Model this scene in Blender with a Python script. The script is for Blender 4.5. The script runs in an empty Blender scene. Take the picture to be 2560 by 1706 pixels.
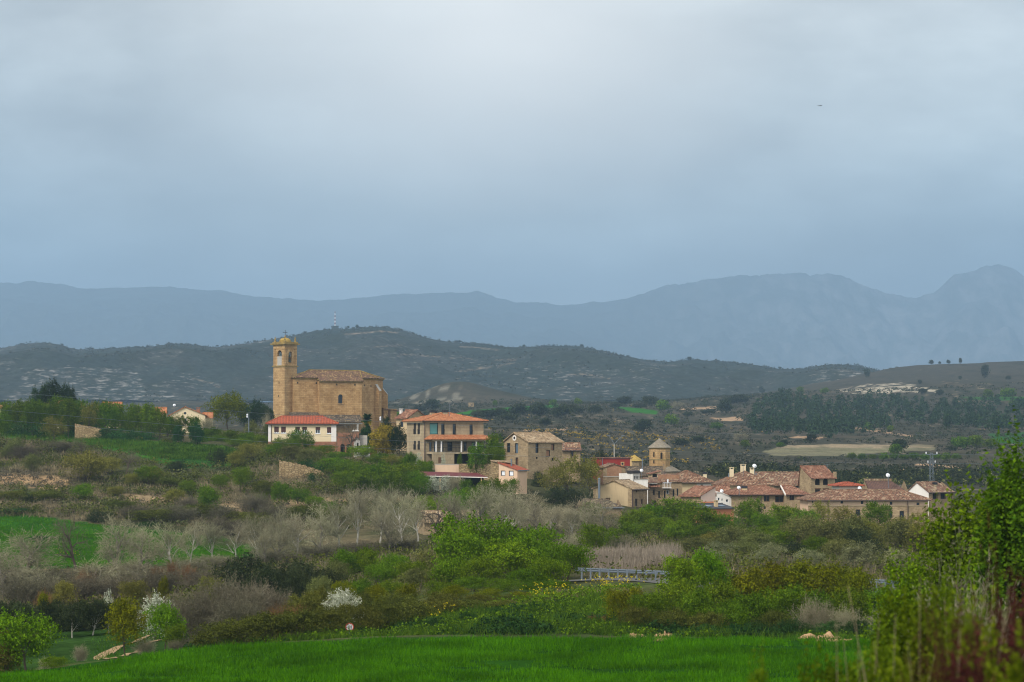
import bpy, math, random
import numpy as np
from mathutils import Vector, Matrix

rnd = random.Random(7)
NP = np.random.default_rng(7)
S = bpy.context.scene
COL = S.collection
PI = math.pi

# ------------------------------------------------------------------ camera
FPX = 7111.0                 # focal length in pixels of a 2560 px wide frame (100 mm lens)
HOR = 1090.0                 # image row of the horizon
CAMZ = 18.0
PITCH = math.atan((HOR - 853.0) / FPX)
CP, SP = math.cos(PITCH), math.sin(PITCH)
cam_d = bpy.data.cameras.new('camera')
cam_d.lens = 100.0
cam_d.sensor_width = 36.0
cam_d.clip_start = 0.5
cam_d.clip_end = 40000.0
cam_d.dof.use_dof = True
cam_d.dof.focus_distance = 480.0
cam_d.dof.aperture_fstop = 2.2
cam = bpy.data.objects.new('camera', cam_d)
COL.objects.link(cam)
cam.location = (0, 0, CAMZ)
cam.rotation_euler = (PI / 2 + PITCH, 0, 0)
S.camera = cam


def P(px, py, D):
    """world point seen at photo pixel (px, py) at the distance D in front of the camera"""
    xc = (px - 1280.0) / FPX
    yc = (853.0 - py) / FPX
    dy = CP - yc * SP
    dz = SP + yc * CP
    t = D / dy
    return Vector((xc * t, D, CAMZ + dz * t))


def zat(py, D):
    return P(1280, py, D).z


def project(x, y, z):
    """arrays of world points -> photo pixels"""
    zz = z - CAMZ
    dep = y * CP + zz * SP
    up = -y * SP + zz * CP
    return 1280.0 + FPX * x / dep, 853.0 - FPX * up / dep


# ------------------------------------------------------------------ noise
def _hash(ix, iy, seed):
    h = (ix.astype(np.int64) * 374761393 + iy.astype(np.int64) * 668265263 + seed * 982451653) & 0xffffffff
    h = ((h ^ (h >> 13)) * 1274126177) & 0xffffffff
    h = h ^ (h >> 16)
    return (h & 0xffff) / 65535.0


def vnoise(x, y, seed=0):
    ix = np.floor(x); iy = np.floor(y)
    fx = x - ix; fy = y - iy
    fx = fx * fx * (3 - 2 * fx); fy = fy * fy * (3 - 2 * fy)
    a = _hash(ix, iy, seed); b = _hash(ix + 1, iy, seed)
    c = _hash(ix, iy + 1, seed); d = _hash(ix + 1, iy + 1, seed)
    return (a + (b - a) * fx) * (1 - fy) + (c + (d - c) * fx) * fy


def fbm(x, y, octv=4, seed=0, gain=0.5):
    s = 0.0; a = 1.0; t = 0.0
    for k in range(octv):
        s = s + a * (vnoise(x * 2 ** k + 13.7 * k, y * 2 ** k - 7.1 * k, seed + k) - 0.5)
        t += a; a *= gain
    return s / t * 2.0


def ridged(x, y, octv=5, seed=0):
    s = 0.0; a = 1.0; t = 0.0
    for k in range(octv):
        s = s + a * (1 - np.abs(2 * vnoise(x * 2 ** k + 5.3 * k, y * 2 ** k, seed + k) - 1))
        t += a; a *= 0.5
    return s / t


# ------------------------------------------------------------------ materials
def new_mat(name):
    m = bpy.data.materials.new(name)
    m.use_nodes = True
    nt = m.node_tree
    for n in list(nt.nodes):
        nt.nodes.remove(n)
    out = nt.nodes.new('ShaderNodeOutputMaterial')
    return m, nt, out


def nd(nt, typ, **kw):
    n = nt.nodes.new(typ)
    for k, v in kw.items():
        if k == 'ins':
            for kk, vv in v.items():
                n.inputs[kk].default_value = vv
        else:
            setattr(n, k, v)
    return n


def c4(c):
    return (c[0], c[1], c[2], 1.0)


def mixc(nt, fac, a, b, mode='MIX'):
    m = nt.nodes.new('ShaderNodeMix')
    m.data_type = 'RGBA'; m.blend_type = mode
    for idx, v in ((0, fac), (6, a), (7, b)):
        if hasattr(v, 'links') or isinstance(v, bpy.types.NodeSocket):
            nt.links.new(v, m.inputs[idx])
        elif idx == 0:
            m.inputs[0].default_value = v
        else:
            m.inputs[idx].default_value = c4(v)
    return m.outputs[2]


def ramp(nt, sock, stops):
    r = nt.nodes.new('ShaderNodeValToRGB')
    el = r.color_ramp.elements
    while len(el) < len(stops):
        el.new(0.5)
    for e, (p, c) in zip(el, stops):
        e.position = p
        e.color = c4(c) if hasattr(c, '__len__') else (c, c, c, 1)
    nt.links.new(sock, r.inputs[0])
    return r.outputs[0]


def noise(nt, vec, scale, detail=4, rough=0.55):
    n = nd(nt, 'ShaderNodeTexNoise')
    n.inputs['Scale'].default_value = scale
    n.inputs['Detail'].default_value = detail
    n.inputs['Roughness'].default_value = rough
    if vec is not None:
        nt.links.new(vec, n.inputs['Vector'])
    return n.outputs['Fac']


def mapping(nt, vec, scale):
    mp = nd(nt, 'ShaderNodeMapping')
    mp.inputs['Scale'].default_value = scale
    nt.links.new(vec, mp.inputs['Vector'])
    return mp.outputs[0]


def principled(nt, out, col, rough=0.9, spec=0.2, bump=None, bstr=0.3, bdist=0.05):
    b = nd(nt, 'ShaderNodeBsdfPrincipled')
    if isinstance(col, bpy.types.NodeSocket):
        nt.links.new(col, b.inputs['Base Color'])
    else:
        b.inputs['Base Color'].default_value = c4(col)
    b.inputs['Roughness'].default_value = rough
    b.inputs['Specular IOR Level'].default_value = spec
    if bump is not None:
        bn = nd(nt, 'ShaderNodeBump')
        bn.inputs['Strength'].default_value = bstr
        bn.inputs['Distance'].default_value = bdist
        nt.links.new(bump, bn.inputs['Height'])
        nt.links.new(bn.outputs[0], b.inputs['Normal'])
    nt.links.new(b.outputs[0], out.inputs['Surface'])
    return b


def m_plain(name, col, rough=0.8, metal=0.0, var=0.15, scale=3.0):
    m, nt, out = new_mat(name)
    tc = nd(nt, 'ShaderNodeTexCoord')
    f = noise(nt, tc.outputs['Object'], scale, 5)
    c = mixc(nt, f, [x * (1 - var) for x in col], [min(1, x * (1 + var)) for x in col])
    b = principled(nt, out, c, rough)
    b.inputs['Metallic'].default_value = metal
    return m


def m_leaf(name, ca, cb, trans=0.2, var=0.25, patch=(2.6, .72, 1.28)):
    m, nt, out = new_mat(name)
    g = nd(nt, 'ShaderNodeNewGeometry')
    oi = nd(nt, 'ShaderNodeObjectInfo')
    c = mixc(nt, g.outputs['Random Per Island'], ca, cb)
    tco = nd(nt, 'ShaderNodeTexCoord')
    pn = noise(nt, tco.outputs['Object'], patch[0], 3, .6)
    c = mixc(nt, 1.0, c, ramp(nt, pn, [(.32, patch[1]), (.68, patch[2])]), 'MULTIPLY')
    hv = nd(nt, 'ShaderNodeHueSaturation')
    mr = nd(nt, 'ShaderNodeMapRange')
    mr.inputs['To Min'].default_value = 1 - var; mr.inputs['To Max'].default_value = 1 + var
    nt.links.new(oi.outputs['Random'], mr.inputs['Value'])
    nt.links.new(mr.outputs[0], hv.inputs['Value'])
    m2 = nd(nt, 'ShaderNodeMath', operation='MULTIPLY'); m2.inputs[1].default_value = 7.31
    m3 = nd(nt, 'ShaderNodeMath', operation='FRACT')
    m4 = nd(nt, 'ShaderNodeMapRange')
    m4.inputs['To Min'].default_value = 0.485; m4.inputs['To Max'].default_value = 0.515
    nt.links.new(oi.outputs['Random'], m2.inputs[0]); nt.links.new(m2.outputs[0], m3.inputs[0])
    nt.links.new(m3.outputs[0], m4.inputs['Value']); nt.links.new(m4.outputs[0], hv.inputs['Hue'])
    nt.links.new(c, hv.inputs['Color'])
    d = nd(nt, 'ShaderNodeBsdfDiffuse'); t = nd(nt, 'ShaderNodeBsdfTranslucent')
    nt.links.new(hv.outputs[0], d.inputs[0]); nt.links.new(hv.outputs[0], t.inputs[0])
    mx = nd(nt, 'ShaderNodeMixShader'); mx.inputs[0].default_value = trans
    nt.links.new(d.outputs[0], mx.inputs[1]); nt.links.new(t.outputs[0], mx.inputs[2])
    nt.links.new(mx.outputs[0], out.inputs['Surface'])
    return m


def uvmap(nt):
    return nd(nt, 'ShaderNodeTexCoord').outputs['UV']


def m_ashlar(name, c1, c2, mortar, bw=0.75, bh=0.36, stain=(0.25, 0.16, 0.08), rustic=0.5):
    """coursed dressed stone in metre UVs, weathered in broad soft bands"""
    m, nt, out = new_mat(name)
    uv = uvmap(nt)
    br = nd(nt, 'ShaderNodeTexBrick')
    br.inputs['Color1'].default_value = c4(c1); br.inputs['Color2'].default_value = c4(c2)
    br.inputs['Mortar'].default_value = c4(mortar)
    br.inputs['Scale'].default_value = 1.0
    br.inputs['Brick Width'].default_value = bw; br.inputs['Row Height'].default_value = bh
    br.inputs['Mortar Size'].default_value = 0.035; br.inputs['Mortar Smooth'].default_value = 0.6
    nt.links.new(uv, br.inputs['Vector'])
    f = noise(nt, uv, 0.35, 6, 0.65)
    fb = ramp(nt, f, [(0.38, 0.0), (0.68, 1.0)])
    c = mixc(nt, fb, br.outputs['Color'], stain, 'MULTIPLY')
    c = mixc(nt, rustic, br.outputs['Color'], c)
    streak = noise(nt, mapping(nt, uv, (1.2, 0.12, 1)), 1.0, 5, 0.7)
    c = mixc(nt, ramp(nt, streak, [(0.45, 0.0), (0.75, 0.45)]), c, [x * 0.45 for x in c1])
    fine = noise(nt, uv, 3.0, 5, 0.7)
    c = mixc(nt, ramp(nt, fine, [(0.55, 0.0), (0.72, 0.55)]), c, [min(1, x * 1.35) for x in c2])
    principled(nt, out, c, 0.92, 0.15, fine, 0.4, 0.05)
    return m


def m_rubble(name, ca, cb, mortar, scale=2.4):
    m, nt, out = new_mat(name)
    uv = uvmap(nt)
    mp = mapping(nt, uv, (scale, scale * 1.7, 1))
    v = nd(nt, 'ShaderNodeTexVoronoi'); v.voronoi_dimensions = '2D'
    v.inputs['Scale'].default_value = 1.0
    nt.links.new(mp, v.inputs['Vector'])
    ve = nd(nt, 'ShaderNodeTexVoronoi'); ve.voronoi_dimensions = '2D'; ve.feature = 'DISTANCE_TO_EDGE'
    ve.inputs['Scale'].default_value = 1.0
    nt.links.new(mp, ve.inputs['Vector'])
    sep = nd(nt, 'ShaderNodeSeparateColor'); nt.links.new(v.outputs['Color'], sep.inputs[0])
    c = mixc(nt, sep.outputs[0], ca, cb)
    c = mixc(nt, ramp(nt, ve.outputs['Distance'], [(0.0, 1.0), (0.16, 0.0)]), c, mortar)
    big = noise(nt, uv, 0.5, 5, 0.65)
    c = mixc(nt, ramp(nt, big, [(0.42, 0.0), (0.7, 0.5)]), c, [x * 0.5 for x in ca])
    principled(nt, out, c, 0.95, 0.1, ve.outputs['Distance'], 0.6, 0.06)
    return m


def m_plaster(name, col, dirt=0.35, dcol=(0.12, 0.1, 0.08)):
    m, nt, out = new_mat(name)
    uv = uvmap(nt)
    n1 = noise(nt, uv, 0.6, 6, 0.65)
    c = mixc(nt, n1, [x * 0.88 for x in col], [min(1, x * 1.08) for x in col])
    st = noise(nt, mapping(nt, uv, (2.2, 0.25, 1)), 1.0, 6, 0.7)
    c = mixc(nt, ramp(nt, st, [(0.52, 0.0), (0.78, dirt)]), c, dcol)
    f = noise(nt, uv, 9.0, 4)
    principled(nt, out, c, 0.9, 0.15, f, 0.15, 0.02)
    return m


def m_tiles(name, c1, c2, c3, old=0.5, tw=0.30, th=0.42, gap=(0.05, 0.035, 0.025)):
    """barrel roof tiles: rows of single tiles, each with its own tint, lichen patches and channels"""
    m, nt, out = new_mat(name)
    uv = uvmap(nt)
    br = nd(nt, 'ShaderNodeTexBrick'); br.offset = 0.0
    br.inputs['Color1'].default_value = c4(c1); br.inputs['Color2'].default_value = c4(c2)
    br.inputs['Mortar'].default_value = c4(gap)
    br.inputs['Scale'].default_value = 1.0; br.inputs['Bias'].default_value = -0.1
    br.inputs['Brick Width'].default_value = tw; br.inputs['Row Height'].default_value = th
    br.inputs['Mortar Size'].default_value = 0.045; br.inputs['Mortar Smooth'].default_value = 0.8
    nt.links.new(uv, br.inputs['Vector'])
    wn = nd(nt, 'ShaderNodeTexVoronoi'); wn.voronoi_dimensions = '2D'; wn.inputs['Scale'].default_value = 1.0
    wn.inputs['Randomness'].default_value = 0.15
    nt.links.new(mapping(nt, uv, (1 / tw, 1 / th, 1)), wn.inputs['Vector'])
    sep = nd(nt, 'ShaderNodeSeparateColor'); nt.links.new(wn.outputs['Color'], sep.inputs[0])
    c = mixc(nt, ramp(nt, sep.outputs[1], [(0.62, 0.0), (0.8, old)]), br.outputs['Color'], c3)
    c = mixc(nt, ramp(nt, sep.outputs[2], [(0.75, 0.0), (0.9, old)]), c, gap)
    big = noise(nt, uv, 0.45, 6, 0.7)
    c = mixc(nt, ramp(nt, big, [(0.42, 0.0), (0.66, old)]), c, [x * 0.45 for x in c1])
    li = noise(nt, uv, 1.3, 5, 0.75)
    c = mixc(nt, ramp(nt, li, [(0.58, 0.0), (0.72, old * 0.9)]), c, c3)
    wv = nd(nt, 'ShaderNodeTexWave'); wv.wave_type = 'BANDS'; wv.bands_direction = 'X'
    wv.inputs['Scale'].default_value = 1.0 / tw / 3.18
    nt.links.new(uv, wv.inputs['Vector'])
    principled(nt, out, c, 0.85, 0.2, wv.outputs['Fac'], 0.8, 0.08)
    return m


def m_glass(name, col=(0.02, 0.025, 0.03), rough=0.12):
    m, nt, out = new_mat(name)
    tc = nd(nt, 'ShaderNodeTexCoord')
    f = noise(nt, tc.outputs['Object'], 0.7, 3)
    c = mixc(nt, f, [x * 0.6 for x in col], [x * 1.5 for x in col])
    principled(nt, out, c, rough, 0.5)
    return m


M = {}
M['church'] = m_ashlar('church ochre ashlar', (0.40, 0.235, 0.095), (0.53, 0.335, 0.15), (0.25, 0.15, 0.07), 1.1, 0.5)
M['tower'] = m_ashlar('tower ochre ashlar', (0.43, 0.27, 0.118), (0.58, 0.39, 0.19), (0.28, 0.175, 0.085), 1.0, 0.48)
M['lichen'] = m_ashlar('lichened cornice stone', (0.30, 0.22, 0.08), (0.44, 0.31, 0.09), (0.2, 0.14, 0.07), 0.5, 0.3)
M['dome'] = m_ashlar('yellow lichened dome stone', (0.42, 0.29, 0.07), (0.52, 0.36, 0.10), (0.25, 0.17, 0.06), 0.6, 0.4)
M['greyash'] = m_ashlar('pale buff stone cladding', (0.36, 0.275, 0.17), (0.44, 0.35, 0.225), (0.31, 0.24, 0.16), 1.1, 0.55, (0.6, 0.55, 0.5), 0.3)
M['rubble'] = m_rubble('buff rubble masonry', (0.27, 0.19, 0.105), (0.42, 0.31, 0.18), (0.33, 0.255, 0.16))
M['rubble2'] = m_rubble('brown rubble masonry', (0.22, 0.155, 0.09), (0.36, 0.26, 0.155), (0.28, 0.21, 0.13), 3.0)
M['drystone'] = m_rubble('ochre dry stone', (0.29, 0.20, 0.10), (0.50, 0.37, 0.20), (0.11, 0.08, 0.05), 1.7)
M['brick'] = m_ashlar('red brick', (0.33, 0.105, 0.055), (0.42, 0.155, 0.085), (0.3, 0.19, 0.13), 0.3, 0.1)
M['oldbrick'] = m_ashlar('old orange brick', (0.34, 0.15, 0.075), (0.43, 0.21, 0.11), (0.3, 0.2, 0.13), 0.3, 0.1)
M['cream'] = m_plaster('cream render', (0.70, 0.575, 0.37), 0.12)
M['white'] = m_plaster('white render', (0.72, 0.68, 0.62), 0.6)
M['whiteclean'] = m_plaster('clean white render', (0.75, 0.70, 0.64), 0.15)
M['beige'] = m_plaster('beige render', (0.53, 0.40, 0.235), 0.3)
M['peach'] = m_plaster('peach render', (0.66, 0.46, 0.31), 0.2)
M['pink'] = m_plaster('pale pink render', (0.66, 0.51, 0.42), 0.25)
M['redwall'] = m_plaster('dark red render', (0.27, 0.032, 0.025), 0.3)
M['orangewall'] = m_plaster('orange brown render', (0.42, 0.17, 0.085), 0.2)
M['tile_old'] = m_tiles('weathered brown barrel tile', (0.24, 0.115, 0.07), (0.36, 0.20, 0.13), (0.42, 0.34, 0.21), 0.75)
M['tile_church'] = m_tiles('lichened church tile', (0.19, 0.10, 0.065), (0.31, 0.165, 0.095), (0.40, 0.27, 0.11), 0.85)
M['tile_red'] = m_tiles('bright red tile', (0.42, 0.085, 0.042), (0.52, 0.13, 0.06), (0.36, 0.12, 0.06), 0.25)
M['tile_orange'] = m_tiles('fresh orange tile', (0.50, 0.165, 0.06), (0.62, 0.25, 0.11), (0.58, 0.30, 0.16), 0.35)
M['tile_mix'] = m_tiles('mottled red and buff tile', (0.24, 0.108, 0.062), (0.34, 0.185, 0.11), (0.43, 0.32, 0.205), 0.8)
M['tile_rose'] = m_tiles('reddish tile', (0.28, 0.11, 0.062), (0.37, 0.17, 0.10), (0.42, 0.26, 0.165), 0.65)
M['tile_pale'] = m_tiles('pale straw tile', (0.40, 0.26, 0.14), (0.55, 0.40, 0.235), (0.58, 0.46, 0.30), 0.6)
M['tile_dark'] = m_tiles('dark brown tile', (0.13, 0.07, 0.055), (0.19, 0.10, 0.075), (0.16, 0.09, 0.065), 0.3)
M['tile_black'] = m_tiles('dark grey lichen tile', (0.10, 0.075, 0.055), (0.19, 0.135, 0.09), (0.30, 0.23, 0.13), 0.8)
M['stone_roof'] = m_ashlar('grey stone slab roof', (0.27, 0.235, 0.18), (0.34, 0.30, 0.23), (0.18, 0.15, 0.11), 0.6, 0.3)
M['slate'] = m_plain('dark sheet roof', (0.05, 0.05, 0.055), 0.6)
M['redsheet'] = m_plain('dark red sheet roof', (0.13, 0.02, 0.022), 0.5)
M['glass'] = m_glass('dark window glass')
M['glass_sky'] = m_glass('pale window glass', (0.10, 0.15, 0.20), 0.1)
M['teal'] = m_plain('teal blind', (0.115, 0.30, 0.28), 0.5)
M['shutter'] = m_plain('brown roller shutter', (0.085, 0.04, 0.035), 0.7)
M['whiteframe'] = m_plain('white window paint', (0.75, 0.76, 0.78), 0.5)
M['darkframe'] = m_plain('dark window frame', (0.035, 0.03, 0.03), 0.5)
M['wood'] = m_plain('brown timber', (0.13, 0.07, 0.04), 0.8)
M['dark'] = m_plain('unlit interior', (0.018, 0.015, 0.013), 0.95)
M['iron'] = m_plain('dark iron', (0.045, 0.045, 0.05), 0.5, 0.6)
M['steel'] = m_plain('galvanised steel', (0.15, 0.178, 0.205), 0.6, 0.2)
M['bronze'] = m_plain('green bronze', (0.06, 0.075, 0.06), 0.5, 0.6)
M['concrete'] = m_plain('concrete', (0.40, 0.37, 0.32), 0.9, 0, 0.3)
M['trim'] = m_plain('yellow trim', (0.6, 0.40, 0.18), 0.8)
M['gutter'] = m_plain('brown gutter', (0.09, 0.06, 0.05), 0.5)
M['mastred'] = m_plain('red mast paint', (0.24, 0.07, 0.06), 0.6)
M['bark'] = m_plain('brown bark', (0.075, 0.056, 0.042), 0.95, 0, 0.5, 6)
M['palebark'] = m_plain('pale grey bark', (0.44, 0.41, 0.35), 0.95, 0, 0.4, 9)
M['greybark'] = m_plain('grey bark', (0.17, 0.15, 0.12), 0.95, 0, 0.4, 9)
M['signred'] = m_plain('red sign border', (0.5, 0.06, 0.035), 0.5)
M['signwhite'] = m_plain('white sign face', (0.62, 0.62, 0.60), 0.5)
M['signblack'] = m_plain('black lettering', (0.015, 0.015, 0.017), 0.6)
M['feather'] = m_plain('dark brown feathers', (0.03, 0.024, 0.02), 0.9)

M['l_bright'] = m_leaf('spring green leaves', (0.05, 0.108, 0.003), (0.13, 0.212, 0.006))
M['l_mid'] = m_leaf('mid green leaves', (0.046, 0.094, 0.004), (0.118, 0.18, 0.008))
M['l_yellow'] = m_leaf('yellow green leaves', (0.082, 0.1, 0.003), (0.168, 0.175, 0.005))
M['l_fore'] = m_leaf('new foreground leaves', (0.055, 0.085, 0.004), (0.115, 0.155, 0.006))
M['l_olive'] = m_leaf('olive leaves', (0.07, 0.082, 0.018), (0.165, 0.172, 0.055))
M['l_silver'] = m_leaf('silvery olive leaves', (0.105, 0.115, 0.045), (0.235, 0.245, 0.12))
M['l_dark'] = m_leaf('dark evergreen leaves', (0.014, 0.032, 0.011), (0.036, 0.062, 0.018))
M['l_oak'] = m_leaf('dull evergreen oak leaves', (0.022, 0.034, 0.014), (0.05, 0.062, 0.024))
M['l_ivy'] = m_leaf('ivy leaves', (0.016, 0.048, 0.012), (0.04, 0.092, 0.022))
M['l_bamboo'] = m_leaf('yellow bamboo leaves', (0.23, 0.18, 0.015), (0.36, 0.29, 0.03))
M['l_blossom'] = m_leaf('white blossom', (0.3, 0.34, 0.2), (0.6, 0.61, 0.5), 0.2, 0.08)
M['l_bud'] = m_leaf('pale twigs and buds', (0.185, 0.168, 0.1), (0.35, 0.325, 0.205), 0.15, 0.22)
M['l_budgreen'] = m_leaf('yellowish young leaves', (0.115, 0.115, 0.018), (0.215, 0.205, 0.04), 0.25)
M['l_brown'] = m_leaf('brown twigs', (0.074, 0.065, 0.04), (0.16, 0.142, 0.095), 0.1, 0.2)
M['l_rust'] = m_leaf('rusty twigs', (0.12, 0.06, 0.025), (0.20, 0.105, 0.045), 0.1, 0.2)
M['l_red'] = m_leaf('dark red twigs', (0.028, 0.012, 0.009), (0.068, 0.021, 0.015), 0.1, 0.2)
M['l_bramble'] = m_leaf('bramble leaves', (0.05, 0.06, 0.01), (0.118, 0.13, 0.022), 0.2, 0.15)
M['l_wheat'] = m_leaf('young wheat blades', (0.038, 0.112, 0.001), (0.088, 0.205, 0.002), 0.35, 0.05, patch=(.22, .62, 1.35))
M['l_bank'] = m_leaf('rank green grass', (0.028, 0.078, 0.006), (0.085, 0.155, 0.014), 0.3, 0.05, patch=(.22, .62, 1.35))
M['l_dry'] = m_leaf('dry grass', (0.13, 0.105, 0.055), (0.26, 0.21, 0.125), 0.2, 0.1, patch=(.22, .62, 1.35))
M['l_reed'] = m_leaf('purplish dead reeds', (0.165, 0.13, 0.098), (0.285, 0.235, 0.18), 0.15, 0.1, patch=(.22, .62, 1.35))
M['l_scrub'] = m_leaf('grey green scrub', (0.030, 0.036, 0.022), (0.062, 0.066, 0.036), 0.1, 0.1)
M['l_slope'] = m_leaf('dull slope herbs', (0.052, 0.066, 0.02), (0.125, 0.128, 0.05), 0.15, 0.1, patch=(.08, .62, 1.35))
M['l_gorse'] = m_leaf('orange gorse bloom', (0.28, 0.17, 0.02), (0.38, 0.25, 0.03), 0.1, 0.1)
M['l_flower'] = m_leaf('yellow mustard flowers', (0.55, 0.42, 0.01), (0.72, 0.58, 0.02), 0.2, 0.05)
M['l_pine'] = m_leaf('pine needles', (0.016, 0.032, 0.014), (0.036, 0.060, 0.024), 0.1, 0.2)
M['l_straw'] = m_leaf('straw stalks', (0.22, 0.17, 0.10), (0.36, 0.29, 0.18), 0.2, 0.1)


# ------------------------------------------------------------------ object helpers
def link(o, parent=None):
    COL.objects.link(o)
    if parent is not None:
        o.parent = parent
    return o


def tag(o, label=None, cat=None, group=None, kind=None):
    if label: o['label'] = label
    if cat: o['category'] = cat
    if group: o['group'] = group
    if kind: o['kind'] = kind
    return o


def empty(name, loc, rz=0.0, label=None, cat=None, group=None):
    o = bpy.data.objects.new(name, None)
    o.empty_display_size = 0.5
    o.location = loc
    o.rotation_euler = (0, 0, rz)
    link(o)
    return tag(o, label, cat, group, 'thing')


class MB:
    """collects faces (with metre UVs) and builds ONE mesh object"""
    def __init__(s):
        s.v = []; s.f = []; s.mi = []; s.cur = 0

    def poly(s, pts):
        b = len(s.v)
        s.v += [tuple(p) for p in pts]
        s.f.append(tuple(range(b, b + len(pts)))); s.mi.append(s.cur)

    def box(s, x0, x1, y0, y1, z0, z1, T=None):
        c = [Vector((x, y, z)) for z in (z0, z1) for y in (y0, y1) for x in (x0, x1)]
        if T is not None: c = [T @ q for q in c]
        for a in ((0, 1, 3, 2), (4, 6, 7, 5), (0, 4, 5, 1), (2, 3, 7, 6), (0, 2, 6, 4), (1, 5, 7, 3)):
            s.poly([c[i] for i in a][::-1])
        return s

    def slab(s, pts, t):
        """thick roof plane: polygon (counter clockwise from above) and its underside t lower"""
        pts = [Vector(p) for p in pts]
        low = [p - Vector((0, 0, t)) for p in pts]
        s.poly(pts); s.poly(low[::-1])
        n = len(pts)
        for i in range(n):
            j = (i + 1) % n
            s.poly([pts[j], pts[i], low[i], low[j]])
        return s

    def tube(s, pts, rad, sides=8, caps=True):
        pts = [Vector(p) for p in pts]
        if not hasattr(rad, '__len__'): rad = [rad] * len(pts)
        rings = []
        for i, p in enumerate(pts):
            d = (pts[min(i + 1, len(pts) - 1)] - pts[max(i - 1, 0)])
            d = d.normalized() if d.length > 1e-9 else Vector((0, 0, 1))
            a = d.cross(Vector((0, 0, 1))) if abs(d.z) < 0.95 else d.cross(Vector((1, 0, 0)))
            a.normalize(); b = d.cross(a)
            rings.append([p + (a * math.cos(2 * PI * k / sides) + b * math.sin(2 * PI * k / sides)) * rad[i] for k in range(sides)])
        for i in range(len(pts) - 1):
            for k in range(sides):
                l = (k + 1) % sides
                s.poly([rings[i][k], rings[i + 1][k], rings[i + 1][l], rings[i][l]])
        if caps:
            s.poly(rings[0]); s.poly(rings[-1][::-1])
        return s

    def lathe(s, prof, c=(0, 0, 0), sides=16):
        """profile of (radius, height)"""
        c = Vector(c)
        R = [[c + Vector((r * math.cos(2 * PI * k / sides), r * math.sin(2 * PI * k / sides), h)) for k in range(sides)] for r, h in prof]
        for i in range(len(prof) - 1):
            for k in range(sides):
                l = (k + 1) % sides
                s.poly([R[i][k], R[i][l], R[i + 1][l], R[i + 1][k]])
        return s

    def build(s, name, mats, parent=None, smooth=False):
        if not isinstance(mats, (list, tuple)): mats = [mats]
        me = bpy.data.meshes.new(name)
        me.from_pydata(s.v, [], s.f)
        for m in mats: me.materials.append(m)
        if len(mats) > 1:
            me.polygons.foreach_set('material_index', s.mi)
        uvl = me.uv_layers.new(name='UVMap')
        me.update()
        Z = Vector((0, 0, 1))
        uv = uvl.data
        for p in me.polygons:
            n = p.normal
            t = Z.cross(n)
            t = t.normalized() if t.length > 0.02 else Vector((1, 0, 0))
            b = n.cross(t)
            for li in p.loop_indices:
                q = me.vertices[me.loops[li].vertex_index].co
                uv[li].uv = (q.dot(t), q.dot(b))
        if smooth:
            me.polygons.foreach_set('use_smooth', [True] * len(me.polygons))
        o = bpy.data.objects.new(name, me)
        return link(o, parent)


def np_mesh(name, verts, quads, mat, tri=False):
    """mesh data from arrays: verts (N,3), faces (M,4) or (M,3)"""
    me = bpy.data.meshes.new(name)
    verts = np.ascontiguousarray(verts, dtype=np.float32)
    quads = np.ascontiguousarray(quads, dtype=np.int32)
    k = quads.shape[1]
    me.vertices.add(len(verts)); me.vertices.foreach_set('co', verts.ravel())
    me.loops.add(quads.size); me.loops.foreach_set('vertex_index', quads.ravel())
    me.polygons.add(len(quads))
    me.polygons.foreach_set('loop_start', np.arange(0, quads.size, k, dtype=np.int32))
    me.polygons.foreach_set('loop_total', np.full(len(quads), k, dtype=np.int32))
    me.materials.append(mat)
    me.update(calc_edges=True)
    return me


def quads_mesh(name, Q, mat):
    """Q: (N,4,3) separate quads"""
    n = len(Q)
    return np_mesh(name, Q.reshape(-1, 3), np.arange(n * 4).reshape(n, 4), mat)


def mobj(name, me, parent=None):
    return link(bpy.data.objects.new(name, me), parent)

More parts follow.
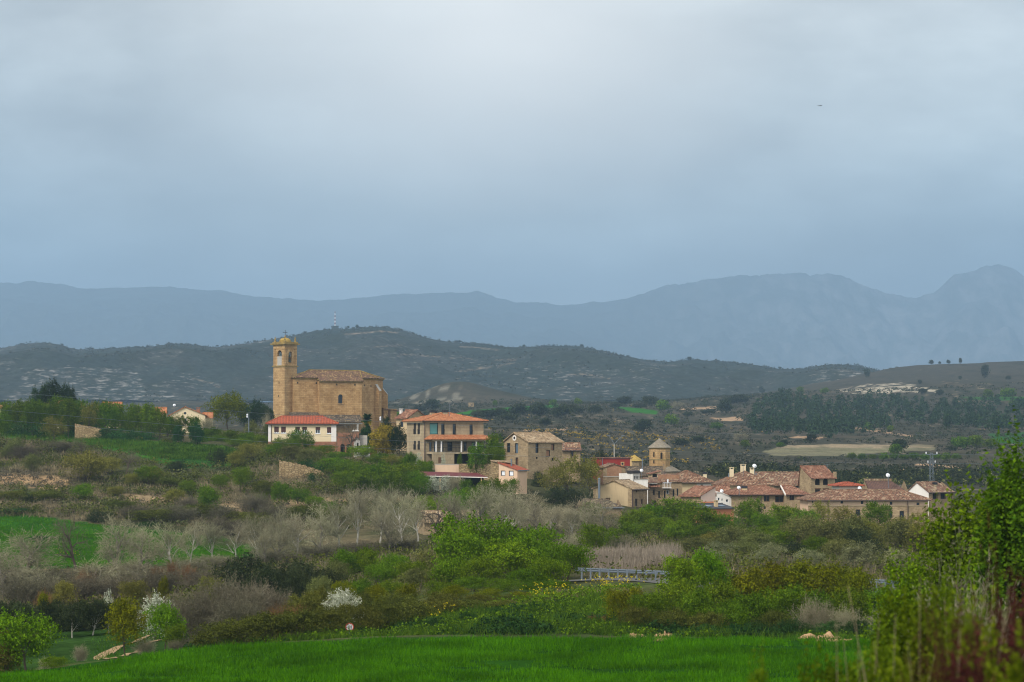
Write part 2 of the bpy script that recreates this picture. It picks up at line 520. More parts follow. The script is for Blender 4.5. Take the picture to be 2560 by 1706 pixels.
# ------------------------------------------------------------------ terrain
XS = np.array([-400, 0, 320, 640, 960, 1280, 1600, 1920, 2240, 2560, 2960], float)
ROWS = [
 (110, [1812, 1808, 1805, 1805, 1805, 1805, 1805, 1805, 1805, 1805, 1805]),
 (140, [1716, 1712, 1708, 1703, 1700, 1700, 1700, 1700, 1700, 1700, 1700]),
 (165, [1700, 1690, 1646, 1612, 1600, 1597, 1598, 1598, 1600, 1602, 1605]),
 (185, [1680, 1672, 1643, 1598, 1566, 1540, 1562, 1588, 1592, 1595, 1600]),
 (205, [1630, 1620, 1596, 1572, 1533, 1508, 1484, 1530, 1550, 1560, 1570]),
 (230, [1580, 1570, 1560, 1530, 1485, 1465, 1446, 1448, 1466, 1476, 1490]),
 (250, [1560, 1545, 1535, 1500, 1465, 1445, 1433, 1438, 1450, 1460, 1470]),
 (300, [1500, 1480, 1460, 1440, 1420, 1405, 1400, 1405, 1410, 1420, 1425]),
 (340, [1460, 1425, 1425, 1410, 1390, 1380, 1380, 1385, 1385, 1390, 1395]),
 (362, [1440, 1402, 1404, 1390, 1375, 1365, 1365, 1370, 1372, 1375, 1380]),
 (430, [1310, 1296, 1312, 1330, 1310, 1318, 1332, 1342, 1345, 1345, 1350]),
 (470, [1250, 1240, 1255, 1270, 1262, 1275, 1305, 1325, 1332, 1332, 1332]),
 (490, [1230, 1222, 1225, 1225, 1220, 1238, 1282, 1312, 1322, 1322, 1322]),
 (515, [1190, 1180, 1175, 1175, 1166, 1190, 1255, 1300, 1312, 1312, 1312]),
 (560, [1130, 1120, 1130, 1138, 1136, 1165, 1225, 1280, 1295, 1295, 1295]),
 (610, [1085, 1080, 1087, 1110, 1125, 1148, 1205, 1258, 1275, 1275, 1275]),
 (660, [1070, 1064, 1066, 1085, 1110, 1132, 1190, 1238, 1250, 1250, 1250]),
 (800, [1062, 1060, 1060, 1076, 1093, 1118, 1172, 1200, 1212, 1212, 1210]),
 (1000, [1075, 1070, 1066, 1075, 1082, 1090, 1140, 1158, 1162, 1160, 1160]),
 (1150, [1080, 1075, 1070, 1070, 1067, 1068, 1102, 1114, 1116, 1118, 1118]),
 (1350, [1080, 1072, 1066, 1062, 1052, 1054, 1072, 1092, 1094, 1088, 1085]),
 (1650, [1070, 1062, 1056, 1050, 1038, 1032, 1042, 1056, 1058, 1050, 1048]),
 (1900, [1060, 1052, 1046, 1042, 1020, 1014, 1020, 1024, 1018, 1010, 1008]),
 (2080, [1055, 1048, 1042, 1038, 1012, 1006, 1012, 1002, 992, 985, 982]),
 (2300, [1045, 1040, 1030, 1025, 1015, 1012, 1010, 988, 972, 960, 955]),
 (2650, [1020, 1015, 1012, 1010, 1012, 1010, 1005, 985, 950, 930, 925]),
 (3000, [1005, 1003, 1003, 1003, 1003, 1003, 1002, 985, 920, 898, 890]),
 (3250, [1005, 1003, 1003, 1003, 1003, 1003, 1004, 1000, 950, 930, 920]),
]
RD = np.array([4.0, 15, 40, 80] + [r[0] for r in ROWS])
pxf = np.arange(-400, 2961, 20.0)


def smooth1(a, k):
    if k < 1: return a
    w = np.hanning(2 * k + 3)[1:-1]; w /= w.sum()
    return np.convolve(np.pad(a, k, mode='edge'), w, mode='valid')


tabz = []
for D, z in ((4, -1.9), (15, -3.6), (40, -6.2), (80, -9.4)):
    tabz.append(np.full(len(pxf), CAMZ + z))
for D, ys in ROWS:
    py = smooth1(np.interp(pxf, XS, ys), 8)
    yc = (853.0 - py) / FPX
    tabz.append(CAMZ + D * (SP + yc * CP) / (CP - yc * SP))
tabz = np.array(tabz)

GD = np.concatenate([np.geomspace(4, 128, 44), np.arange(130, 700, 1.7), np.geomspace(702, 3240, 190)])
GU = np.linspace(-0.255, 0.255, 440)
pxu = 1280 + FPX * GU
zc = np.array([np.interp(pxu, pxf, r) for r in tabz])
GZ = np.array([np.interp(GD, RD, zc[:, j]) for j in range(len(GU))]).T.copy()
DD = GD[:, None] + 0 * GU[None, :]
XX = DD * GU[None, :]
PXU = pxu[None, :] + 0 * DD
# small rocky hill behind the big house
GZ += 17.5 * np.exp(-((XX - (1125 - 1280) / FPX * 2300) / 38) ** 2 - ((DD - 2300) / 90) ** 2)
GZ += 6.5 * np.exp(-((XX - (1250 - 1280) / FPX * 2300) / 40) ** 2 - ((DD - 2300) / 90) ** 2)
amp = np.interp(DD, [100, 170, 235, 300, 420, 520, 900, 2000, 3240], [0.03, 0.10, 0.25, 0.35, 0.7, 0.5, 1.2, 2.2, 4.0])
GZ += amp * fbm(XX / (7 + DD * 0.02), DD / (6 + DD * 0.02), 5, 3)
# uneven little swells of the wheat field and lumpy bank
GZ += np.interp(DD, [110, 140, 165, 172], [0.0, 0.30, 0.26, 0.0]) * fbm(XX / 8, DD / 6, 4, 31)
GZ += np.interp(DD, [166, 176, 215, 228], [0, 0.45, 0.45, 0]) * fbm(XX / 4, DD / 5, 4, 37)
# abandoned terraces on the near slope
ter = np.interp(DD, [395, 430, 600, 640], [0, 1, 1, 0]) * np.interp(PXU, [0, 300, 800, 1000], [1, 1, 1, 0])
ph = (DD + 9 * fbm(XX / 30, DD / 60, 3, 9)) / 21.0
GZ += ter * 1.25 * ((ph - np.floor(ph)) ** 3 - 0.3)


def ground_z(x, y):
    x = np.asarray(x, float); y = np.asarray(y, float)
    i = np.clip(np.searchsorted(GD, y) - 1, 0, len(GD) - 2)
    fi = np.clip((y - GD[i]) / (GD[i + 1] - GD[i]), 0, 1)
    u = np.clip((x / y - GU[0]) / (GU[1] - GU[0]), 0, len(GU) - 1.001)
    j = u.astype(int); fj = u - j
    return (GZ[i, j] * (1 - fi) * (1 - fj) + GZ[i + 1, j] * fi * (1 - fj) + GZ[i, j + 1] * (1 - fi) * fj + GZ[i + 1, j + 1] * fi * fj)


def gz(x, y):
    return float(ground_z(np.array([x]), np.array([y]))[0])


def gpoint(px, D):
    x = (px - 1280) / FPX * D
    return Vector((x, D, gz(x, D)))


def in_poly(px, py, poly):
    inside = np.zeros(px.shape, bool)
    n = len(poly)
    for i in range(n):
        x0, y0 = poly[i]; x1, y1 = poly[(i + 1) % n]
        if y0 == y1: continue
        c = ((y0 > py) != (y1 > py)) & (px < (x1 - x0) * (py - y0) / (y1 - y0) + x0)
        inside ^= c
    return inside


PXG, PYG = project(XX, DD, GZ)
wob = fbm(XX / 5, DD / 8, 4, 21) * 7
wob2 = fbm(XX / 6, DD / 9, 4, 22) * 7
PXW, PYW = PXG + wob * 2, PYG + wob
col = np.zeros(DD.shape + (4,)); col[..., 3] = 1


def paint(mask, c, a=1.0):
    f = (mask * a)[..., None]
    col[..., :3] = col[..., :3] * (1 - f) + np.array(c) * f


n1 = fbm(XX / 14, DD / 30, 5, 41); n2 = fbm(XX / 5, DD / 9, 4, 42); n3 = fbm(XX / 45, DD / 110, 4, 43)
dry, dull, green, soil = (0.135, 0.108, 0.062), (0.058, 0.060, 0.028), (0.038, 0.115, 0.012), (0.34, 0.225, 0.12)
paint(np.ones(DD.shape), dull)
paint(np.clip(n1 * 2.2 + 0.5, 0, 1), dry, 0.85)
paint(np.clip(n2 * 2.5 - 0.2, 0, 1), (0.035, 0.045, 0.02), 0.7)
# valley and village ground
vil = np.interp(DD, [225, 240, 640, 700], [0, 1, 1, 0]) * np.interp(PXU, [950, 1100], [0, 1])
paint(vil, (0.05, 0.052, 0.025), 0.6)
# behind the village: grey green heath
far = np.interp(DD, [690, 760], [0, 1])
paint(far, (0.052, 0.050, 0.035))
paint(far * np.clip(n3 * 2 + 0.25, 0, 1), (0.092, 0.076, 0.052), 0.7)
paint(far * np.clip(n1 * 2.4, 0, 1), (0.035, 0.040, 0.024), 0.75)
paint(far * np.clip(fbm(XX / 4, DD / 40, 4, 50) * 5 - 2.2, 0, 1), (0.30, 0.24, 0.16), 0.6)
rh = np.interp(DD, [2300, 2600], [0, 1]) * np.interp(PXU, [1950, 2150], [0, 1])
paint(rh, (0.060, 0.056, 0.042), 0.8)
paint(rh * np.clip(fbm(XX / 12, DD / 60, 4, 51) * 4 - 1.0, 0, 1), (0.035, 0.036, 0.024), 0.8)
paint(in_poly(PXW, PYG + wob * .4, [(2090, 975), (2170, 962), (2260, 958), (2345, 975), (2330, 982), (2120, 984)]) & (DD > 2000) & (fbm(XX / 7, DD / 25, 4, 55) > -0.08), (0.46, 0.40, 0.30), 0.8)
paint(in_poly(PXW, PYG + wob * .5, [(975, 1000), (1080, 958), (1140, 975), (1160, 1000), (1080, 1012), (985, 1012)]) & (DD > 2000) & (fbm(XX / 6, DD / 22, 4, 56) > 0.05), (0.24, 0.22, 0.17), 0.6)
# far green strips, ploughed field, earth banks
paint(in_poly(PXG, PYG, [(1128, 1037), (1180, 1026), (1270, 1019), (1392, 1012), (1400, 1017), (1300, 1029), (1180, 1040)]) & (DD > 900), (0.028, 0.135, 0.014))
paint(in_poly(PXG, PYG, [(1536, 1017), (1600, 1021), (1645, 1028), (1640, 1037), (1580, 1031)]) & (DD > 900), (0.028, 0.125, 0.014))
paint(in_poly(PXG, PYG, [(2400, 993), (2560, 991), (2560, 1003), (2440, 1000)]) & (DD > 1200), (0.03, 0.10, 0.014))
paint(in_poly(PXG, PYG, [(2470, 1085), (2600, 1080), (2600, 1112), (2490, 1108)]) & (DD > 800), (0.028, 0.09, 0.016))
pf = in_poly(PXW, PYG + wob * .2, [(1908, 1128), (1960, 1115), (2080, 1111), (2335, 1113), (2340, 1125), (2200, 1132), (2150, 1139), (1935, 1140)]) & (DD > 800)
paint(pf, (0.30, 0.235, 0.15), 0.9)
paint(pf & (PYG > 1120), (0.15, 0.145, 0.085), 0.85)
paint(pf * np.clip(fbm(XX / 5, DD / 50, 4, 57) * 3 - .3, 0, 1), (0.12, 0.115, 0.07), 0.7)
for poly in ([(1700, 1021), (1790, 1016), (1795, 1023), (1705, 1026)], [(1775, 1045), (1850, 1043), (1862, 1054), (1800, 1053)],
             [(2117, 1068), (2150, 1068), (2285, 1090), (2282, 1093), (2140, 1073)], [(1300, 1075), (1420, 1070), (1425, 1076), (1330, 1080)],
             [(1990, 1090), (2060, 1092), (2050, 1098), (1985, 1096)], [(2225, 1170), (2270, 1172), (2265, 1182), (2230, 1180)],
             [(2290, 1158), (2400, 1168), (2405, 1175), (2290, 1163)]):
    paint(in_poly(PXW, PYG + wob * .3, poly) & (DD > 650), (0.42, 0.28, 0.17), 0.85)
# near slope: green terraces, eroded bank, straw strips
def near(poly, c, a=1.0, d0=230, d1=680, k=1.0):
    paint(in_poly(PXG + wob * 2.5 * k, PYG + wob2 * k, poly) & (DD > d0) & (DD < d1), c, a)
near([(0, 1080), (120, 1086), (240, 1094), (400, 1106), (560, 1118), (640, 1132), (570, 1168), (450, 1172), (340, 1140), (230, 1114), (0, 1094)], green, 0.95)
near([(420, 1112), (570, 1122), (610, 1140), (520, 1172), (430, 1160)], (0.02, 0.06, 0.012), 0.8)
near([(-50, 1192), (40, 1180), (120, 1188), (180, 1204), (170, 1222), (60, 1216), (-50, 1206)], soil, 0.9, k=1.5)
near([(300, 1238), (460, 1244), (480, 1262), (330, 1258)], (0.25, 0.18, 0.10), 0.85)
near([(550, 1262), (660, 1250), (660, 1296), (600, 1290)], (0.25, 0.18, 0.10), 0.85)
near([(670, 1250), (760, 1240), (860, 1246), (900, 1262), (800, 1266), (700, 1270)], (0.24, 0.165, 0.09), 0.7)
near([(160, 1245), (260, 1252), (262, 1262), (170, 1256)], (0.50, 0.42, 0.27), 0.9, k=0.3)
near([(0, 1224), (80, 1232), (180, 1244), (160, 1256), (0, 1250)], (0.035, 0.07, 0.016), 0.7)
# left wheat field
lf = [(-200, 1285), (60, 1286), (140, 1296), (260, 1312), (420, 1328), (560, 1345), (660, 1372), (640, 1402), (520, 1420), (300, 1418), (100, 1424), (-200, 1430)]
near(lf, (0.022, 0.085, 0.009), 1.0, 300, 470, 0.5)
# valley bottom and road bank
bank = np.interp(DD, [166, 171, 222, 232], [0, 1, 1, 0])
paint(bank, (0.026, 0.058, 0.012))
paint(bank * np.clip(n2 * 2.5 - 0.3, 0, 1), (0.085, 0.085, 0.035), 0.6)
paint(bank * np.interp(PXU, [880, 1000], [0, 1]) * (DD > 205), (0.09, 0.08, 0.04), 0.25)
fld = np.interp(DD, [1, 60, 164, 168], [0, 1, 1, 0])
paint(fld, (0.016, 0.058, 0.005))
for poly, dd in (([(1565, 1588), (1600, 1584), (1613, 1580), (1613, 1591), (1600, 1594), (1570, 1592)], 0), ([(1636, 1597), (1648, 1584), (1674, 1582), (1680, 1592), (1664, 1598)], 0),
                 ([(1975, 1597), (1995, 1584), (2040, 1580), (2060, 1586), (2080, 1588), (2133, 1591), (2130, 1603), (2060, 1602), (2030, 1597)], 0)):
    paint(in_poly(PXG + wob2 * 0.6, PYG + wob2 * 0.4, poly) & (DD > 150) & (DD < 190), (0.46, 0.285, 0.15))

nr, nc = DD.shape
idx = np.arange(nr * nc).reshape(nr, nc)
F = np.stack([idx[:-1, :-1], idx[:-1, 1:], idx[1:, 1:], idx[1:, :-1]], -1).reshape(-1, 4)
m, nt, out = new_mat('ground')
at = nd(nt, 'ShaderNodeAttribute', attribute_name='tint')
tc = nd(nt, 'ShaderNodeTexCoord')
fa = noise(nt, mapping(nt, tc.outputs['Object'], (1, 0.7, 1)), 0.9, 7, 0.7)
fb = noise(nt, tc.outputs['Object'], 0.12, 5, 0.6)
c = mixc(nt, 1.0, at.outputs['Color'], ramp(nt, fa, [(0.25, 0.45), (0.5, 1.0), (0.8, 1.55)]), 'MULTIPLY')
c = mixc(nt, 1.0, c, ramp(nt, fb, [(0.3, 0.75), (0.7, 1.25)]), 'MULTIPLY')
principled(nt, out, c, 1.0, 0.0, fa, 0.6, 0.25)
M['ground'] = m


def grid_object(name, X, Y, Z, colr, mat, kind='structure'):
    r, c_ = X.shape
    ix = np.arange(r * c_).reshape(r, c_)
    f = np.stack([ix[:-1, :-1], ix[:-1, 1:], ix[1:, 1:], ix[1:, :-1]], -1).reshape(-1, 4)
    me = np_mesh(name, np.stack([X, Y, Z], -1).reshape(-1, 3), f, mat)
    if colr is not None:
        a = me.attributes.new('tint', 'FLOAT_COLOR', 'POINT')
        a.data.foreach_set('color', np.ascontiguousarray(colr.reshape(-1, 4), dtype=np.float32).ravel())
    me.polygons.foreach_set('use_smooth', np.ones(len(f), bool))
    o = mobj(name, me)
    return tag(o, kind=kind)


grid_object('ground', XX, DD, GZ, col, m)

# ---------------------------------------------------------------- middle hills
HD = np.concatenate([np.geomspace(2900, 5600, 330)])
HU = np.linspace(-0.26, 0.26, 620)
hD = HD[:, None] + 0 * HU[None, :]
hX = hD * HU[None, :]
hpx = 1280 + FPX * HU
ridge = np.interp(hpx, [-600, -200, 0, 60, 105, 150, 190, 260, 340, 430, 480, 530, 570, 640, 700, 760, 810, 860, 900, 960, 1010, 1080, 1140, 1200, 1270, 1330, 1400, 1460, 1510, 1570, 1620, 1660, 1690, 1725, 1790, 1850, 1910, 1960, 2010, 2060, 2110, 2150, 2210, 2300, 2600, 3100],
                  [905, 890, 876, 866, 860, 866, 880, 874, 868, 858, 862, 870, 866, 857, 846, 834, 826, 822, 819, 818, 830, 851, 860, 862, 868, 866, 865, 869, 878, 892, 902, 908, 906, 902, 905, 909, 917, 923, 923, 913, 912, 918, 930, 930, 930, 930])
rz = np.array([zat(y, 4300) for y in smooth1(ridge, 4)])
base = np.array([zat(1006, 3000)] * len(HU))
t = np.clip((HD - 2950) / (4300 - 2950), 0, 1)[:, None]
prof = t * t * (3 - 2 * t) * 0.55 + t * 0.45
hZ = base[None, :] + (rz - base)[None, :] * prof
back = np.clip((HD - 4300) / 1300, 0, 1)[:, None]
hZ = hZ - back * 60
# front knolls at the left and the low shoulder in the middle
for (pxc, D0, hgt, sx, sy) in ((170, 3400, 46, 95, 210), (330, 3500, 36, 110, 230), (20, 3350, 25, 80, 200), (560, 3600, 22, 100, 230), (1480, 3650, 20, 110, 220), (1290, 3500, 14, 100, 200), (2080, 3500, 30, 60, 200)):
    hZ += hgt * np.exp(-((hX - (pxc - 1280) / FPX * D0) / sx) ** 2 - ((hD - D0) / sy) ** 2)
sp = ridged(hX / 260, hD / 420, 4, 61) - 0.55
hZ += sp * 55 * np.sin(np.clip(t, 0, 1) * PI) + fbm(hX / 60, hD / 90, 5, 62) * (3.0 + 6.0 * np.sin(t * PI))
hZ += fbm(hX / 14, hD / 18, 3, 63) * 1.5
# never rise above the crest line as seen along each sight line
lim = CAMZ + (rz - CAMZ)[None, :] * hD / 4300 - np.where(hD < 4200, 1.0 + 0.006 * (4300 - hD), -3)
hZ = np.minimum(hZ, np.where(hD < 4250, lim, hZ))
hpx2, hpy2 = project(hX, hD, hZ)
hc = np.zeros(hD.shape + (4,)); hc[..., 3] = 0
hn = fbm(hX / 70, hD / 120, 5, 71); hn2 = fbm(hX / 22, hD / 50, 4, 72)
hc[..., :3] = np.array((0.031, 0.041, 0.033))
def hp(mask, cc, a=1.0):
    f = (mask * a)[..., None]
    hc[..., :3] = hc[..., :3] * (1 - f) + np.array(cc) * f
hp(np.clip(hn * 2.2 + 0.3, 0, 1), (0.046, 0.049, 0.040), 0.8)
hp(np.clip(-sp * 5, 0, 1), (0.018, 0.028, 0.020), 0.7)
hp(np.clip(hn2 * 2.4, 0, 1), (0.026, 0.032, 0.020), 0.8)
# rock amount is stored in alpha
rock = np.zeros(hD.shape)
for poly, a in (([(0, 1010), (60, 940), (150, 905), (260, 910), (330, 935), (420, 985), (470, 1010), (300, 1020)], 1.0), ([(-20, 905), (40, 895), (60, 910), (0, 925)], .9),
                ([(400, 960), (470, 920), (560, 960), (610, 1010), (470, 1010)], 0.85), ([(1180, 960), (1320, 905), (1450, 900), (1640, 920), (1660, 990), (1400, 1000), (1230, 975)], 0.85),
                ([(1560, 900), (1640, 905), (1660, 925), (1600, 920)], 0.9), ([(1960, 975), (2060, 925), (2150, 925), (2200, 960), (2100, 985)], 1.0), ([(1700, 905), (1800, 908), (1880, 918), (1820, 925)], .5),
                ([(700, 850), (860, 840), (900, 880), (760, 900)], 0.35)):
    rock = np.maximum(rock, in_poly(hpx2 + hn2 * 40, hpy2 + hn * 16, poly) * a)
rock = np.maximum(rock * .92, 0.60 + .28 * np.clip(hn * 1.5, -1, 1))
hc[..., 3] = rock
for line in ([(868, 836), (915, 832), (955, 829), (992, 832)], [(1000, 888), (1060, 890), (1120, 893), (1180, 898)], [(940, 868), (960, 867), (1000, 864)], [(1150, 868), (1200, 870), (1245, 875)],
             [(1420, 936), (1480, 940), (1520, 947)], [(1140, 930), (1200, 922), (1280, 908)], [(1240, 902), (1290, 900)], [(485, 948), (530, 958), (545, 968)], [(640, 848), (700, 846)]):
    for (x0, y0), (x1, y1) in zip(line[:-1], line[1:]):
        tt = np.clip((hpx2 - x0) / (x1 - x0), 0, 1)
        dd = np.abs(hpy2 - (y0 + (y1 - y0) * tt) + hn2 * 3)
        hp(np.clip(1.7 - dd * 1.1, 0, 1) * (hpx2 >= x0 - 4) * (hpx2 <= x1 + 4) * (hD > 3000) * (hn2 > -.35), (0.30, 0.23, 0.165), 0.75 if y0 < 840 else 0.5)
m, nt, out = new_mat('hillside')
at = nd(nt, 'ShaderNodeAttribute', attribute_name='tint')
tc = nd(nt, 'ShaderNodeTexCoord')
ob = tc.outputs['Object']
st = noise(nt, mapping(nt, ob, (0.085, 0.03, 0.42)), 1.0, 7, 0.72)
ad = nd(nt, 'ShaderNodeMath', operation='MULTIPLY_ADD'); ad.inputs[1].default_value = 0.30; 
nt.links.new(at.outputs['Alpha'], ad.inputs[0]); nt.links.new(st, ad.inputs[2])
rk = ramp(nt, ad.outputs[0], [(0.785, 0.0), (0.91, 0.9)])
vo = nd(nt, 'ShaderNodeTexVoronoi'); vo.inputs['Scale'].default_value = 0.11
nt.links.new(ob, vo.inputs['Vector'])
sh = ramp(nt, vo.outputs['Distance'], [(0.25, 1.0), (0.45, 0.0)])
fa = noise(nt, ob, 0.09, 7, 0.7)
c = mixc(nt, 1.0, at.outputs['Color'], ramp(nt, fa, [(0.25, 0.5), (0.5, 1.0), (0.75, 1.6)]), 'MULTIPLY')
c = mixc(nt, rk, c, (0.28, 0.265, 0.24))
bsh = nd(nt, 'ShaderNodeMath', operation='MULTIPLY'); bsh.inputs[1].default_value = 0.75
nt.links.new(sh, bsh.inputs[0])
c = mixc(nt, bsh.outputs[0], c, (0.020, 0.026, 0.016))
principled(nt, out, c, 1.0, 0.0, fa, 0.8, 3.0)
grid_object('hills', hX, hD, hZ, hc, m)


def hill_z(px, D):
    j = int(np.clip(np.searchsorted(hpx, px), 0, len(HU) - 1)); i = int(np.clip(np.searchsorted(HD, D), 0, len(HD) - 1))
    return float(hZ[i, j])


# ---------------------------------------------------------------- far mountains
MU = np.linspace(-0.28, 0.28, 640)
MD = np.linspace(11000, 19500, 220)
mD = MD[:, None] + 0 * MU[None, :]
mX = mD * MU[None, :]
mpx = 1280 + FPX * MU
mr = np.interp(mpx, [-900, -300, 0, 70, 130, 190, 260, 330, 400, 470, 560, 640, 720, 800, 870, 960, 1060, 1130, 1190, 1240, 1300, 1360, 1440, 1500, 1560, 1620, 1680, 1720, 1790, 1860, 1930, 1990, 2025, 2040, 2075, 2110, 2150, 2190, 2225, 2260, 2290, 2310, 2335, 2360, 2385, 2430, 2470, 2500, 2525, 2560, 2700, 3200],
               [730, 720, 707, 704, 708, 718, 723, 720, 715, 721, 729, 741, 748, 753, 748, 737, 733, 731, 729, 744, 755, 759, 762, 756, 746, 730, 712, 709, 700, 694, 690, 687, 693, 688, 689, 693, 712, 726, 738, 744, 746, 741, 736, 711, 690, 681, 670, 665, 670, 690, 700, 740])
mz = np.array([zat(y, 16000) for y in mr])
mb = zat(1000, 11000)
t = np.clip((MD - 11000) / 5000, 0, 1)[:, None]
cl = np.interp(mpx, [1500, 1800, 3000], [0, 1, 1])[None, :]
prof = (t ** 1.3) * (1 - cl) + (np.clip(t * 1.02, 0, 1) ** 2.1) * cl
mZ = mb + (mz[None, :] - mb) * prof
bk = np.clip((MD - 16000) / 3500, 0, 1)[:, None]
mZ = mZ - bk * 380
mZ += (ridged(mX / 650, mD / 1100, 5, 81) - 0.6) * 300 * np.sin(t * PI) + (ridged(mX / 170, mD / 620, 5, 82) - 0.6) * 140 * np.sin(t * PI) * (.35 + .65 * cl)
mZ += fbm(mX / 90, mD / 90, 4, 83) * 14 + fbm(mX / 28, mD / 45, 3, 84) * 9 * (0.5 + 0.5 * cl)
lim = CAMZ + (mz - CAMZ)[None, :] * mD / 16000
mZ = np.where(mD < 15800, np.minimum(mZ, lim - 4), mZ)
m, nt, out = new_mat('mountainside')
tc = nd(nt, 'ShaderNodeTexCoord'); ob = tc.outputs['Object']
g = nd(nt, 'ShaderNodeNewGeometry')
f = noise(nt, mapping(nt, ob, (0.010, 0.0027, 0.0018)), 1.0, 8, 0.7)
f2 = noise(nt, ob, 0.01, 8, 0.7)
sx = nd(nt, 'ShaderNodeSeparateXYZ'); nt.links.new(ob, sx.inputs[0])
side = nd(nt, 'ShaderNodeMapRange'); side.inputs['From Min'].default_value = 300; side.inputs['From Max'].default_value = 1700
nt.links.new(sx.outputs[0], side.inputs['Value'])
ml = nd(nt, 'ShaderNodeMath', operation='MULTIPLY'); nt.links.new(side.outputs[0], ml.inputs[0]); nt.links.new(ramp(nt, f, [(0.44, 0.0), (0.62, 1.0)]), ml.inputs[1])
c = mixc(nt, f2, (0.022, 0.030, 0.020), (0.06, 0.06, 0.042))
c = mixc(nt, ml.outputs[0], c, (0.13, 0.13, 0.125))
principled(nt, out, c, 1.0, 0.0, f2, 0.8, 25.0)
grid_object('mountains', mX, mD, mZ, None, m)

# ---------------------------------------------------------------- air
b = MB(); b.box(-8200, 8200, -60, 20000, -75.0, 1120.0)
hz = b.build('haze', M['glass'])
m = bpy.data.materials.new('haze'); m.use_nodes = True; nt = m.node_tree
for n in list(nt.nodes): nt.nodes.remove(n)
out = nt.nodes.new('ShaderNodeOutputMaterial')
pv = nt.nodes.new('ShaderNodeVolumePrincipled')
pv.inputs['Color'].default_value = (0.395, 0.567, 0.745, 1)
pv.inputs['Density'].default_value = 1.02e-4
pv.inputs['Anisotropy'].default_value = 0.1
nt.links.new(pv.outputs[0], out.inputs['Volume'])
hz.data.materials.clear(); hz.data.materials.append(m)
tag(hz, kind='stuff'); m.cycles.volume_sampling = 'DISTANCE'

# ---------------------------------------------------------------- sky and sun
SUN_AZ, SUN_EL = math.radians(-140), math.radians(42)      # from behind the camera's left shoulder
W = bpy.data.worlds.new('World'); S.world = W; W.use_nodes = True
nt = W.node_tree
for n in list(nt.nodes): nt.nodes.remove(n)
out = nt.nodes.new('ShaderNodeOutputWorld')
sky = nt.nodes.new('ShaderNodeTexSky'); sky.sky_type = 'NISHITA'; sky.sun_disc = False
sky.sun_elevation = SUN_EL; sky.sun_rotation = SUN_AZ
bg1 = nt.nodes.new('ShaderNodeBackground'); bg1.inputs['Strength'].default_value = 0.06
nt.links.new(sky.outputs[0], bg1.inputs[0])
tc = nd(nt, 'ShaderNodeTexCoord'); d = tc.outputs['Generated']
sep = nd(nt, 'ShaderNodeSeparateXYZ'); nt.links.new(d, sep.inputs[0])
# overcast deck: paler with height, broad soft banks of cloud
cw = noise(nt, mapping(nt, d, (6.5, 6.5, 17.0)), 1.0, 5, 0.5)
cw2 = noise(nt, mapping(nt, d, (14.0, 14.0, 34.0)), 1.0, 6, 0.55)
el = ramp(nt, sep.outputs[2], [(0.0, (0.38, 0.47, 0.55)), (0.05, (0.35, 0.455, 0.545)), (0.075, (0.49, 0.59, 0.63)), (0.105, (0.70, 0.77, 0.77)), (0.16, (0.80, 0.83, 0.81)), (0.4, (0.68, 0.69, 0.69)), (1.0, (0.66, 0.67, 0.68))])
cl1 = ramp(nt, cw, [(0.30, 0.62), (0.5, 1.0), (0.70, 1.30)])
cl2 = ramp(nt, cw2, [(0.30, 0.80), (0.7, 1.20)])
c = mixc(nt, 1.0, el, cl1, 'MULTIPLY'); c = mixc(nt, 1.0, c, cl2, 'MULTIPLY')
# the thin place in the cloud where the light comes through
gd = P(1215, -10, 1000) - Vector((0, 0, CAMZ)); gd.normalize()
dp = nd(nt, 'ShaderNodeVectorMath', operation='DISTANCE'); nt.links.new(mapping(nt, d, (0.75, 1, 1.0)), dp.inputs[0]); dp.inputs[1].default_value = (gd.x * 0.75, gd.y, gd.z)
ds = nd(nt, 'ShaderNodeMath', operation='MULTIPLY_ADD'); ds.inputs[1].default_value = 0.09
cwm = nd(nt, 'ShaderNodeMath', operation='SUBTRACT'); nt.links.new(cw, cwm.inputs[0]); cwm.inputs[1].default_value = 0.5
nt.links.new(cwm.outputs[0], ds.inputs[0]); nt.links.new(dp.outputs['Value'], ds.inputs[2])
gl = ramp(nt, ds.outputs[0], [(0.0, 1.0), (0.035, 0.62), (0.085, 0.18), (0.16, 0.0)])
c = mixc(nt, gl, c, (1.40, 1.37, 1.29))
# the open bright half of the sky behind the camera lights the fronts of the houses
bh = nd(nt, 'ShaderNodeMapRange'); bh.inputs['From Min'].default_value = 0.5; bh.inputs['From Max'].default_value = -0.7
bh.inputs['To Min'].default_value = 1.0; bh.inputs['To Max'].default_value = 2.2
nt.links.new(sep.outputs[1], bh.inputs['Value'])
bg2 = nt.nodes.new('ShaderNodeBackground')
nt.links.new(c, bg2.inputs[0]); nt.links.new(bh.outputs[0], bg2.inputs['Strength'])
mx = nt.nodes.new('ShaderNodeMixShader'); mx.inputs[0].default_value = 0.9
nt.links.new(bg1.outputs[0], mx.inputs[1]); nt.links.new(bg2.outputs[0], mx.inputs[2])
nt.links.new(mx.outputs[0], out.inputs['Surface'])

sd = bpy.data.lights.new('sun', 'SUN'); sd.energy = 3.1; sd.angle = math.radians(14); sd.color = (1.0, 0.95, 0.88)
so = bpy.data.objects.new('sun', sd); link(so)
dirv = Vector((math.sin(SUN_AZ) * math.cos(SUN_EL), math.cos(SUN_AZ) * math.cos(SUN_EL), math.sin(SUN_EL)))
so.rotation_euler = (-dirv).to_track_quat('-Z', 'Y').to_euler()

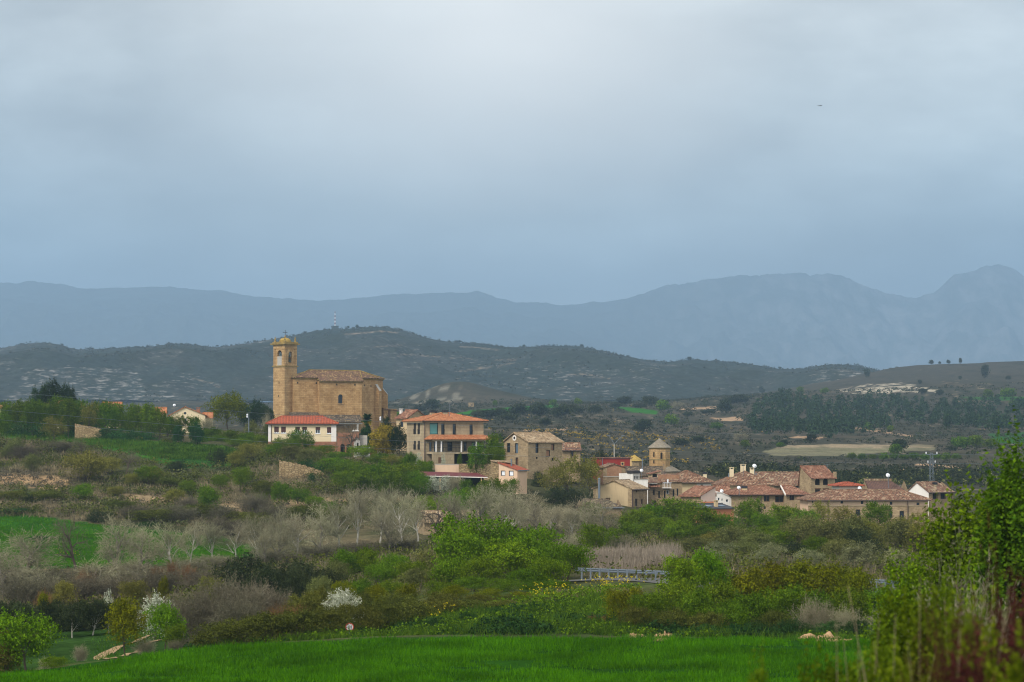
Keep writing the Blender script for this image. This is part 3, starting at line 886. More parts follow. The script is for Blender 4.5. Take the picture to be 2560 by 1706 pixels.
S.view_settings.view_transform = 'Standard'
S.view_settings.look = 'None'
S.view_settings.exposure = 0.0
S.view_settings.gamma = 1.0
S.cycles.use_denoising = True
S.cycles.use_adaptive_sampling = False
S.cycles.denoiser = 'OPENIMAGEDENOISE'
S.cycles.max_bounces = 5
S.cycles.diffuse_bounces = 1
S.cycles.filter_width = 1.1
S.cycles.transmission_bounces = 3
S.cycles.transparent_max_bounces = 6
S.cycles.volume_bounces = 1

# ------------------------------------------------------------------ buildings
class Bld:
    """house whose two visible walls meet at the near corner cx: wall R runs right and back, wall L runs left and back"""
    def __init__(s, name, label, cat, cx, D, base, th, L=None, R=None, Lm=None, Rm=None, group=None):
        s.k = FPX / D; s.cx = cx; s.base = base; s.th = math.radians(th)
        s.cs, s.sn = math.cos(s.th), math.sin(s.th)
        s.w = Rm if Rm else (R - cx) / s.k / s.cs
        s.d = Lm if Lm else (cx - L) / s.k / s.sn
        o = P(cx, base, D)
        s.root = empty(name, o, s.th, label, cat, group)
        s.op = {'R': [], 'L': []}

    def z(s, py): return (s.base - py) / s.k
    def xr(s, px): return (px - s.cx) / (s.k * s.cs)
    def yl(s, px): return (s.cx - px) / (s.k * s.sn)

    def opening(s, face, a, b, p0, p1, style='dark', **kw):
        """photo pixel box of a window or door"""
        u0, u1 = (s.xr(a), s.xr(b)) if face == 'R' else (s.yl(b), s.yl(a))
        s.op[face].append((u0, u1, s.z(p1), s.z(p0), style, kw))

    def walls(s, mat, eave, zb=-3.0, matL=None, zL=None, gable=None, name='wall', shed=None):
        """four walls up to eave (pixel row); gable=('L'|'R', apex row, apex fraction)"""
        ze = s.z(eave) if eave > 50 else eave
        s.ze = ze
        mats = [mat, matL or mat]
        b = MB()
        for face in 'RL':
            b.cur = 0 if face == 'R' else 1
            W = s.w if face == 'R' else s.d
            ops = [o for o in s.op[face]]
            us = sorted(set([0.0, W] + [q for o in ops for q in o[:2]])); zs = sorted(set([zb, ze] + [q for o in ops for q in o[2:4]]))
            def pt(u, z, dep=0.0):
                return Vector((u, dep, z)) if face == 'R' else Vector((dep, u, z))
            for i in range(len(us) - 1):
                for j in range(len(zs) - 1):
                    uc, zc_ = (us[i] + us[i + 1]) / 2, (zs[j] + zs[j + 1]) / 2
                    if any(o[0] < uc < o[1] and o[2] < zc_ < o[3] for o in ops): continue
                    q = [pt(us[i], zs[j]), pt(us[i + 1], zs[j]), pt(us[i + 1], zs[j + 1]), pt(us[i], zs[j + 1])]
                    b.poly(q if face == 'R' else q[::-1])
            for o in ops:
                u0, u1, z0, z1, st, kw = o
                dp = kw.get('dep', 0.22)
                for (ua, za, ub, zb_) in ((u0, z0, u1, z0), (u1, z0, u1, z1), (u1, z1, u0, z1), (u0, z1, u0, z0)):
                    q = [pt(ua, za), pt(ub, zb_), pt(ub, zb_, dp), pt(ua, za, dp)]
                    b.poly(q[::-1] if face == 'R' else q)
                s._window(face, o, pt)
        b.cur = 0
        w, d = s.w, s.d
        b.poly([(w, 0, zb), (w, d, zb), (w, d, ze), (w, 0, ze)])
        b.poly([(w, d, zb), (0, d, zb), (0, d, ze), (w, d, ze)])
        if gable:
            f, ap, fr = gable
            za = s.z(ap) if ap > 50 else ap
            s.za = za; s.fr = fr
            if f == 'L':
                b.cur = 1
                b.poly([(0, d, ze), (0, 0, ze), (0, d * fr, za)]); b.cur = 0
                b.poly([(w, 0, ze), (w, d, ze), (w, d * fr, za)])
            else:
                b.poly([(0, 0, ze), (w, 0, ze), (w * fr, 0, za)])
                b.poly([(w, d, ze), (0, d, ze), (w * fr, d, za)])
        if shed:                      # extra wall strip under a single pitch roof; shed = (side that is high, row)
            f, hy = shed
            zh = s.z(hy) if hy > 50 else hy
            s.zh = zh; s.shed = f
            if f == 'd':              # high at the far end of wall L
                b.cur = 1; b.poly([(0, d, ze), (0, 0, ze), (0, d, zh)]); b.cur = 0
                b.poly([(w, 0, ze), (w, d, ze), (w, d, zh)]); b.poly([(w, d, ze), (0, d, ze), (0, d, zh), (w, d, zh)])
            elif f == 'w':            # high at the far end of wall R
                b.poly([(0, 0, ze), (w, 0, ze), (w, 0, zh)]); b.poly([(w, d, ze), (0, d, ze), (w, d, zh)])
                b.poly([(w, 0, ze), (w, d, ze), (w, d, zh), (w, 0, zh)])
        s.wall = b.build(name, mats, s.root)
        return s

    def _window(s, face, o, pt):
        u0, u1, z0, z1, st, kw = o
        dp = kw.get('dep', 0.22)
        if st in ('hole',): return
        fr = M['darkframe']; gl = M['glass']
        if st in ('white', 'shutter', 'halfshutter'): fr = M['whiteframe']
        if st == 'wood': fr = M['wood']
        def bar(b, a0, a1, c0, c1, d0, d1):
            p = [pt(a0, c0, d0), pt(a1, c1, d1)]
            xs = sorted((p[0].x, p[1].x)); ys = sorted((p[0].y, p[1].y)); zs = sorted((p[0].z, p[1].z))
            b.box(xs[0], xs[1], ys[0], ys[1], zs[0], zs[1])
        f = MB(); t = min(0.09, (u1 - u0) * 0.12)
        bar(f, u0, u0 + t, z0, z1, dp - 0.10, dp); bar(f, u1 - t, u1, z0, z1, dp - 0.10, dp)
        bar(f, u0 + t, u1 - t, z0, z0 + t, dp - 0.10, dp); bar(f, u0 + t, u1 - t, z1 - t, z1, dp - 0.10, dp)
        nm = kw.get('nm', 'window')
        if st in ('white', 'wood', 'halfshutter', 'shutter', 'glass') and u1 - u0 > 0.6:
            um = (u0 + u1) / 2; bar(f, um - t / 2, um + t / 2, z0 + t, z1 - t, dp - 0.09, dp - 0.005)
            if st == 'white': 
                zm = z0 + (z1 - z0) * 0.5; bar(f, u0 + t, um - t / 2, zm - .03, zm + .03, dp - 0.09, dp - 0.005); bar(f, um + t / 2, u1 - t, zm - .03, zm + .03, dp - 0.09, dp - 0.005)
        wo = f.build(nm, fr, s.root)
        pm = gl; pn = 'pane'
        if st == 'teal': pm = M['teal']; pn = 'blind'
        if st == 'sky': pm = M['glass_sky']
        if st == 'bricked': pm = M['oldbrick']; pn = 'infill'
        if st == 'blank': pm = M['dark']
        if st == 'whiteblind': pm = M['whiteframe']; pn = 'blind'
        if st == 'door': pm = M['wood']; pn = 'leaf'
        b = MB(); bar(b, u0 + 0.002, u1 - 0.002, z0 + 0.002, z1 - 0.002, dp + 0.003, dp + 0.04)
        b.build(pn, pm, wo)
        if st in ('shutter', 'halfshutter'):
            zz = z0 + (z1 - z0) * (0.16 if st == 'shutter' else 0.55)
            b = MB(); bar(b, u0 + 0.01, u1 - 0.01, zz, z1 - 0.005, dp - 0.16, dp - 0.112); b.build('shutter', M['shutter'], wo)
        if kw.get('sill'):
            b = MB(); 
            bar(b, u0 - 0.08, u1 + 0.08, z0 - 0.09, z0 - 0.004, -0.09, -0.004); b.build('sill', kw['sill'], wo)
        if kw.get('lintel'):
            b = MB(); bar(b, u0 - 0.12, u1 + 0.12, z1 + 0.004, z1 + 0.22, -0.03, -0.004); b.build('lintel', kw['lintel'], wo)
        if kw.get('rail'):
            b = MB(); zr = z0 + 0.95
            for q in np.arange(u0, u1 + 0.01, 0.16): bar(b, q - .012, q + .012, z0 + .02, zr - .03, -0.10, -0.076)
            bar(b, u0 - .05, u1 + .05, zr - .025, zr + .02, -0.11, -0.07); b.build('railing', M['iron'], wo)

    def roof_gable(s, mat, axis='X', o=0.35, t=0.14, rake=0.15, name='roof', hip0=0, hip1=0):
        """ridge along X (gable on wall L) or along Y (gable on wall R)"""
        w, d, ze, za, fr = s.w, s.d, s.ze, s.za, s.fr
        b = MB()
        up = 0.05
        if axis == 'X':
            sl0 = (za - ze) / (d * fr); sl1 = (za - ze) / (d * (1 - fr))
            x0, x1 = -rake, w + rake
            b.slab([(x0, -o, ze - sl0 * o + up), (x1, -o, ze - sl0 * o + up), (x1 - hip1, d * fr, za + up), (x0 + hip0, d * fr, za + up)], t)
            b.slab([(x0 + hip0, d * fr, za + up), (x1 - hip1, d * fr, za + up), (x1, d + o, ze - sl1 * o + up), (x0, d + o, ze - sl1 * o + up)], t)
            b.tube([(x0 + hip0, d * fr, za + up), (x1 - hip1, d * fr, za + up)], 0.11, 6)
            if hip1: b.slab([(x1, -o, ze - sl0 * o + up), (x1, d + o, ze - sl1 * o + up), (x1 - hip1, d * fr, za + up)], t)
            if hip0: b.slab([(x0, d + o, ze - sl1 * o + up), (x0, -o, ze - sl0 * o + up), (x0 + hip0, d * fr, za + up)], t)
        else:
            sl0 = (za - ze) / (w * fr); sl1 = (za - ze) / (w * (1 - fr))
            y0, y1 = -rake, d + rake
            b.slab([(-o, y1, ze - sl0 * o + up), (-o, y0, ze - sl0 * o + up), (w * fr, y0, za + up), (w * fr, y1, za + up)], t)
            b.slab([(w * fr, y1, za + up), (w * fr, y0, za + up), (w + o, y0, ze - sl1 * o + up), (w + o, y1, ze - sl1 * o + up)], t)
            b.tube([(w * fr, y0, za + up), (w * fr, y1, za + up)], 0.11, 6)
        s.roof = b.build(name, mat, s.root)
        return s.roof

    def roof_hip(s, mat, rise, o=0.5, t=0.14, inset=None, x0=0, x1=None, y0=0, y1=None, ze=None, name='roof', caps=True):
        x1 = s.w if x1 is None else x1; y1 = s.d if y1 is None else y1
        ze = s.ze if ze is None else ze
        a0, a1, b0, b1 = x0 - o, x1 + o, y0 - o, y1 + o
        W, Dp = a1 - a0, b1 - b0
        ins = inset if inset is not None else min(W, Dp) / 2
        up = 0.05; zt = ze + rise
        b = MB()
        if W >= Dp:
            r0, r1 = Vector((a0 + ins, (b0 + b1) / 2, zt)), Vector((a1 - ins, (b0 + b1) / 2, zt))
        else:
            r0, r1 = Vector(((a0 + a1) / 2, b0 + ins, zt)), Vector(((a0 + a1) / 2, b1 - ins, zt))
        A, B, C_, E = [Vector((x, y, ze + up)) for x, y in ((a0, b0), (a1, b0), (a1, b1), (a0, b1))]
        if W >= Dp:
            b.slab([A, B, r1, r0], t); b.slab([B, C_, r1], t); b.slab([C_, E, r0, r1], t); b.slab([E, A, r0], t)
            hips = ((A, r0), (E, r0), (B, r1), (C_, r1), (r0, r1))
        else:
            b.slab([A, B, r0], t); b.slab([B, C_, r1, r0], t); b.slab([C_, E, r1], t); b.slab([E, A, r0, r1], t)
            hips = ((A, r0), (B, r0), (C_, r1), (E, r1), (r0, r1))
        if caps:
            for p, q in hips: b.tube([p, q], 0.11, 6)
        s.roof = b.build(name, mat, s.root)
        return s.roof

    def roof_shed(s, mat, o=0.3, t=0.13, name='roof'):
        w, d, ze, zh = s.w, s.d, s.ze, s.zh
        b = MB(); up = 0.05
        if s.shed == 'd':
            sl = (zh - ze) / d
            b.slab([(-.2, -o, ze - sl * o + up), (w + .2, -o, ze - sl * o + up), (w + .2, d + .1, zh + sl * .1 + up), (-.2, d + .1, zh + sl * .1 + up)], t)
        else:
            sl = (zh - ze) / w
            b.slab([(-o, d + .2, ze - sl * o + up), (-o, -.2, ze - sl * o + up), (w + .1, -.2, zh + sl * .1 + up), (w + .1, d + .2, zh + sl * .1 + up)], t)
        s.roof = b.build(name, mat, s.root)
        return s.roof

    def gutter(s, mat=None, z=None, x0=None, x1=None, y=-0.45):
        z = s.ze - 0.22 if z is None else z
        b = MB(); b.tube([(-.3 if x0 is None else x0, y, z), (s.w + .3 if x1 is None else x1, y, z)], 0.09, 6)
        return b.build('gutter', mat or M['gutter'], s.root)

    def pipe(s, x, z0, z1, mat=None, y=-0.09, face='R'):
        b = MB()
        p = [(x, y, z0), (x, y, z1)] if face == 'R' else [(y, x, z0), (y, x, z1)]
        b.tube(p, 0.07, 6); return b.build('downpipe', mat or M['gutter'], s.root)

    def chimney(s, x, y, z0, z1, wx=0.7, wy=0.6, mat=None, cap='slab', parent=None):
        b = MB(); b.box(x - wx / 2, x + wx / 2, y - wy / 2, y + wy / 2, z0, z1)
        c = b.build('chimney', mat or M['concrete'], parent or s.roof)
        b = MB()
        if cap == 'slab':
            for sx in (-1, 1):
                for sy in (-1, 1):
                    b.box(x + sx * (wx / 2 - .08) - .07, x + sx * (wx / 2 - .08) + .07, y + sy * (wy / 2 - .08) - .07, y + sy * (wy / 2 - .08) + .07, z1 + .003, z1 + .25)
            b.box(x - wx / 2 - .08, x + wx / 2 + .08, y - wy / 2 - .08, y + wy / 2 + .08, z1 + .253, z1 + .34)
            b.build('chimney_cap', mat or M['concrete'], c)
        elif cap == 'black':
            b.box(x - wx / 2 - .06, x + wx / 2 + .06, y - wy / 2 - .06, y + wy / 2 + .06, z1 + .003, z1 + .42); b.build('chimney_cap', M['iron'], c)
        elif cap == 'pot':
            b.tube([(x, y, z1 + .003), (x, y, z1 + 0.8)], 0.12, 8); b.build('chimney_pot', M['steel'], c)
        return c

    def part(s, name, mb, mat, parent=None, smooth=False):
        return mb.build(name, mat, parent or s.root, smooth)


def arch_panel(b, T, u0, u1, z0, z1, zs, dep=0.0, n=8):
    """wall piece with a round headed hole: fills the box u0..u1, z0..z1 above the springing line zs outside the arch"""
    r = (u1 - u0) / 2; uc = (u0 + u1) / 2
    pts = [(uc + r * math.cos(PI - PI * i / n), zs + r * math.sin(PI * i / n)) for i in range(n + 1)]
    for i in range(n):
        (ua, za), (ub, zb) = pts[i], pts[i + 1]
        b.poly([T(ua, za, dep), T(ub, zb, dep), T(ub, z1, dep), T(ua, z1, dep)])
    return b


# ================================================================== church
CD = 800.0; ck = FPX / CD
CB = 1105.0
ch = Bld('church', 'large ochre stone church with square bell tower and tiled roof on the hilltop', 'church', 735, CD, CB, 20, Lm=13, Rm=19)
cr = ch.root
zE = ch.z(944); zE2 = zE - 0.95; zR = ch.z(924)
plan = [(0, 0), (6.9, 0), (6.9, -2.0), (19.3, -2.0), (19.3, 0.4), (25.6, 4.6), (29.4, 10.6), (29.4, 13), (0, 13)]
top = [zE, zE, zE2, zE2, zE, zE, zE, zE, zE]
# long wall facing the valley, with a true recess for the arched window
b = MB()
wx0, wx1 = ch.xr(838), ch.xr(849); wz0, wz1 = ch.z(1009), ch.z(986)
zs = wz1 - (wx1 - wx0) / 2
Tn = lambda u, z, dep: Vector((u, -2.0 + dep, z))
for i in range(len(plan)):
    p, q = plan[i], plan[(i + 1) % len(plan)]
    if i == 2:
        xs = [6.9, wx0, wx1, 19.3]
        b.poly([(6.9, -2, -6), (wx0, -2, -6), (wx0, -2, zE2), (6.9, -2, zE2)])
        b.poly([(wx1, -2, -6), (19.3, -2, -6), (19.3, -2, zE2), (wx1, -2, zE2)])
        b.poly([(wx0, -2, -6), (wx1, -2, -6), (wx1, -2, wz0), (wx0, -2, wz0)])
        b.poly([(wx0, -2, wz1), (wx1, -2, wz1), (wx1, -2, zE2), (wx0, -2, zE2)])
        arch_panel(b, Tn, wx0, wx1, zs, wz1, zs)
        b.poly([(wx0, -2, wz0), (wx0, -2, zs), (wx0, -1.4, zs), (wx0, -1.4, wz0)][::-1]); b.poly([(wx1, -2, wz0), (wx1, -2, zs), (wx1, -1.4, zs), (wx1, -1.4, wz0)])
        b.poly([(wx0, -2, wz0), (wx1, -2, wz0), (wx1, -1.4, wz0), (wx0, -1.4, wz0)])
    else:
        zt = min(top[i], top[(i + 1) % len(plan)]) if i not in (1, 3) else zE2
        b.poly([(p[0], p[1], -6), (q[0], q[1], -6), (q[0], q[1], zt), (p[0], p[1], zt)])
        if i in (1, 3):
            b.poly([(p[0], p[1], zE2), (q[0], q[1], zE2), ((p[0], p[1], zE) if i == 1 else (q[0], q[1], zE))])
b.build('nave_wall', M['church'], cr)
f = MB(); f.box(wx0 + .02, wx1 - .02, -1.5, -1.45, wz0, wz1 - .05)
wo = f.build('window', M['glass'], cr)
f = MB()
for q in np.linspace(wx0 + .1, wx1 - .1, 5): f.box(q - .025, q + .025, -1.62, -1.585, wz0, wz1 - .1)
for q in np.linspace(wz0 + .3, wz1 - .5, 5): f.box(wx0, wx1, -1.58, -1.55, q - .025, q + .025)
f.build('window_grille', M['iron'], wo)
f = MB(); f.box(wx0 - .25, wx1 + .25, -2.16, -2.004, wz0 - .28, wz0 - .02); f.build('sill', M['tower'], wo)
for px, py in ((743.5, 957.5), (789, 958), (834, 961.5), (879, 962)):
    x = ch.xr(px); z = ch.z(py); y = 0 if px < 792 else -2.0
    f = MB(); f.box(x - .2, x + .2, y - .012, y + .3, z - .24, z + .24); f.build('vent_hole', M['dark'], cr)
for t_, py in ((0.3, 962.5), (0.68, 964)):
    x = 19.3 + 6.3 * t_; y = 0.4 + 4.2 * t_; z = ch.z(py)
    T = Matrix.Translation((x, y, z)) @ Matrix.Rotation(math.atan2(4.2, 6.3), 4, 'Z')
    f = MB(); f.box(-.2, .2, -.012, .2, -.24, .24, T); f.build('vent_hole', M['dark'], cr)
# moulded eaves
b = MB(); ev = [(-.3, -.28), (6.62, -.28), (6.62, -2.28), (19.58, -2.28), (19.58, 0.3), (25.85, 4.45), (29.7, 10.5)]
for i in range(len(ev) - 1):
    p, q = Vector((*ev[i], 0)), Vector((*ev[i + 1], 0)); dn = (q - p).normalized(); nn = Vector((-dn.y, dn.x, 0))
    zt = (zE2 if i in (2,) else zE) - (0.4 if i in (1, 3) else 0)
    b.poly([p + Vector((0, 0, zt - .35)), q + Vector((0, 0, zt - .35)), q + Vector((0, 0, zt - .03)), p + Vector((0, 0, zt - .03))])
    b.poly([p + nn * .28 + Vector((0, 0, zt - .5)), q + nn * .28 + Vector((0, 0, zt - .5)), q + Vector((0, 0, zt - .35)), p + Vector((0, 0, zt - .35))])
b.build('eaves_moulding', M['lichen'], cr)
# roof
rA, rB = Vector((5.95, 5.5, zR)), Vector((21.0, 5.6, zR - .12))
sl = (zR - zE) / 5.9
b = MB(); u = .06; t_ = .2
e0 = Vector((-.4, -.5, zE + u)); e1 = Vector((6.75, -.5, zE + u)); e2 = Vector((6.75, -2.5, zE2 + u)); e3 = Vector((19.7, -2.5, zE2 + u)); e4 = Vector((19.9, 0.1, zE + u)); e5 = Vector((26.0, 4.3, zE + u)); e6 = Vector((29.9, 10.5, zE + u)); e7 = Vector((29.9, 13.4, zE + u)); e8 = Vector((-.4, 13.4, zE + u))
m1 = Vector((6.75, 5.5, zR))
b.slab([e0, e1, m1, rA], t_); b.slab([e1, e2, e3, rB, m1], t_)
b.slab([e3, e4, rB], t_); b.slab([e4, e5, rB], t_); b.slab([e5, e6, rB], t_); b.slab([e6, e7, rB], t_)
b.slab([e7, e8, rA, rB], t_); b.slab([e8, e0, rA], t_)
b.build('roof', M['tile_church'], cr)
b = MB()
for p, q in ((rA, m1), (m1, rB), (rB, e5), (rB, e4), (rA, e0), (rB, e6)): b.tube([p + Vector((0, 0, .06)), q + Vector((0, 0, .06))], .13, 6)
b.build('ridge_tiles', M['lichen'], cr)
# buttresses of the apse with sloping caps
def buttress(p, ang, wd, dp, zt, zs_):
    T = Matrix.Translation((p[0], p[1], 0)) @ Matrix.Rotation(ang, 4, 'Z')
    b = MB()
    pr = [(-dp, -6), (-dp, zt), (0.1, zs_), (0.1, -6)]
    Lf = [T @ Vector((-wd / 2, y, z)) for y, z in pr]; Rt = [T @ Vector((wd / 2, y, z)) for y, z in pr]
    b.poly(Lf); b.poly(Rt[::-1])
    for i in range(4):
        j = (i + 1) % 4
        b.poly([Lf[j], Lf[i], Rt[i], Rt[j]])
    o = b.build('buttress', M['church'], cr)
    c = MB(); c.poly([T @ Vector(q) for q in ((-wd / 2 - .05, -dp - .08, zt), (wd / 2 + .05, -dp - .08, zt), (wd / 2 + .05, 0, zs_ + .06), (-wd / 2 - .05, 0, zs_ + .06))])
    c.build('buttress_cap', M['concrete'], o)
buttress((25.6, 4.6), math.radians(45), 1.4, 1.3, ch.z(976), ch.z(959))
buttress((29.4, 10.6), math.radians(62), 1.3, 1.4, ch.z(984), ch.z(968))
# low lean-to roofs and porch against the long wall
for (pa, pb, y0, zt, zl) in ((ch.xr(722), ch.xr(793), 0, 1031, 1041), (ch.xr(793) + .03, ch.xr(891), -2.0, 1037, 1055)):
    w_ = 3.2
    b = MB(); b.slab([(pa, y0 - w_ - .3, ch.z(zl)), (pb, y0 - w_ - .3, ch.z(zl)), (pb, y0 - .02, ch.z(zt)), (pa, y0 - .02, ch.z(zt))], .18)
    b.build('porch_roof', M['tile_black'], cr)
b = MB()
xa, xb = ch.xr(795), ch.xr(889); zt = ch.z(1056)
b.box(xa, ch.xr(822), -5.15, -2.01, -6, zt - .22); b.box(ch.xr(876), ch.xr(880), -5.15, -4.8, -6, zt - .2); b.box(xa, xb, -5.2, -4.95, zt - .55, zt - .23)
b.build('porch_wall', M['concrete'], cr)
# sacristy behind the apse
b = MB(); sx0, sy0 = 29.5, 8.5
T = Matrix.Translation((29.2, 9.0, 0)) @ Matrix.Rotation(math.radians(10), 4, 'Z')
zt = ch.z(1021)
b.box(0, 4.2, 0, 5, -6, zt, T); sa = b.build('sacristy_wall', M['church'], cr)
b = MB(); b.slab([T @ Vector(q) for q in ((-.1, -.5, zt + .05), (4.6, -.5, zt - .35), (4.6, 5.3, zt - .35), (-.1, 5.3, zt + 1.1))], .16); b.build('sacristy_roof', M['tile_old'], cr)
b = MB(); q0 = ch.z(1050); b.box(1.35, 2.2, -.02, .1, q0, zt - .45, T); b.build('door', M['wood'], cr)

# bell tower (its faces stand at about 45 degrees to the view)
TS = 4.7
tc_ = P(711, CB, CD - 0.5)
rot = math.radians(47) - math.radians(20)
Rm = Matrix.Rotation(-math.radians(20), 4, 'Z')
lc = Rm @ (tc_ - cr.location)
TT = Matrix.Translation(lc) @ Matrix.Rotation(rot, 4, 'Z')     # local: near corner at the origin, +x right-back face, +y left-back face
zz = lambda py: (CB - py) / ck
zc1, zc2, ztop = zz(916), zz(863), zz(859)
tk = ck
def TX(x, y, z): return TT @ Vector((x, y, z))
b = MB()
b.poly([TX(0, 0, -6), TX(TS, 0, -6), TX(TS, 0, zc1), TX(0, 0, zc1)]); b.poly([TX(0, TS, -6), TX(0, 0, -6), TX(0, 0, zc1), TX(0, TS, zc1)])
b.poly([TX(TS, 0, -6), TX(TS, TS, -6), TX(TS, TS, zc1), TX(TS, 0, zc1)]); b.poly([TX(TS, TS, -6), TX(0, TS, -6), TX(0, TS, zc1), TX(TS, TS, zc1)])
tw = b.build('tower_shaft', M['tower'], cr)
# belfry: four walls, each pierced by a round headed opening
b = MB()
th_ = 0.75
def bell_wall(T, u0, u1, z0, z1, infill=None):
    W = TS
    r = (u1 - u0) / 2; zs = z1 - r
    for dep, fl in ((0.0, 1), (th_, -1)):
        for q in ([T(0, zc1, dep), T(u0, zc1, dep), T(u0, zc2, dep), T(0, zc2, dep)], [T(u1, zc1, dep), T(W, zc1, dep), T(W, zc2, dep), T(u1, zc2, dep)],
                  [T(u0, zc1, dep), T(u1, zc1, dep), T(u1, z0, dep), T(u0, z0, dep)], [T(u0, z1, dep), T(u1, z1, dep), T(u1, zc2, dep), T(u0, zc2, dep)]):
            b.poly(q)
        arch_panel(b, T, u0, u1, zs, z1, zs, dep)
    b.poly([T(u0, z0, 0), T(u1, z0, 0), T(u1, z0, th_), T(u0, z0, th_)])
    b.poly([T(u0, z0, 0), T(u0, zs, 0), T(u0, zs, th_), T(u0, z0, th_)]); b.poly([T(u1, z0, 0), T(u1, zs, 0), T(u1, zs, th_), T(u1, z0, th_)])
    n = 8; uc = (u0 + u1) / 2
    for i in range(n):
        a0, a1 = PI * i / n, PI * (i + 1) / n
        b.poly([T(uc + r * math.cos(a0), zs + r * math.sin(a0), 0), T(uc + r * math.cos(a1), zs + r * math.sin(a1), 0), T(uc + r * math.cos(a1), zs + r * math.sin(a1), th_), T(uc + r * math.cos(a0), zs + r * math.sin(a0), th_)])
lu = lambda px: (711 - px) / (31.0 / TS); ru = lambda px: (px - 711) / (28.5 / TS)
fR = lambda u, z, dep: TX(u, dep, z); fL = lambda u, z, dep: TX(dep, u, z)
fR2 = lambda u, z, dep: TX(u, TS - dep, z); fL2 = lambda u, z, dep: TX(TS - dep, u, z)
bell_wall(fL, lu(703.4), lu(691), zz(891), zz(876)); bell_wall(fR, ru(719.8), ru(728.6), zz(908), zz(879))
bell_wall(fL2, 1.4, 3.2, zz(891), zz(876)); bell_wall(fR2, 1.4, 3.2, zz(891), zz(879))
be = b.build('belfry', M['tower'], cr)
b = MB(); q = [fL(lu(703.0), zz(914), -.03), fL(lu(691.4), zz(914), -.03), fL(lu(691.4), zz(891.4), -.03), fL(lu(703.0), zz(891.4), -.03)]; b.poly(q[::-1]); b.build('infill_panel', M['concrete'], be)
for f_ in (fL, fR):                                  # corner pilasters and neck mouldings
    for u0 in (0.12, 0.62, TS - 1.0, TS - .42):
        b = MB()
        for (za, zb, pj) in ((zc1 + .25, zc2 - 1.25, .10), (zc2 - 1.25, zc2 - 1.0, .2)):
            A = [f_(u0, za, -pj), f_(u0 + .3, za, -pj), f_(u0 + .3, zb, -pj), f_(u0, zb, -pj)]; Bq = [f_(u0, za, .02), f_(u0 + .3, za, .02), f_(u0 + .3, zb, .02), f_(u0, zb, .02)]
            b.poly(A)
            for i in range(4): b.poly([A[i], A[(i + 1) % 4], Bq[(i + 1) % 4], Bq[i]])
        b.build('pilaster', M['tower'], be)
def ring(z0, z1, pj, mat, nm):
    b = MB(); b.box(-pj, TS + pj, -pj, TS + pj, z0, z1, TT); return b.build(nm, mat, cr)
ring(zc1 - .12, zc1 + .16, .28, M['lichen'], 'string_course')
ring(zz(953.5), zz(952), .06, M['tower'], 'string_course')
ring(zc2, zc2 + .16, .25, M['lichen'], 'cornice'); ring(zc2 + .162, zc2 + .5, .62, M['lichen'], 'cornice'); ring(zc2 + .502, zc2 + .95, .18, M['lichen'], 'parapet')
zp = zc2 + .95
cx_, cy_ = TS / 2, TS / 2
b = MB(); r_ = 1.62; hh = zz(844) - zp
cen = TX(cx_, cy_, zp)
b.lathe([(r_ + .12, 0.0), (r_ + .12, .25)] + [(r_ * math.cos(a), .25 + (hh - .25) * math.sin(a)) for a in np.linspace(0, PI / 2 * .97, 8)], cen, 20)
dm = b.build('dome', M['dome'], cr, True)
b = MB(); zd = zp + hh; c0 = TX(cx_, cy_, 0)
b.lathe([(0.25, zd - .1), (.3, zd + .15), (.12, zd + .3), (.2, zd + .5), (.05, zd + .75)], c0, 8); b.build('finial', M['lichen'], dm)
b = MB(); zt = zz(826); zx = zz(830.5); c = Vector((c0.x, c0.y, 0))
ax = Vector((math.cos(-math.radians(20)), math.sin(-math.radians(20)), 0))
b.tube([c + Vector((0, 0, zd + .7)), c + Vector((0, 0, zt))], .07, 6)
b.tube([c - ax * .5 + Vector((0, 0, zx)), c + ax * .5 + Vector((0, 0, zx))], .07, 6)
for q in (c - ax * .5 + Vector((0, 0, zx)), c + ax * .5 + Vector((0, 0, zx)), c + Vector((0, 0, zt))): b.lathe([(.02, -.14), (.13, 0), (.02, .14)], q, 6)
b.build('cross', M['iron'], dm)
for x, y in ((.35, TS - .35), (TS - .35, .35), (.35, .35), (TS - .35, TS - .35)):
    b = MB(); p = TX(x, y, zp)
    b.lathe([(.33, 0), (.33, .3), (.2, .38), (.3, .6), (.24, .85), (.1, 1.0), (.16, 1.15), (.12, 1.35), (.02, 1.5)], p, 8); b.build('pinnacle', M['lichen'], cr)
def bell(p, r, h):
    b = MB(); b.lathe([(.05, h), (r * .45, h * .95), (r * .6, h * .5), (r * .8, h * .2), (r, 0), (r * .9, .02)], p, 12); return b.build('bell', M['bronze'], cr, True)
bell(TX(ru(724.2), .35, zz(905)), .42, .75); bell(TX(.35, lu(697), zz(889)), .33, .6); bell(TX(ru(724.2), .4, zz(893)), .35, .7)
for px, py in ((696, 956.5), (695, 990.5)):
    b = MB(); q = lu(px); T4 = TT
    b.box(-.012, .2, q - .13, q + .13, zz(py + 2.6), zz(py - 2.6), TT); b.build('slit_window', M['dark'], tw)

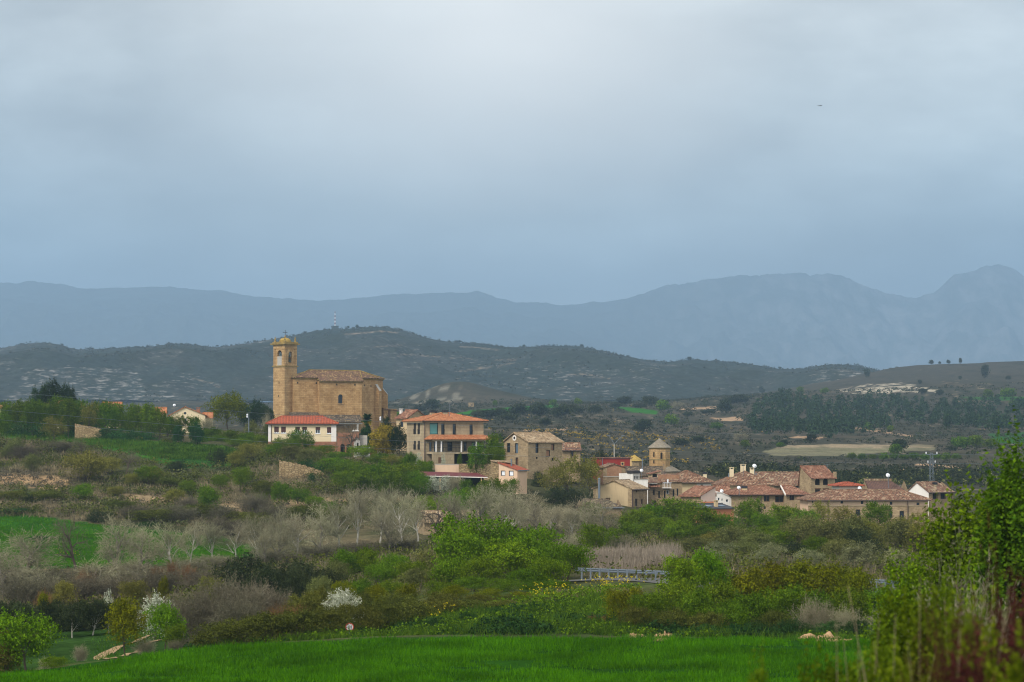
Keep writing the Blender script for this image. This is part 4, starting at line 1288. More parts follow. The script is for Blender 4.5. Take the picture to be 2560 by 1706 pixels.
# ================================================================== white priest's house
h = Bld('white_house', 'long cream two storey house with brick base and red hipped roof before the church', 'house', 671, 560, 1142, 5, Lm=7.5, R=839)
for a, c, st in ((685.3, 696.7, 'shutter'), (702.4, 714.1, 'shutter'), (737.5, 749, 'halfshutter'), (755.2, 766.6, 'halfshutter'), (787.8, 799.5, 'halfshutter'), (816.4, 827.8, 'shutter')):
    h.opening('R', a, c, 1067 + (a - 685) * .012, 1083 + (a - 685) * .012, st, sill=M['whiteframe'])
for a, c in ((785, 797), (815, 825)): h.opening('R', a, c, 1109, 1124, 'dark')
h.walls(M['cream'], 1059, zb=h.z(1104.5))
zb = h.z(1104.5)
b = MB(); b.box(-.06, h.w + .06, -.06, h.d + .06, -4, zb - .003); 
for o in [o for o in h.op['R'] if o[3] < zb]: pass
h.part('brick_base', b, M['brick'])
for x0, x1 in ((-.05, .5), (h.w - .95, h.w + .05)):
    b = MB(); b.box(x0, x1, -.05, .04, zb + .002, h.ze - .25); h.part('quoin_strip', b, M['whiteclean'])
h.roof_hip(M['tile_red'], h.z(1040) - h.ze, .55, inset=3.2)
h.gutter(); h.pipe(.55, zb, h.ze - .2); 
b = MB(); x = h.xr(797); b.box(x - .35, x + .35, 1.2, 1.8, h.ze + .55, h.ze + .72); b.build('skylight', M['glass_sky'], h.roof)

# brick outbuilding with arches beside it
h = Bld('brick_outbuilding', 'red brick outbuilding with two arched openings and terrace beside the cream house', 'outbuilding', 845, 552, 1150, 6, Lm=6, R=888)
b = MB(); k = h
w = h.w; z1 = h.z(1092); o1 = (h.xr(851), h.xr(862)); o2 = (h.xr(866), h.xr(878)); zo = h.z(1110)
Tq = lambda u, z, dep: Vector((u, dep, z))
for x0, x1 in ((0, o1[0]), (o1[1], o2[0]), (o2[1], w)): b.poly([(x0, 0, -3), (x1, 0, -3), (x1, 0, z1), (x0, 0, z1)])
for o in (o1, o2):
    r = (o[1] - o[0]) / 2; arch_panel(b, Tq, o[0], o[1], zo - r, z1, zo - r)
    for u in o: b.poly([(u, 0, -3), (u, 0, zo - r), (u, .5, zo - r), (u, .5, -3)])
b.poly([(w, 0, -3), (w, 6, -3), (w, 6, z1), (w, 0, z1)]); b.poly([(0, 6, -3), (0, 0, -3), (0, 0, z1), (0, 6, z1)])
h.part('wall', b, M['brick'])
b = MB(); b.box(-.1, w + .1, -.12, .1, z1 + .002, z1 + .75); b.box(-.1, w + .1, .1, 6, z1 - .25, z1 - .01); h.part('terrace_parapet', b, M['brick'])
b = MB(); b.box(.2, w - .2, .7, .75, -3, z1 - .3); h.part('unlit_backing', b, M['dark'])  # near-black sheet behind the arches, shade of the inside put into its colour
for px in (884, 889, 894):
    b = MB(); x = h.xr(px); b.box(x - .2, x + .2, -.4, 0 - .13, z1 - .5, z1 + 1.0); h.part('post', b, M['brick'])
    b = MB(); b.lathe([(.26, z1 + 1.0), (.26, z1 + 1.12), (.02, z1 + 1.35)], (x, -.27, 0), 8); h.part('post_cap', b, M['whiteclean'])
h2 = Bld('white_gable_wall', 'narrow white gabled wall with a small arched niche right of the brick arches', 'wall', 889, 550, 1148, 12, Lm=2.5, R=899)
h2.walls(M['white'], 1101, gable=('R', 1094.5, .4)); h2.roof_gable(M['tile_dark'], 'Y', .12, .08, .05)
b = MB(); x = h2.w * .5; b.box(x - .18, x + .18, -.02, .05, h2.z(1118), h2.z(1108)); h2.part('niche', b, M['dark'])

# dark garden wall and door between church and big house
h = Bld('garden_wall', 'grey garden wall with dark red gate below the palm tree', 'wall', 899, 553, 1150, 3, Lm=.4, R=962)
b = MB(); b.box(0, h.xr(918), 0, .4, -3, h.z(1089)); b.box(h.xr(918), h.xr(925), 0, .4, -3, h.z(1120)); b.box(h.xr(943), h.w, 0, .4, -3, h.z(1120)); h.part('wall', b, M['concrete'])
b = MB(); b.box(h.xr(925), h.xr(943), .1, .16, h.z(1150), h.z(1118)); h.part('gate', b, M['redwall'])
b = MB(); x = h.xr(923); b.box(x - .17, x + .17, -.2, .3, -3, h.z(1116)); h.part('post', b, M['whiteclean'])

# ================================================================== big orange roofed house
h = Bld('villa', 'large buff stone villa with orange tiled roof and columned veranda', 'house', 1062, 520, 1152, 24, L=1013, R=1208)
h.opening('R', 1074, 1095, 1058, 1086, 'teal')
for a, c, y0, y1 in ((1102.6, 1110.7, 1059.5, 1087), (1131, 1139, 1060, 1087.5), (1173, 1181, 1061.6, 1089)): h.opening('R', a, c, y0, y1, 'dark', rail=1)
for a, c in ((1031.4, 1037.8), (1042.7, 1048.6)):
    h.opening('L', a, c, 1058, 1086, 'dark', rail=1); h.opening('L', a, c, 1102.6, 1125, 'dark', rail=1)
for a, c in ((1073, 1079.5), (1085, 1091), (1100, 1108)): h.opening('R', a, c, 1106, 1129, 'sky')
for a, c in ((1118, 1130), (1158, 1166), (1178, 1195)): h.opening('R', a, c, 1106, 1128, 'dark')
h.walls(M['greyash'], 1052.5)
h.roof_hip(M['tile_orange'], h.z(1031) - h.ze, .7, inset=6.1)
b = MB(); b.box(-.55, h.w + .55, -.55, -.02, h.ze - .32, h.ze - .1); b.box(-.55, -.02, -.55, h.d + .55, h.ze - .321, h.ze - .101); h.part('eaves_board', b, M['greyash'])
h.gutter(z=h.ze - .05, y=-.78, x0=-.8, x1=h.w + .8); h.pipe(-.12, -2, h.ze, face='L')
zr = h.z(1040)
h.chimney(h.xr(1131), 3.6, zr, h.z(1031), 0.75, .7, M['greyash'], 'black'); h.chimney(h.xr(1111), 6, zr, h.z(1031), .7, .7, M['greyash'], 'black'); h.chimney(h.xr(1123), 7, zr, h.z(1032), .6, .6, M['oldbrick'], 'black')
# veranda
vx0, vx1 = h.xr(1066), h.w + 1.0; vd = 2.7; zv = h.z(1099); zf = h.z(1131)
b = MB(); a0, a1 = vx0 - .5, vx1 + .6; zt = h.z(1087)
b.slab([(a0, -vd - .5, zv + .1), (a1, -vd - .5, zv + .1), (a1 - 1.6, -.03, zt), (a0 + 1.3, -.03, zt)], .12)
b.slab([(a0, -.03, zv + .1), (a0, -vd - .5, zv + .1), (a0 + 1.3, -.03, zt)], .12); b.slab([(a1, -vd - .5, zv + .1), (a1, -.03, zv + .1), (a1 - 1.6, -.03, zt)], .12)
ve = h.part('veranda_roof', b, M['tile_orange'])
b = MB(); b.box(vx0, vx1, -vd - .1, -vd + .15, zv - .32, zv - .03); h.part('veranda_beam', b, M['greyash'])
for px in (1068.5, 1081.5, 1131, 1168, 1216):
    b = MB(); x = h.xr(px) + .6; x = min(x, vx1 - .2); b.tube([(x, -vd, zf + .02), (x, -vd, zv - .33)], .15, 10); h.part('column', b, M['whiteclean'])
b = MB(); b.box(vx0, vx1, -vd - .2, -.05, zf - .3, zf); h.part('veranda_floor', b, M['greyash'])
for x0, x1 in ((vx0, h.xr(1120)), (h.xr(1168), h.xr(1172)), (h.xr(1205), vx1)):
    b = MB(); b.box(x0, x1, -vd - .15, -vd + .1, -2.5, zf - .303); h.part('base_wall', b, M['greyash'])
b = MB()
for q in np.arange(vx0 + .1, vx1, .28): b.box(q - .015, q + .015, -vd - .02, -vd + .02, zf + .01, zf + .88)
b.box(vx0, vx1, -vd - .03, -vd + .03, zf + .88, zf + .95); h.part('railing', b, M['iron'])
b = MB(); x = h.xr(1085); b.box(x - .35, x + .35, -vd - .165, -vd - .14, -.4, zf - .9); h.part('cellar_door', b, M['wood'])
b = MB(); x = h.xr(1126); b.box(h.xr(1121), h.xr(1167), -1.2, -1.1, -2.5, zf - .31); h.part('cellar_opening', b, M['dark'])

h = Bld('gabled_house', 'orange roofed house with a stone gable, half hidden behind the villa', 'house', 1018, 560, 1090, 55, L=990, R=1066)
h.opening('L', 1000, 1008, 1054, 1068, 'dark')
h.walls(M['rubble'], 1044, matL=M['beige'], gable=('R', 1025.5, .5)); h.roof_gable(M['tile_rose'], 'Y', .5, .14, .2)
h.chimney(h.w * .3, 3, h.z(1035), h.z(1026), .5, .5, M['white'], 'slab')

# terrace below the villa: retaining walls and shed
h = Bld('retaining_wall', 'peach rendered retaining wall on the left of the terrace below the villa', 'wall', 1088, 506, 1190, 2, Lm=.5, R=1147)
b = MB(); b.box(0, h.w, 0, .5, -3, h.z(1162)); h.part('wall', b, M['peach']); b = MB(); b.box(-.05, h.w, -.05, .55, h.z(1162) + .002, h.z(1160.5)); h.part('coping', b, M['concrete'])
h = Bld('retaining_wall', 'rough stone retaining wall on the right of the terrace below the villa', 'wall', 1148, 505, 1195, 2, Lm=.7, R=1231)
b = MB(); b.box(0, h.w * .82, 0, .7, -3, h.z(1160)); b.box(h.w * .82 + .01, h.w, .05, .7, -3, h.z(1160.5)); h.part('wall', b, M['drystone'])
h = Bld('shed', 'long open shed with dark red sheet roof under the terrace walls', 'shed', 1056, 492, 1222, 5, Lm=5, R=1214)
b = MB(); b.slab([(-.3, -.4, h.z(1189)), (h.w + .3, -.4, h.z(1193)), (h.w * .9, 5.2, h.z(1184)), (-.3, 5.2, h.z(1180))], .12); h.part('roof', b, M['redsheet'])
b = MB(); b.poly([(-.3, -.43, h.z(1189) - .17), (h.w + .3, -.43, h.z(1193) - .17), (h.w + .3, -.43, h.z(1193) - .02), (-.3, -.43, h.z(1189) - .02)]); h.part('fascia', b, M['whiteclean'])
for px in (1060, 1100, 1150, 1203):
    b = MB(); x = h.xr(px); b.box(x - .1, x + .1, -.1, .1, -3, h.z(1193) - .1); h.part('post', b, M['trim'])
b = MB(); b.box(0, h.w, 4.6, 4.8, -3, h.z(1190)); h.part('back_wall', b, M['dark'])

# peach house
h = Bld('peach_house', 'small peach house with white blinds and one pitch of bright red tiles', 'house', 1293.5, 490, 1240, 50, L=1246.7, R=1317.8)
for a, c, y0, y1 in ((1252.4, 1263.2, 1177.4, 1190.6), (1272.3, 1284, 1177.4, 1191)): h.opening('L', a, c, y0, y1, 'whiteblind', nm='window', dep=.12)
h.opening('L', 1276, 1282, 1204, 1216, 'dark')
h.walls(M['peach'], 1175, shed=('d', 1158)); h.roof_shed(M['tile_red'])
h.gutter(M['steel'], z=h.ze - .12, y=-.32, x0=-.2, x1=h.w + .2)
b = MB(); b.tube([(1.0, 2.2, h.ze), (1.0, 2.2, h.z(1148))], .13, 8); b.build('flue', M['steel'], h.roof)
h = Bld('stone_wall', 'stub of rough stone wall joined to the left of the peach house', 'wall', 1231, 493, 1235, 6, Lm=3, R=1262)
h.walls(M['drystone'], 1153.5); b = MB(); b.slab([(-.1, -.2, h.ze + .02), (h.w + 1.5, -.2, h.ze - .25), (h.w + 1.5, 3.1, h.ze + .05), (-.1, 3.1, h.ze + .2)], .1); h.part('roof', b, M['tile_pale'])

# stone house
h = Bld('stone_house', 'tall buff rubble stone house with straw coloured gable roof and round attic window', 'house', 1320.5, 520, 1180, 42, L=1259.5, R=1407)
for a, c, y0, y1, st in ((1266.9, 1275.4, 1108.5, 1132, 'dark'), (1287.2, 1295, 1108.5, 1134, 'sky'), (1288.7, 1296, 1144.5, 1162.6, 'door')): h.opening('L', a, c, y0, y1, st, lintel=M['greyash'])
for a, c, y0, y1, st in ((1339, 1346.5, 1109, 1133, 'dark'), (1379, 1387, 1111, 1127, 'bricked'), (1340, 1344.4, 1143, 1148, 'blank'), (1380, 1385, 1146, 1153, 'blank'), (1366, 1376, 1126, 1142, 'bricked')): h.opening('R', a, c, y0, y1, st)
h.walls(M['rubble'], 1104, gable=('L', 1082, .56)); h.roof_gable(M['tile_pale'], 'X', .4, .16, .3)
y = h.d * .56; z = h.z(1095.5)
b = MB(); 
for i in range(16):
    a0, a1 = 2 * PI * i / 16, 2 * PI * (i + 1) / 16
    p = [(-.05, y + r * math.cos(a), z + r * math.sin(a)) for a, r in ((a0, .52), (a1, .52), (a1, .26), (a0, .26))]; b.poly(p)
    b.poly([(-.05, y + .52 * math.cos(a0), z + .52 * math.sin(a0)), (0, y + .52 * math.cos(a0), z + .52 * math.sin(a0)), (0, y + .52 * math.cos(a1), z + .52 * math.sin(a1)), (-.05, y + .52 * math.cos(a1), z + .52 * math.sin(a1))])
rw = h.part('round_window', b, M['whiteclean'])
b = MB(); b.poly([(-.02, y + .27 * math.cos(2 * PI * i / 16), z + .27 * math.sin(2 * PI * i / 16)) for i in range(16)]); b.build('pane', M['glass'], rw)
b = MB(); b.box(-.03, -.002, .1, h.d - .1, h.z(1141.5), h.z(1139.5)); h.part('string_course', b, M['greyash'])
h = Bld('stone_house', 'low stone house with checkered old tiles joined to the right of the tall stone house', 'house', 1406, 538, 1165, 4, Lm=5, R=1451)
h.opening('R', 1426, 1434, 1128, 1142, 'wood'); h.walls(M['rubble'], 1124.5, gable=('L', 1108, .6)); h.roof_gable(M['tile_mix'], 'X', .35, .14, .25); h.gutter()

h = Bld('stone_cottage', 'low straw roofed stone cottage half hidden among the bare stream trees', 'cottage', 1060, 402, 1350, 12, Lm=6, R=1205)
h.opening('R', 1090, 1096, 1308, 1318, 'white'); h.walls(M['rubble'], 1304, gable=('L', 1280, .6)); h.roof_gable(M['tile_pale'], 'X', .4, .15, .2)
# ================================================================== village centre
h = Bld('red_house', 'dark red rendered house with yellow trimmed corner above the village roofs', 'house', 1504.5, 562, 1225, 14, L=1482, R=1579.6)
h.opening('R', 1554, 1559.5, 1157, 1163, 'dark'); h.opening('L', 1487, 1492, 1160, 1168, 'sky')
h.walls(M['redwall'], 1146); b = MB(); b.box(-.25, h.w + .2, -.2, h.d, h.ze + .002, h.ze + .14); h.part('roof', b, M['tile_rose'])
b = MB(); b.box(h.w - .3, h.w + .03, -.04, .02, h.z(1170), h.ze - .01); h.part('corner_trim', b, M['trim'])
b = MB(); x0, x1, z0, z1 = h.xr(1552.5), h.xr(1561), h.z(1164.5), h.z(1155.5)
for q in ((x0, x1, z0, z0 + .12), (x0, x1, z1 - .12, z1), (x0, x0 + .12, z0 + .121, z1 - .121), (x1 - .12, x1, z0 + .121, z1 - .121)): b.box(q[0], q[1], -.035, -.003, q[2], q[3])
h.part('window_trim', b, M['trim'])
b = MB(); b.box(-.03, -.003, h.yl(1503), h.yl(1485), h.z(1184), h.z(1182)); h.part('band', b, M['trim'])
h.pipe(.1, -2, h.ze, M['steel'])
h = Bld('brick_gable_house', 'old brick gable with stone edges standing before the dark red house', 'house', 1508.5, 545, 1225, 8, Lm=7, R=1563)
h.walls(M['oldbrick'], 1169, gable=('R', 1160, .5)); h.roof_gable(M['tile_old'], 'Y', .3, .12, .2)
for x0, x1 in ((-.02, .7), (h.w - .7, h.w + .02)):
    b = MB(); b.box(x0, x1, -.035, .05, -3, h.ze - .05); h.part('quoins', b, M['rubble2'])
b = MB(); b.box(.702, h.w - .702, -.03, .05, -3, h.z(1192)); h.part('stone_plinth', b, M['rubble2']); b = MB(); b.box(0, h.w, -.12, -.036, h.z(1192.6), h.z(1191)); h.part('ledge', b, M['concrete'])

def octagon_tower(name, label, cat, px, D, base, eave, apex, half_px, skirt=None, mats=(None, None), win=()):
    k = FPX / D; r = half_px / k / math.cos(PI / 8) * 1.0
    o = P(px, base, D); root = empty(name, o, 0, label, cat)
    z = lambda py: (base - py) / k
    n = 8; a0 = PI / 8 + math.radians(8)
    pt = lambda i, rr, zz_: Vector((rr * math.cos(a0 + i * PI / 4), rr * math.sin(a0 + i * PI / 4), zz_))
    b = MB()
    for i in range(n): b.poly([pt(i, r, -3), pt(i + 1, r, -3), pt(i + 1, r, z(eave)), pt(i, r, z(eave))])
    wl = b.build('wall', mats[0], root)
    b = MB()
    for i in range(n):
        b.poly([pt(i, r + .35, z(eave)), pt(i + 1, r + .35, z(eave)), Vector((0, 0, z(apex)))]); b.poly([pt(i, r + .35, z(eave) - .12), pt(i + 1, r + .35, z(eave) - .12), pt(i + 1, r + .35, z(eave)), pt(i, r + .35, z(eave))])
        b.poly([pt(i + 1, r + .35, z(eave) - .12), pt(i, r + .35, z(eave) - .12), pt(i, r - .02, z(eave) - .12), pt(i + 1, r - .02, z(eave) - .12)])
    b.build('roof', mats[1], root)
    return root, r, z, pt, wl

root, r, z, pt, wl = octagon_tower('octagonal_tower', 'octagonal ochre stone tower with pointed grey slab roof above the village', 'tower', 1649, 680, 1200, 1119, 1096, 24.5, mats=(M['tower'], M['stone_roof']))
b = MB(); 
for zz_ in (z(1149.5), z(1121.5)):
    for i in range(8):
        b.poly([pt(i, r + .1, zz_ - .1), pt(i + 1, r + .1, zz_ - .1), pt(i + 1, r + .1, zz_ + .1), pt(i, r + .1, zz_ + .1)]); b.poly([pt(i, r + .1, zz_ + .1), pt(i + 1, r + .1, zz_ + .1), pt(i + 1, r, zz_ + .16), pt(i, r, zz_ + .16)]); b.poly([pt(i + 1, r + .1, zz_ - .1), pt(i, r + .1, zz_ - .1), pt(i, r, zz_ - .14), pt(i + 1, r, zz_ - .14)])
b.build('string_course', M['lichen'], root)
for ang, px, py0, py1, hw in ((-66, 1654, 1131.5, 1149, .26), (-66 - 90 - 10, 1628, 1130, 1143, .2), (-66 - 90 - 10, 1628, 1148, 1159, .2)):
    a = math.radians(-82) + (math.radians(0) if px > 1640 else math.radians(-90))
    # face centre directions of the octagon
    fc = [a0_ for a0_ in [PI / 8 + math.radians(8) + i * PI / 4 + PI / 8 for i in range(8)]]
    tgt = -PI / 2 + (px - 1649) / 24.5 * 1.1
    a = min(fc, key=lambda q: abs(math.atan2(math.sin(q - tgt), math.cos(q - tgt))))
    nrm = Vector((math.cos(a), math.sin(a), 0)); tg = Vector((-nrm.y, nrm.x, 0)); rin = r * math.cos(PI / 8)
    T = Matrix((( tg.x, nrm.x, 0, nrm.x * rin), (tg.y, nrm.y, 0, nrm.y * rin), (0, 0, 1, 0), (0, 0, 0, 1)))
    b = MB(); zs = z(py0) - hw
    pr = [(-hw, z(py1)), (hw, z(py1)), (hw, zs)] + [(hw * math.cos(q), zs + hw * math.sin(q)) for q in np.linspace(.3, PI - .3, 5)] + [(-hw, zs)]
    b.poly([T @ Vector((x, .012, zq)) for x, zq in pr]); wi = b.build('window', M['dark'], root)
    b = MB()
    for s0 in (-1, 1): b.box(min(s0 * hw, s0 * (hw + .1)), max(s0 * hw, s0 * (hw + .1)), .0, .09, z(py1), zs + hw * .8, T)
    b.build('jamb', M['tower'], wi)
root2, r2, z2, pt2, _ = octagon_tower('skirt_roof', 'broad low stone roof ringing the foot of the octagonal tower', 'roof', 1652, 681, 1215, 1178, 1150, 44, mats=(M['rubble2'], M['stone_roof']))
octagon_tower('domed_hermitage', 'small round hermitage with lichen yellow cone roof left of the octagonal tower', 'chapel', 1586, 690, 1200, 1152, 1137, 18.5, mats=(M['rubble'], M['dome']))

h = Bld('old_roofed_house', 'house with streaky dark old tile roof right below the octagonal tower', 'house', 1570, 552, 1225, 3, Lm=8, R=1664)
h.opening('R', 1586, 1590, 1192, 1199, 'dark'); h.walls(M['rubble2'], 1188, gable=('L', 1168, .75)); h.roof_gable(M['tile_black'], 'X', .4, .14, .2)
h.chimney(h.xr(1666), 4, h.z(1178), h.z(1166), .5, .5, M['rubble2'], 'slab')
h = Bld('white_roof_terrace_house', 'whitewashed house with a boxy dark topped roof room and slanting parapet', 'house', 1582, 532, 1228, 66, L=1548, R=1601)
for a, c in ((1585.5, 1589), (1590.5, 1593.5), (1595, 1598)): h.opening('R', a, c, 1191, 1198, 'dark')
h.walls(M['white'], 1184, matL=M['white']); b = MB(); b.box(-.15, h.w + .15, -.2, h.d * .4, h.ze + .002, h.ze + .5); h.part('roof', b, M['darkframe'])
h = Bld('white_wall', 'rain streaked white boundary wall behind the beige gabled house', 'wall', 1586, 512, 1225, 3, Lm=.5, R=1620)
h.walls(M['white'], 1199.5); b = MB(); b.box(-.1, h.w + .1, -.1, .6, h.ze + .002, h.ze + .1); h.part('coping', b, M['concrete'])

h = Bld('beige_house', 'big beige rendered gabled house with stone side wall and brown gutter pipe', 'house', 1579.6, 500, 1290, 64, L=1484.5, R=1622)
h.opening('L', 1516.5, 1526.5, 1245.5, 1251.5, 'bricked'); h.opening('R', 1591, 1594, 1225, 1232, 'dark'); h.opening('R', 1589, 1595, 1248, 1266, 'dark'); h.opening('R', 1605, 1610, 1250, 1262, 'door')
h.walls(M['rubble2'], 1221.5, matL=M['beige'], gable=('L', 1202, .47)); h.roof_gable(M['tile_pale'], 'X', .4, .16, .2)
b = MB(); b.box(-.03, -.003, .01, .75, -3, h.ze - .1); b.box(-.03, -.003, h.d - .45, h.d, -3, h.ze - .1); h.part('quoins', b, M['rubble']); h.pipe(.12, -2, h.ze - .1); h.gutter(y=-.42, z=h.ze - .28)
h = Bld('stone_hut', 'low ruined stone hut with mossy dark roof in front of the beige house', 'hut', 1458, 472, 1300, 10, Lm=5.5, R=1556)
h.walls(M['rubble2'], 1268, gable=('L', 1250, .6)); h.roof_gable(M['tile_black'], 'X', .3, .14, .2, hip0=.8, hip1=2.2); h.gutter(M['steel'], z=h.ze - .18, y=-.33)

h = Bld('townhouse', 'narrow brown stone townhouse with rusty balcony right of the beige house', 'house', 1621, 514, 1290, 5, Lm=6, R=1656)
for a, c, y0, y1 in ((1646, 1650, 1228, 1246), (1633, 1637, 1226, 1238), (1634, 1640, 1252, 1270)): h.opening('R', a, c, y0, y1, 'dark', rail=1)
h.walls(M['rubble2'], 1206, shed=('d', 1196)); h.roof_shed(M['tile_old'])
b = MB(); b.slab([(-.2, -1.3, h.z(1217)), (h.xr(1648), -1.3, h.z(1217)), (h.xr(1648), -.02, h.z(1212)), (-.2, -.02, h.z(1212))], .08); h.part('canopy', b, M['tile_rose'])
b = MB(); b.box(0, h.xr(1642), -.9, -.02, h.z(1209.5), h.z(1208)); ba = h.part('balcony', b, M['concrete'])
b = MB()
for q in np.arange(.05, h.xr(1642), .2): b.box(q - .012, q + .012, -.9, -.876, h.z(1208) + .01, h.z(1198))
b.box(0, h.xr(1642), -.91, -.87, h.z(1198), h.z(1197.3)); b.build('railing', M['iron'], ba)
h = Bld('townhouse', 'townhouse with white railed balcony and plain stone front under orange brickwork', 'house', 1656.5, 514, 1290, 5, Lm=6, R=1706)
for a, c, y0, y1, st in ((1660, 1664, 1228, 1246, 'dark'), (1666, 1672, 1226, 1236, 'white'), (1682, 1686, 1224, 1242, 'dark'), (1692, 1696, 1222, 1240, 'dark'), (1664, 1668, 1254, 1268, 'door')): h.opening('R', a, c, y0, y1, st)
h.walls(M['rubble2'], 1204, shed=('d', 1187)); h.roof_shed(M['tile_old'])
b = MB(); b.box(h.xr(1650), h.xr(1703), 1.9, 2.5, h.z(1203), h.z(1188)); h.part('brick_upper_wall', b, M['oldbrick'])
b = MB(); b.box(h.xr(1655), h.xr(1677), -1.1, -.02, h.z(1221), h.z(1219.5)); ba = h.part('balcony', b, M['whiteclean'])
b = MB()
for q in np.arange(h.xr(1655.5), h.xr(1677), .28): b.box(q - .02, q + .02, -1.1, -1.06, h.z(1219.5) + .01, h.z(1208))
b.box(h.xr(1655), h.xr(1677), -1.12, -1.05, h.z(1208), h.z(1207)); b.build('railing', M['whiteframe'], ba)
b = MB(); x = h.xr(1669); b.box(x - .12, x + .12, -.4, -.15, h.z(1207), h.z(1199)); h.part('vent_pipe', b, M['whiteframe'])
h = Bld('attic_room', 'attic room with dark wide opening and red tile lid on the village roofs', 'house', 1629, 528, 1215, 8, Lm=3.5, R=1653)
h.opening('R', 1631, 1643, 1185, 1196, 'blank'); h.walls(M['beige'], 1184, shed=('w', 1178)); h.roof_shed(M['tile_rose'])


h = Bld('hip_roofed_house', 'house with mottled red and straw hip roof and black capped white chimney', 'house', 1672, 540, 1240, 5, Lm=9, R=1778)
h.opening('R', 1737, 1741, 1210, 1220, 'dark'); h.opening('R', 1752, 1758, 1212, 1224, 'door')
h.walls(M['whiteclean'], 1206); h.roof_hip(M['tile_mix'], h.z(1177.5) - h.ze, .6, inset=4.0); h.gutter(y=-.62, z=h.ze - .12)
h.chimney(h.xr(1766), 1.6, h.ze, h.z(1186), .65, .6, M['cream'], 'black')
b = MB(); b.box(0, h.xr(1742), -.06, -.004, -3, h.ze - .15); h.part('stone_facing', b, M['beige'])

h = Bld('pink_gabled_house', 'pale pink house with two narrow windows and red roof over a stone side', 'house', 1752, 492, 1300, 45, L=1705, R=1791.5)
for a, c in ((1764.5, 1768.5), (1775.5, 1780)): h.opening('R', a, c, 1233.5, 1246, 'dark')
h.opening('L', 1727, 1741, 1259, 1268, 'dark'); h.walls(M['rubble'], 1239, matL=M['rubble'], shed=('w', 1217)); h.roof_shed(M['tile_rose'], o=.5)
b = MB(); b.poly([(0, -.02, h.z(1262)), (h.w, -.02, h.z(1262)), (h.w, -.02, h.zh - .06), (0, -.02, h.ze - .06)]); h.part('render', b, M['pink'])
b = MB(); b.slab([(-.1, -1.2, h.z(1262)), (h.w + .1, -1.2, h.z(1262)), (h.w + .1, -.03, h.z(1255)), (-.1, -.03, h.z(1255))], .1); h.part('porch_roof', b, M['tile_orange'])
h = Bld('dark_roofed_shed', 'low orange brown walled shed with dark grey roof and two skylights', 'shed', 1752, 476, 1305, 30, Lm=4, R=1838)
h.walls(M['orangewall'], 1272, gable=('L', 1262, .9)); h.roof_gable(M['slate'], 'X', .3, .1, .2)
for px in (1786, 1818):
    sl = (h.za - h.ze) / (h.d * .9); x = h.xr(px)
    b = MB(); T = Matrix.Translation((x, 1.6, h.ze + sl * 1.6 + .07)) @ Matrix.Rotation(math.atan(sl), 4, 'X'); b.box(-.6, .6, -.5, .5, 0, .06, T); b.build('skylight', M['glass_sky'], h.roof)
h.chimney(h.xr(1802), 1.2, h.ze, h.z(1257), .55, .5, M['beige'], 'slab')
h = Bld('white_stained_house', 'rain stained white walled house with sloping top between the pink and stone houses', 'house', 1791.5, 503, 1300, 6, Lm=5, R=1832)
for a, c, y0, y1 in ((1795, 1799, 1245, 1252), (1804, 1807, 1247, 1253), (1815, 1821, 1249, 1256)): h.opening('R', a, c, y0, y1, 'white')
b0 = h.op; h.walls(M['white'], 1243); zt = h.z(1231); b = MB(); b.poly([(0, 0, h.ze), (h.w, 0, h.ze), (h.w * .25, 0, zt), (0, 0, zt)]); b.slab([(-.1, -.15, zt + .03), (h.w * .25, -.15, zt + .03), (h.w * .25, 5, zt + .03), (-.1, 5, zt + .03)], .1); b.slab([(h.w * .25, -.15, zt + .03), (h.w + .2, -.15, h.ze - .1), (h.w + .2, 5, h.ze - .1), (h.w * .25, 5, zt + .03)], .1); h.part('sloping_parapet', b, M['white'])

# ================================================================== right hand row
h = Bld('chimneyed_house', 'house with straw and red hip roof crowned by three tall cream chimneys', 'house', 1806, 545, 1255, 4, Lm=11, R=1936)
h.walls(M['beige'], 1213); h.roof_hip(M['tile_mix'], h.z(1179) - h.ze, .7, inset=5.2); zr = h.z(1200)
for px, y0, y1, y in ((1837, 1194, 1174, 4), (1869, 1187, 1166, 5.5), (1888.5, 1195, 1175, 4)): h.chimney(h.xr(px), y, h.z(y0) - 1.2, h.z(y1), .75 if px != 1869 else 1.0, .7, M['cream'], 'slab')
for px, y in ((1827.5, 3), (1897, 3)): h.chimney(h.xr(px), y, h.z(1206), h.z(1194), .75, .6, M['oldbrick'], 'pot')
h = Bld('long_stone_house', 'long low stone house with undulating dark tiled roof left of the arched window tower', 'house', 1898, 562, 1260, 3, Lm=9, R=2026)
h.opening('R', 1991, 1996, 1215, 1220, 'dark'); h.opening('R', 2008, 2014, 1226, 1233, 'white')
h.walls(M['rubble2'], 1211.5, gable=('L', 1182, .55)); h.roof_gable(M['tile_old'], 'X', .4, .16, .2)
h = Bld('tower_house', 'tall stone house with a pair of arched dark windows under a red roof', 'house', 2028, 542, 1262, 26, L=2004, R=2091)
wins = [(2038.5, 2051.5, 1196.6, 1213.5), (2059.5, 2073, 1196.6, 1213.5)]
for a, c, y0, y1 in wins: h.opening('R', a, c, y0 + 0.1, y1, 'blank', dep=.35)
for a, c in ((2038.5, 2052), (2060, 2074)): h.opening('R', a, c, 1224, 1233.5, 'dark', lintel=M['wood'])
h.walls(M['rubble'], 1193.5, matL=M['rubble'], gable=('L', 1166.5, .88)); h.roof_gable(M['tile_rose'], 'X', .4, .16, .2)
Tq = lambda u, z, dep: Vector((u, dep, z))
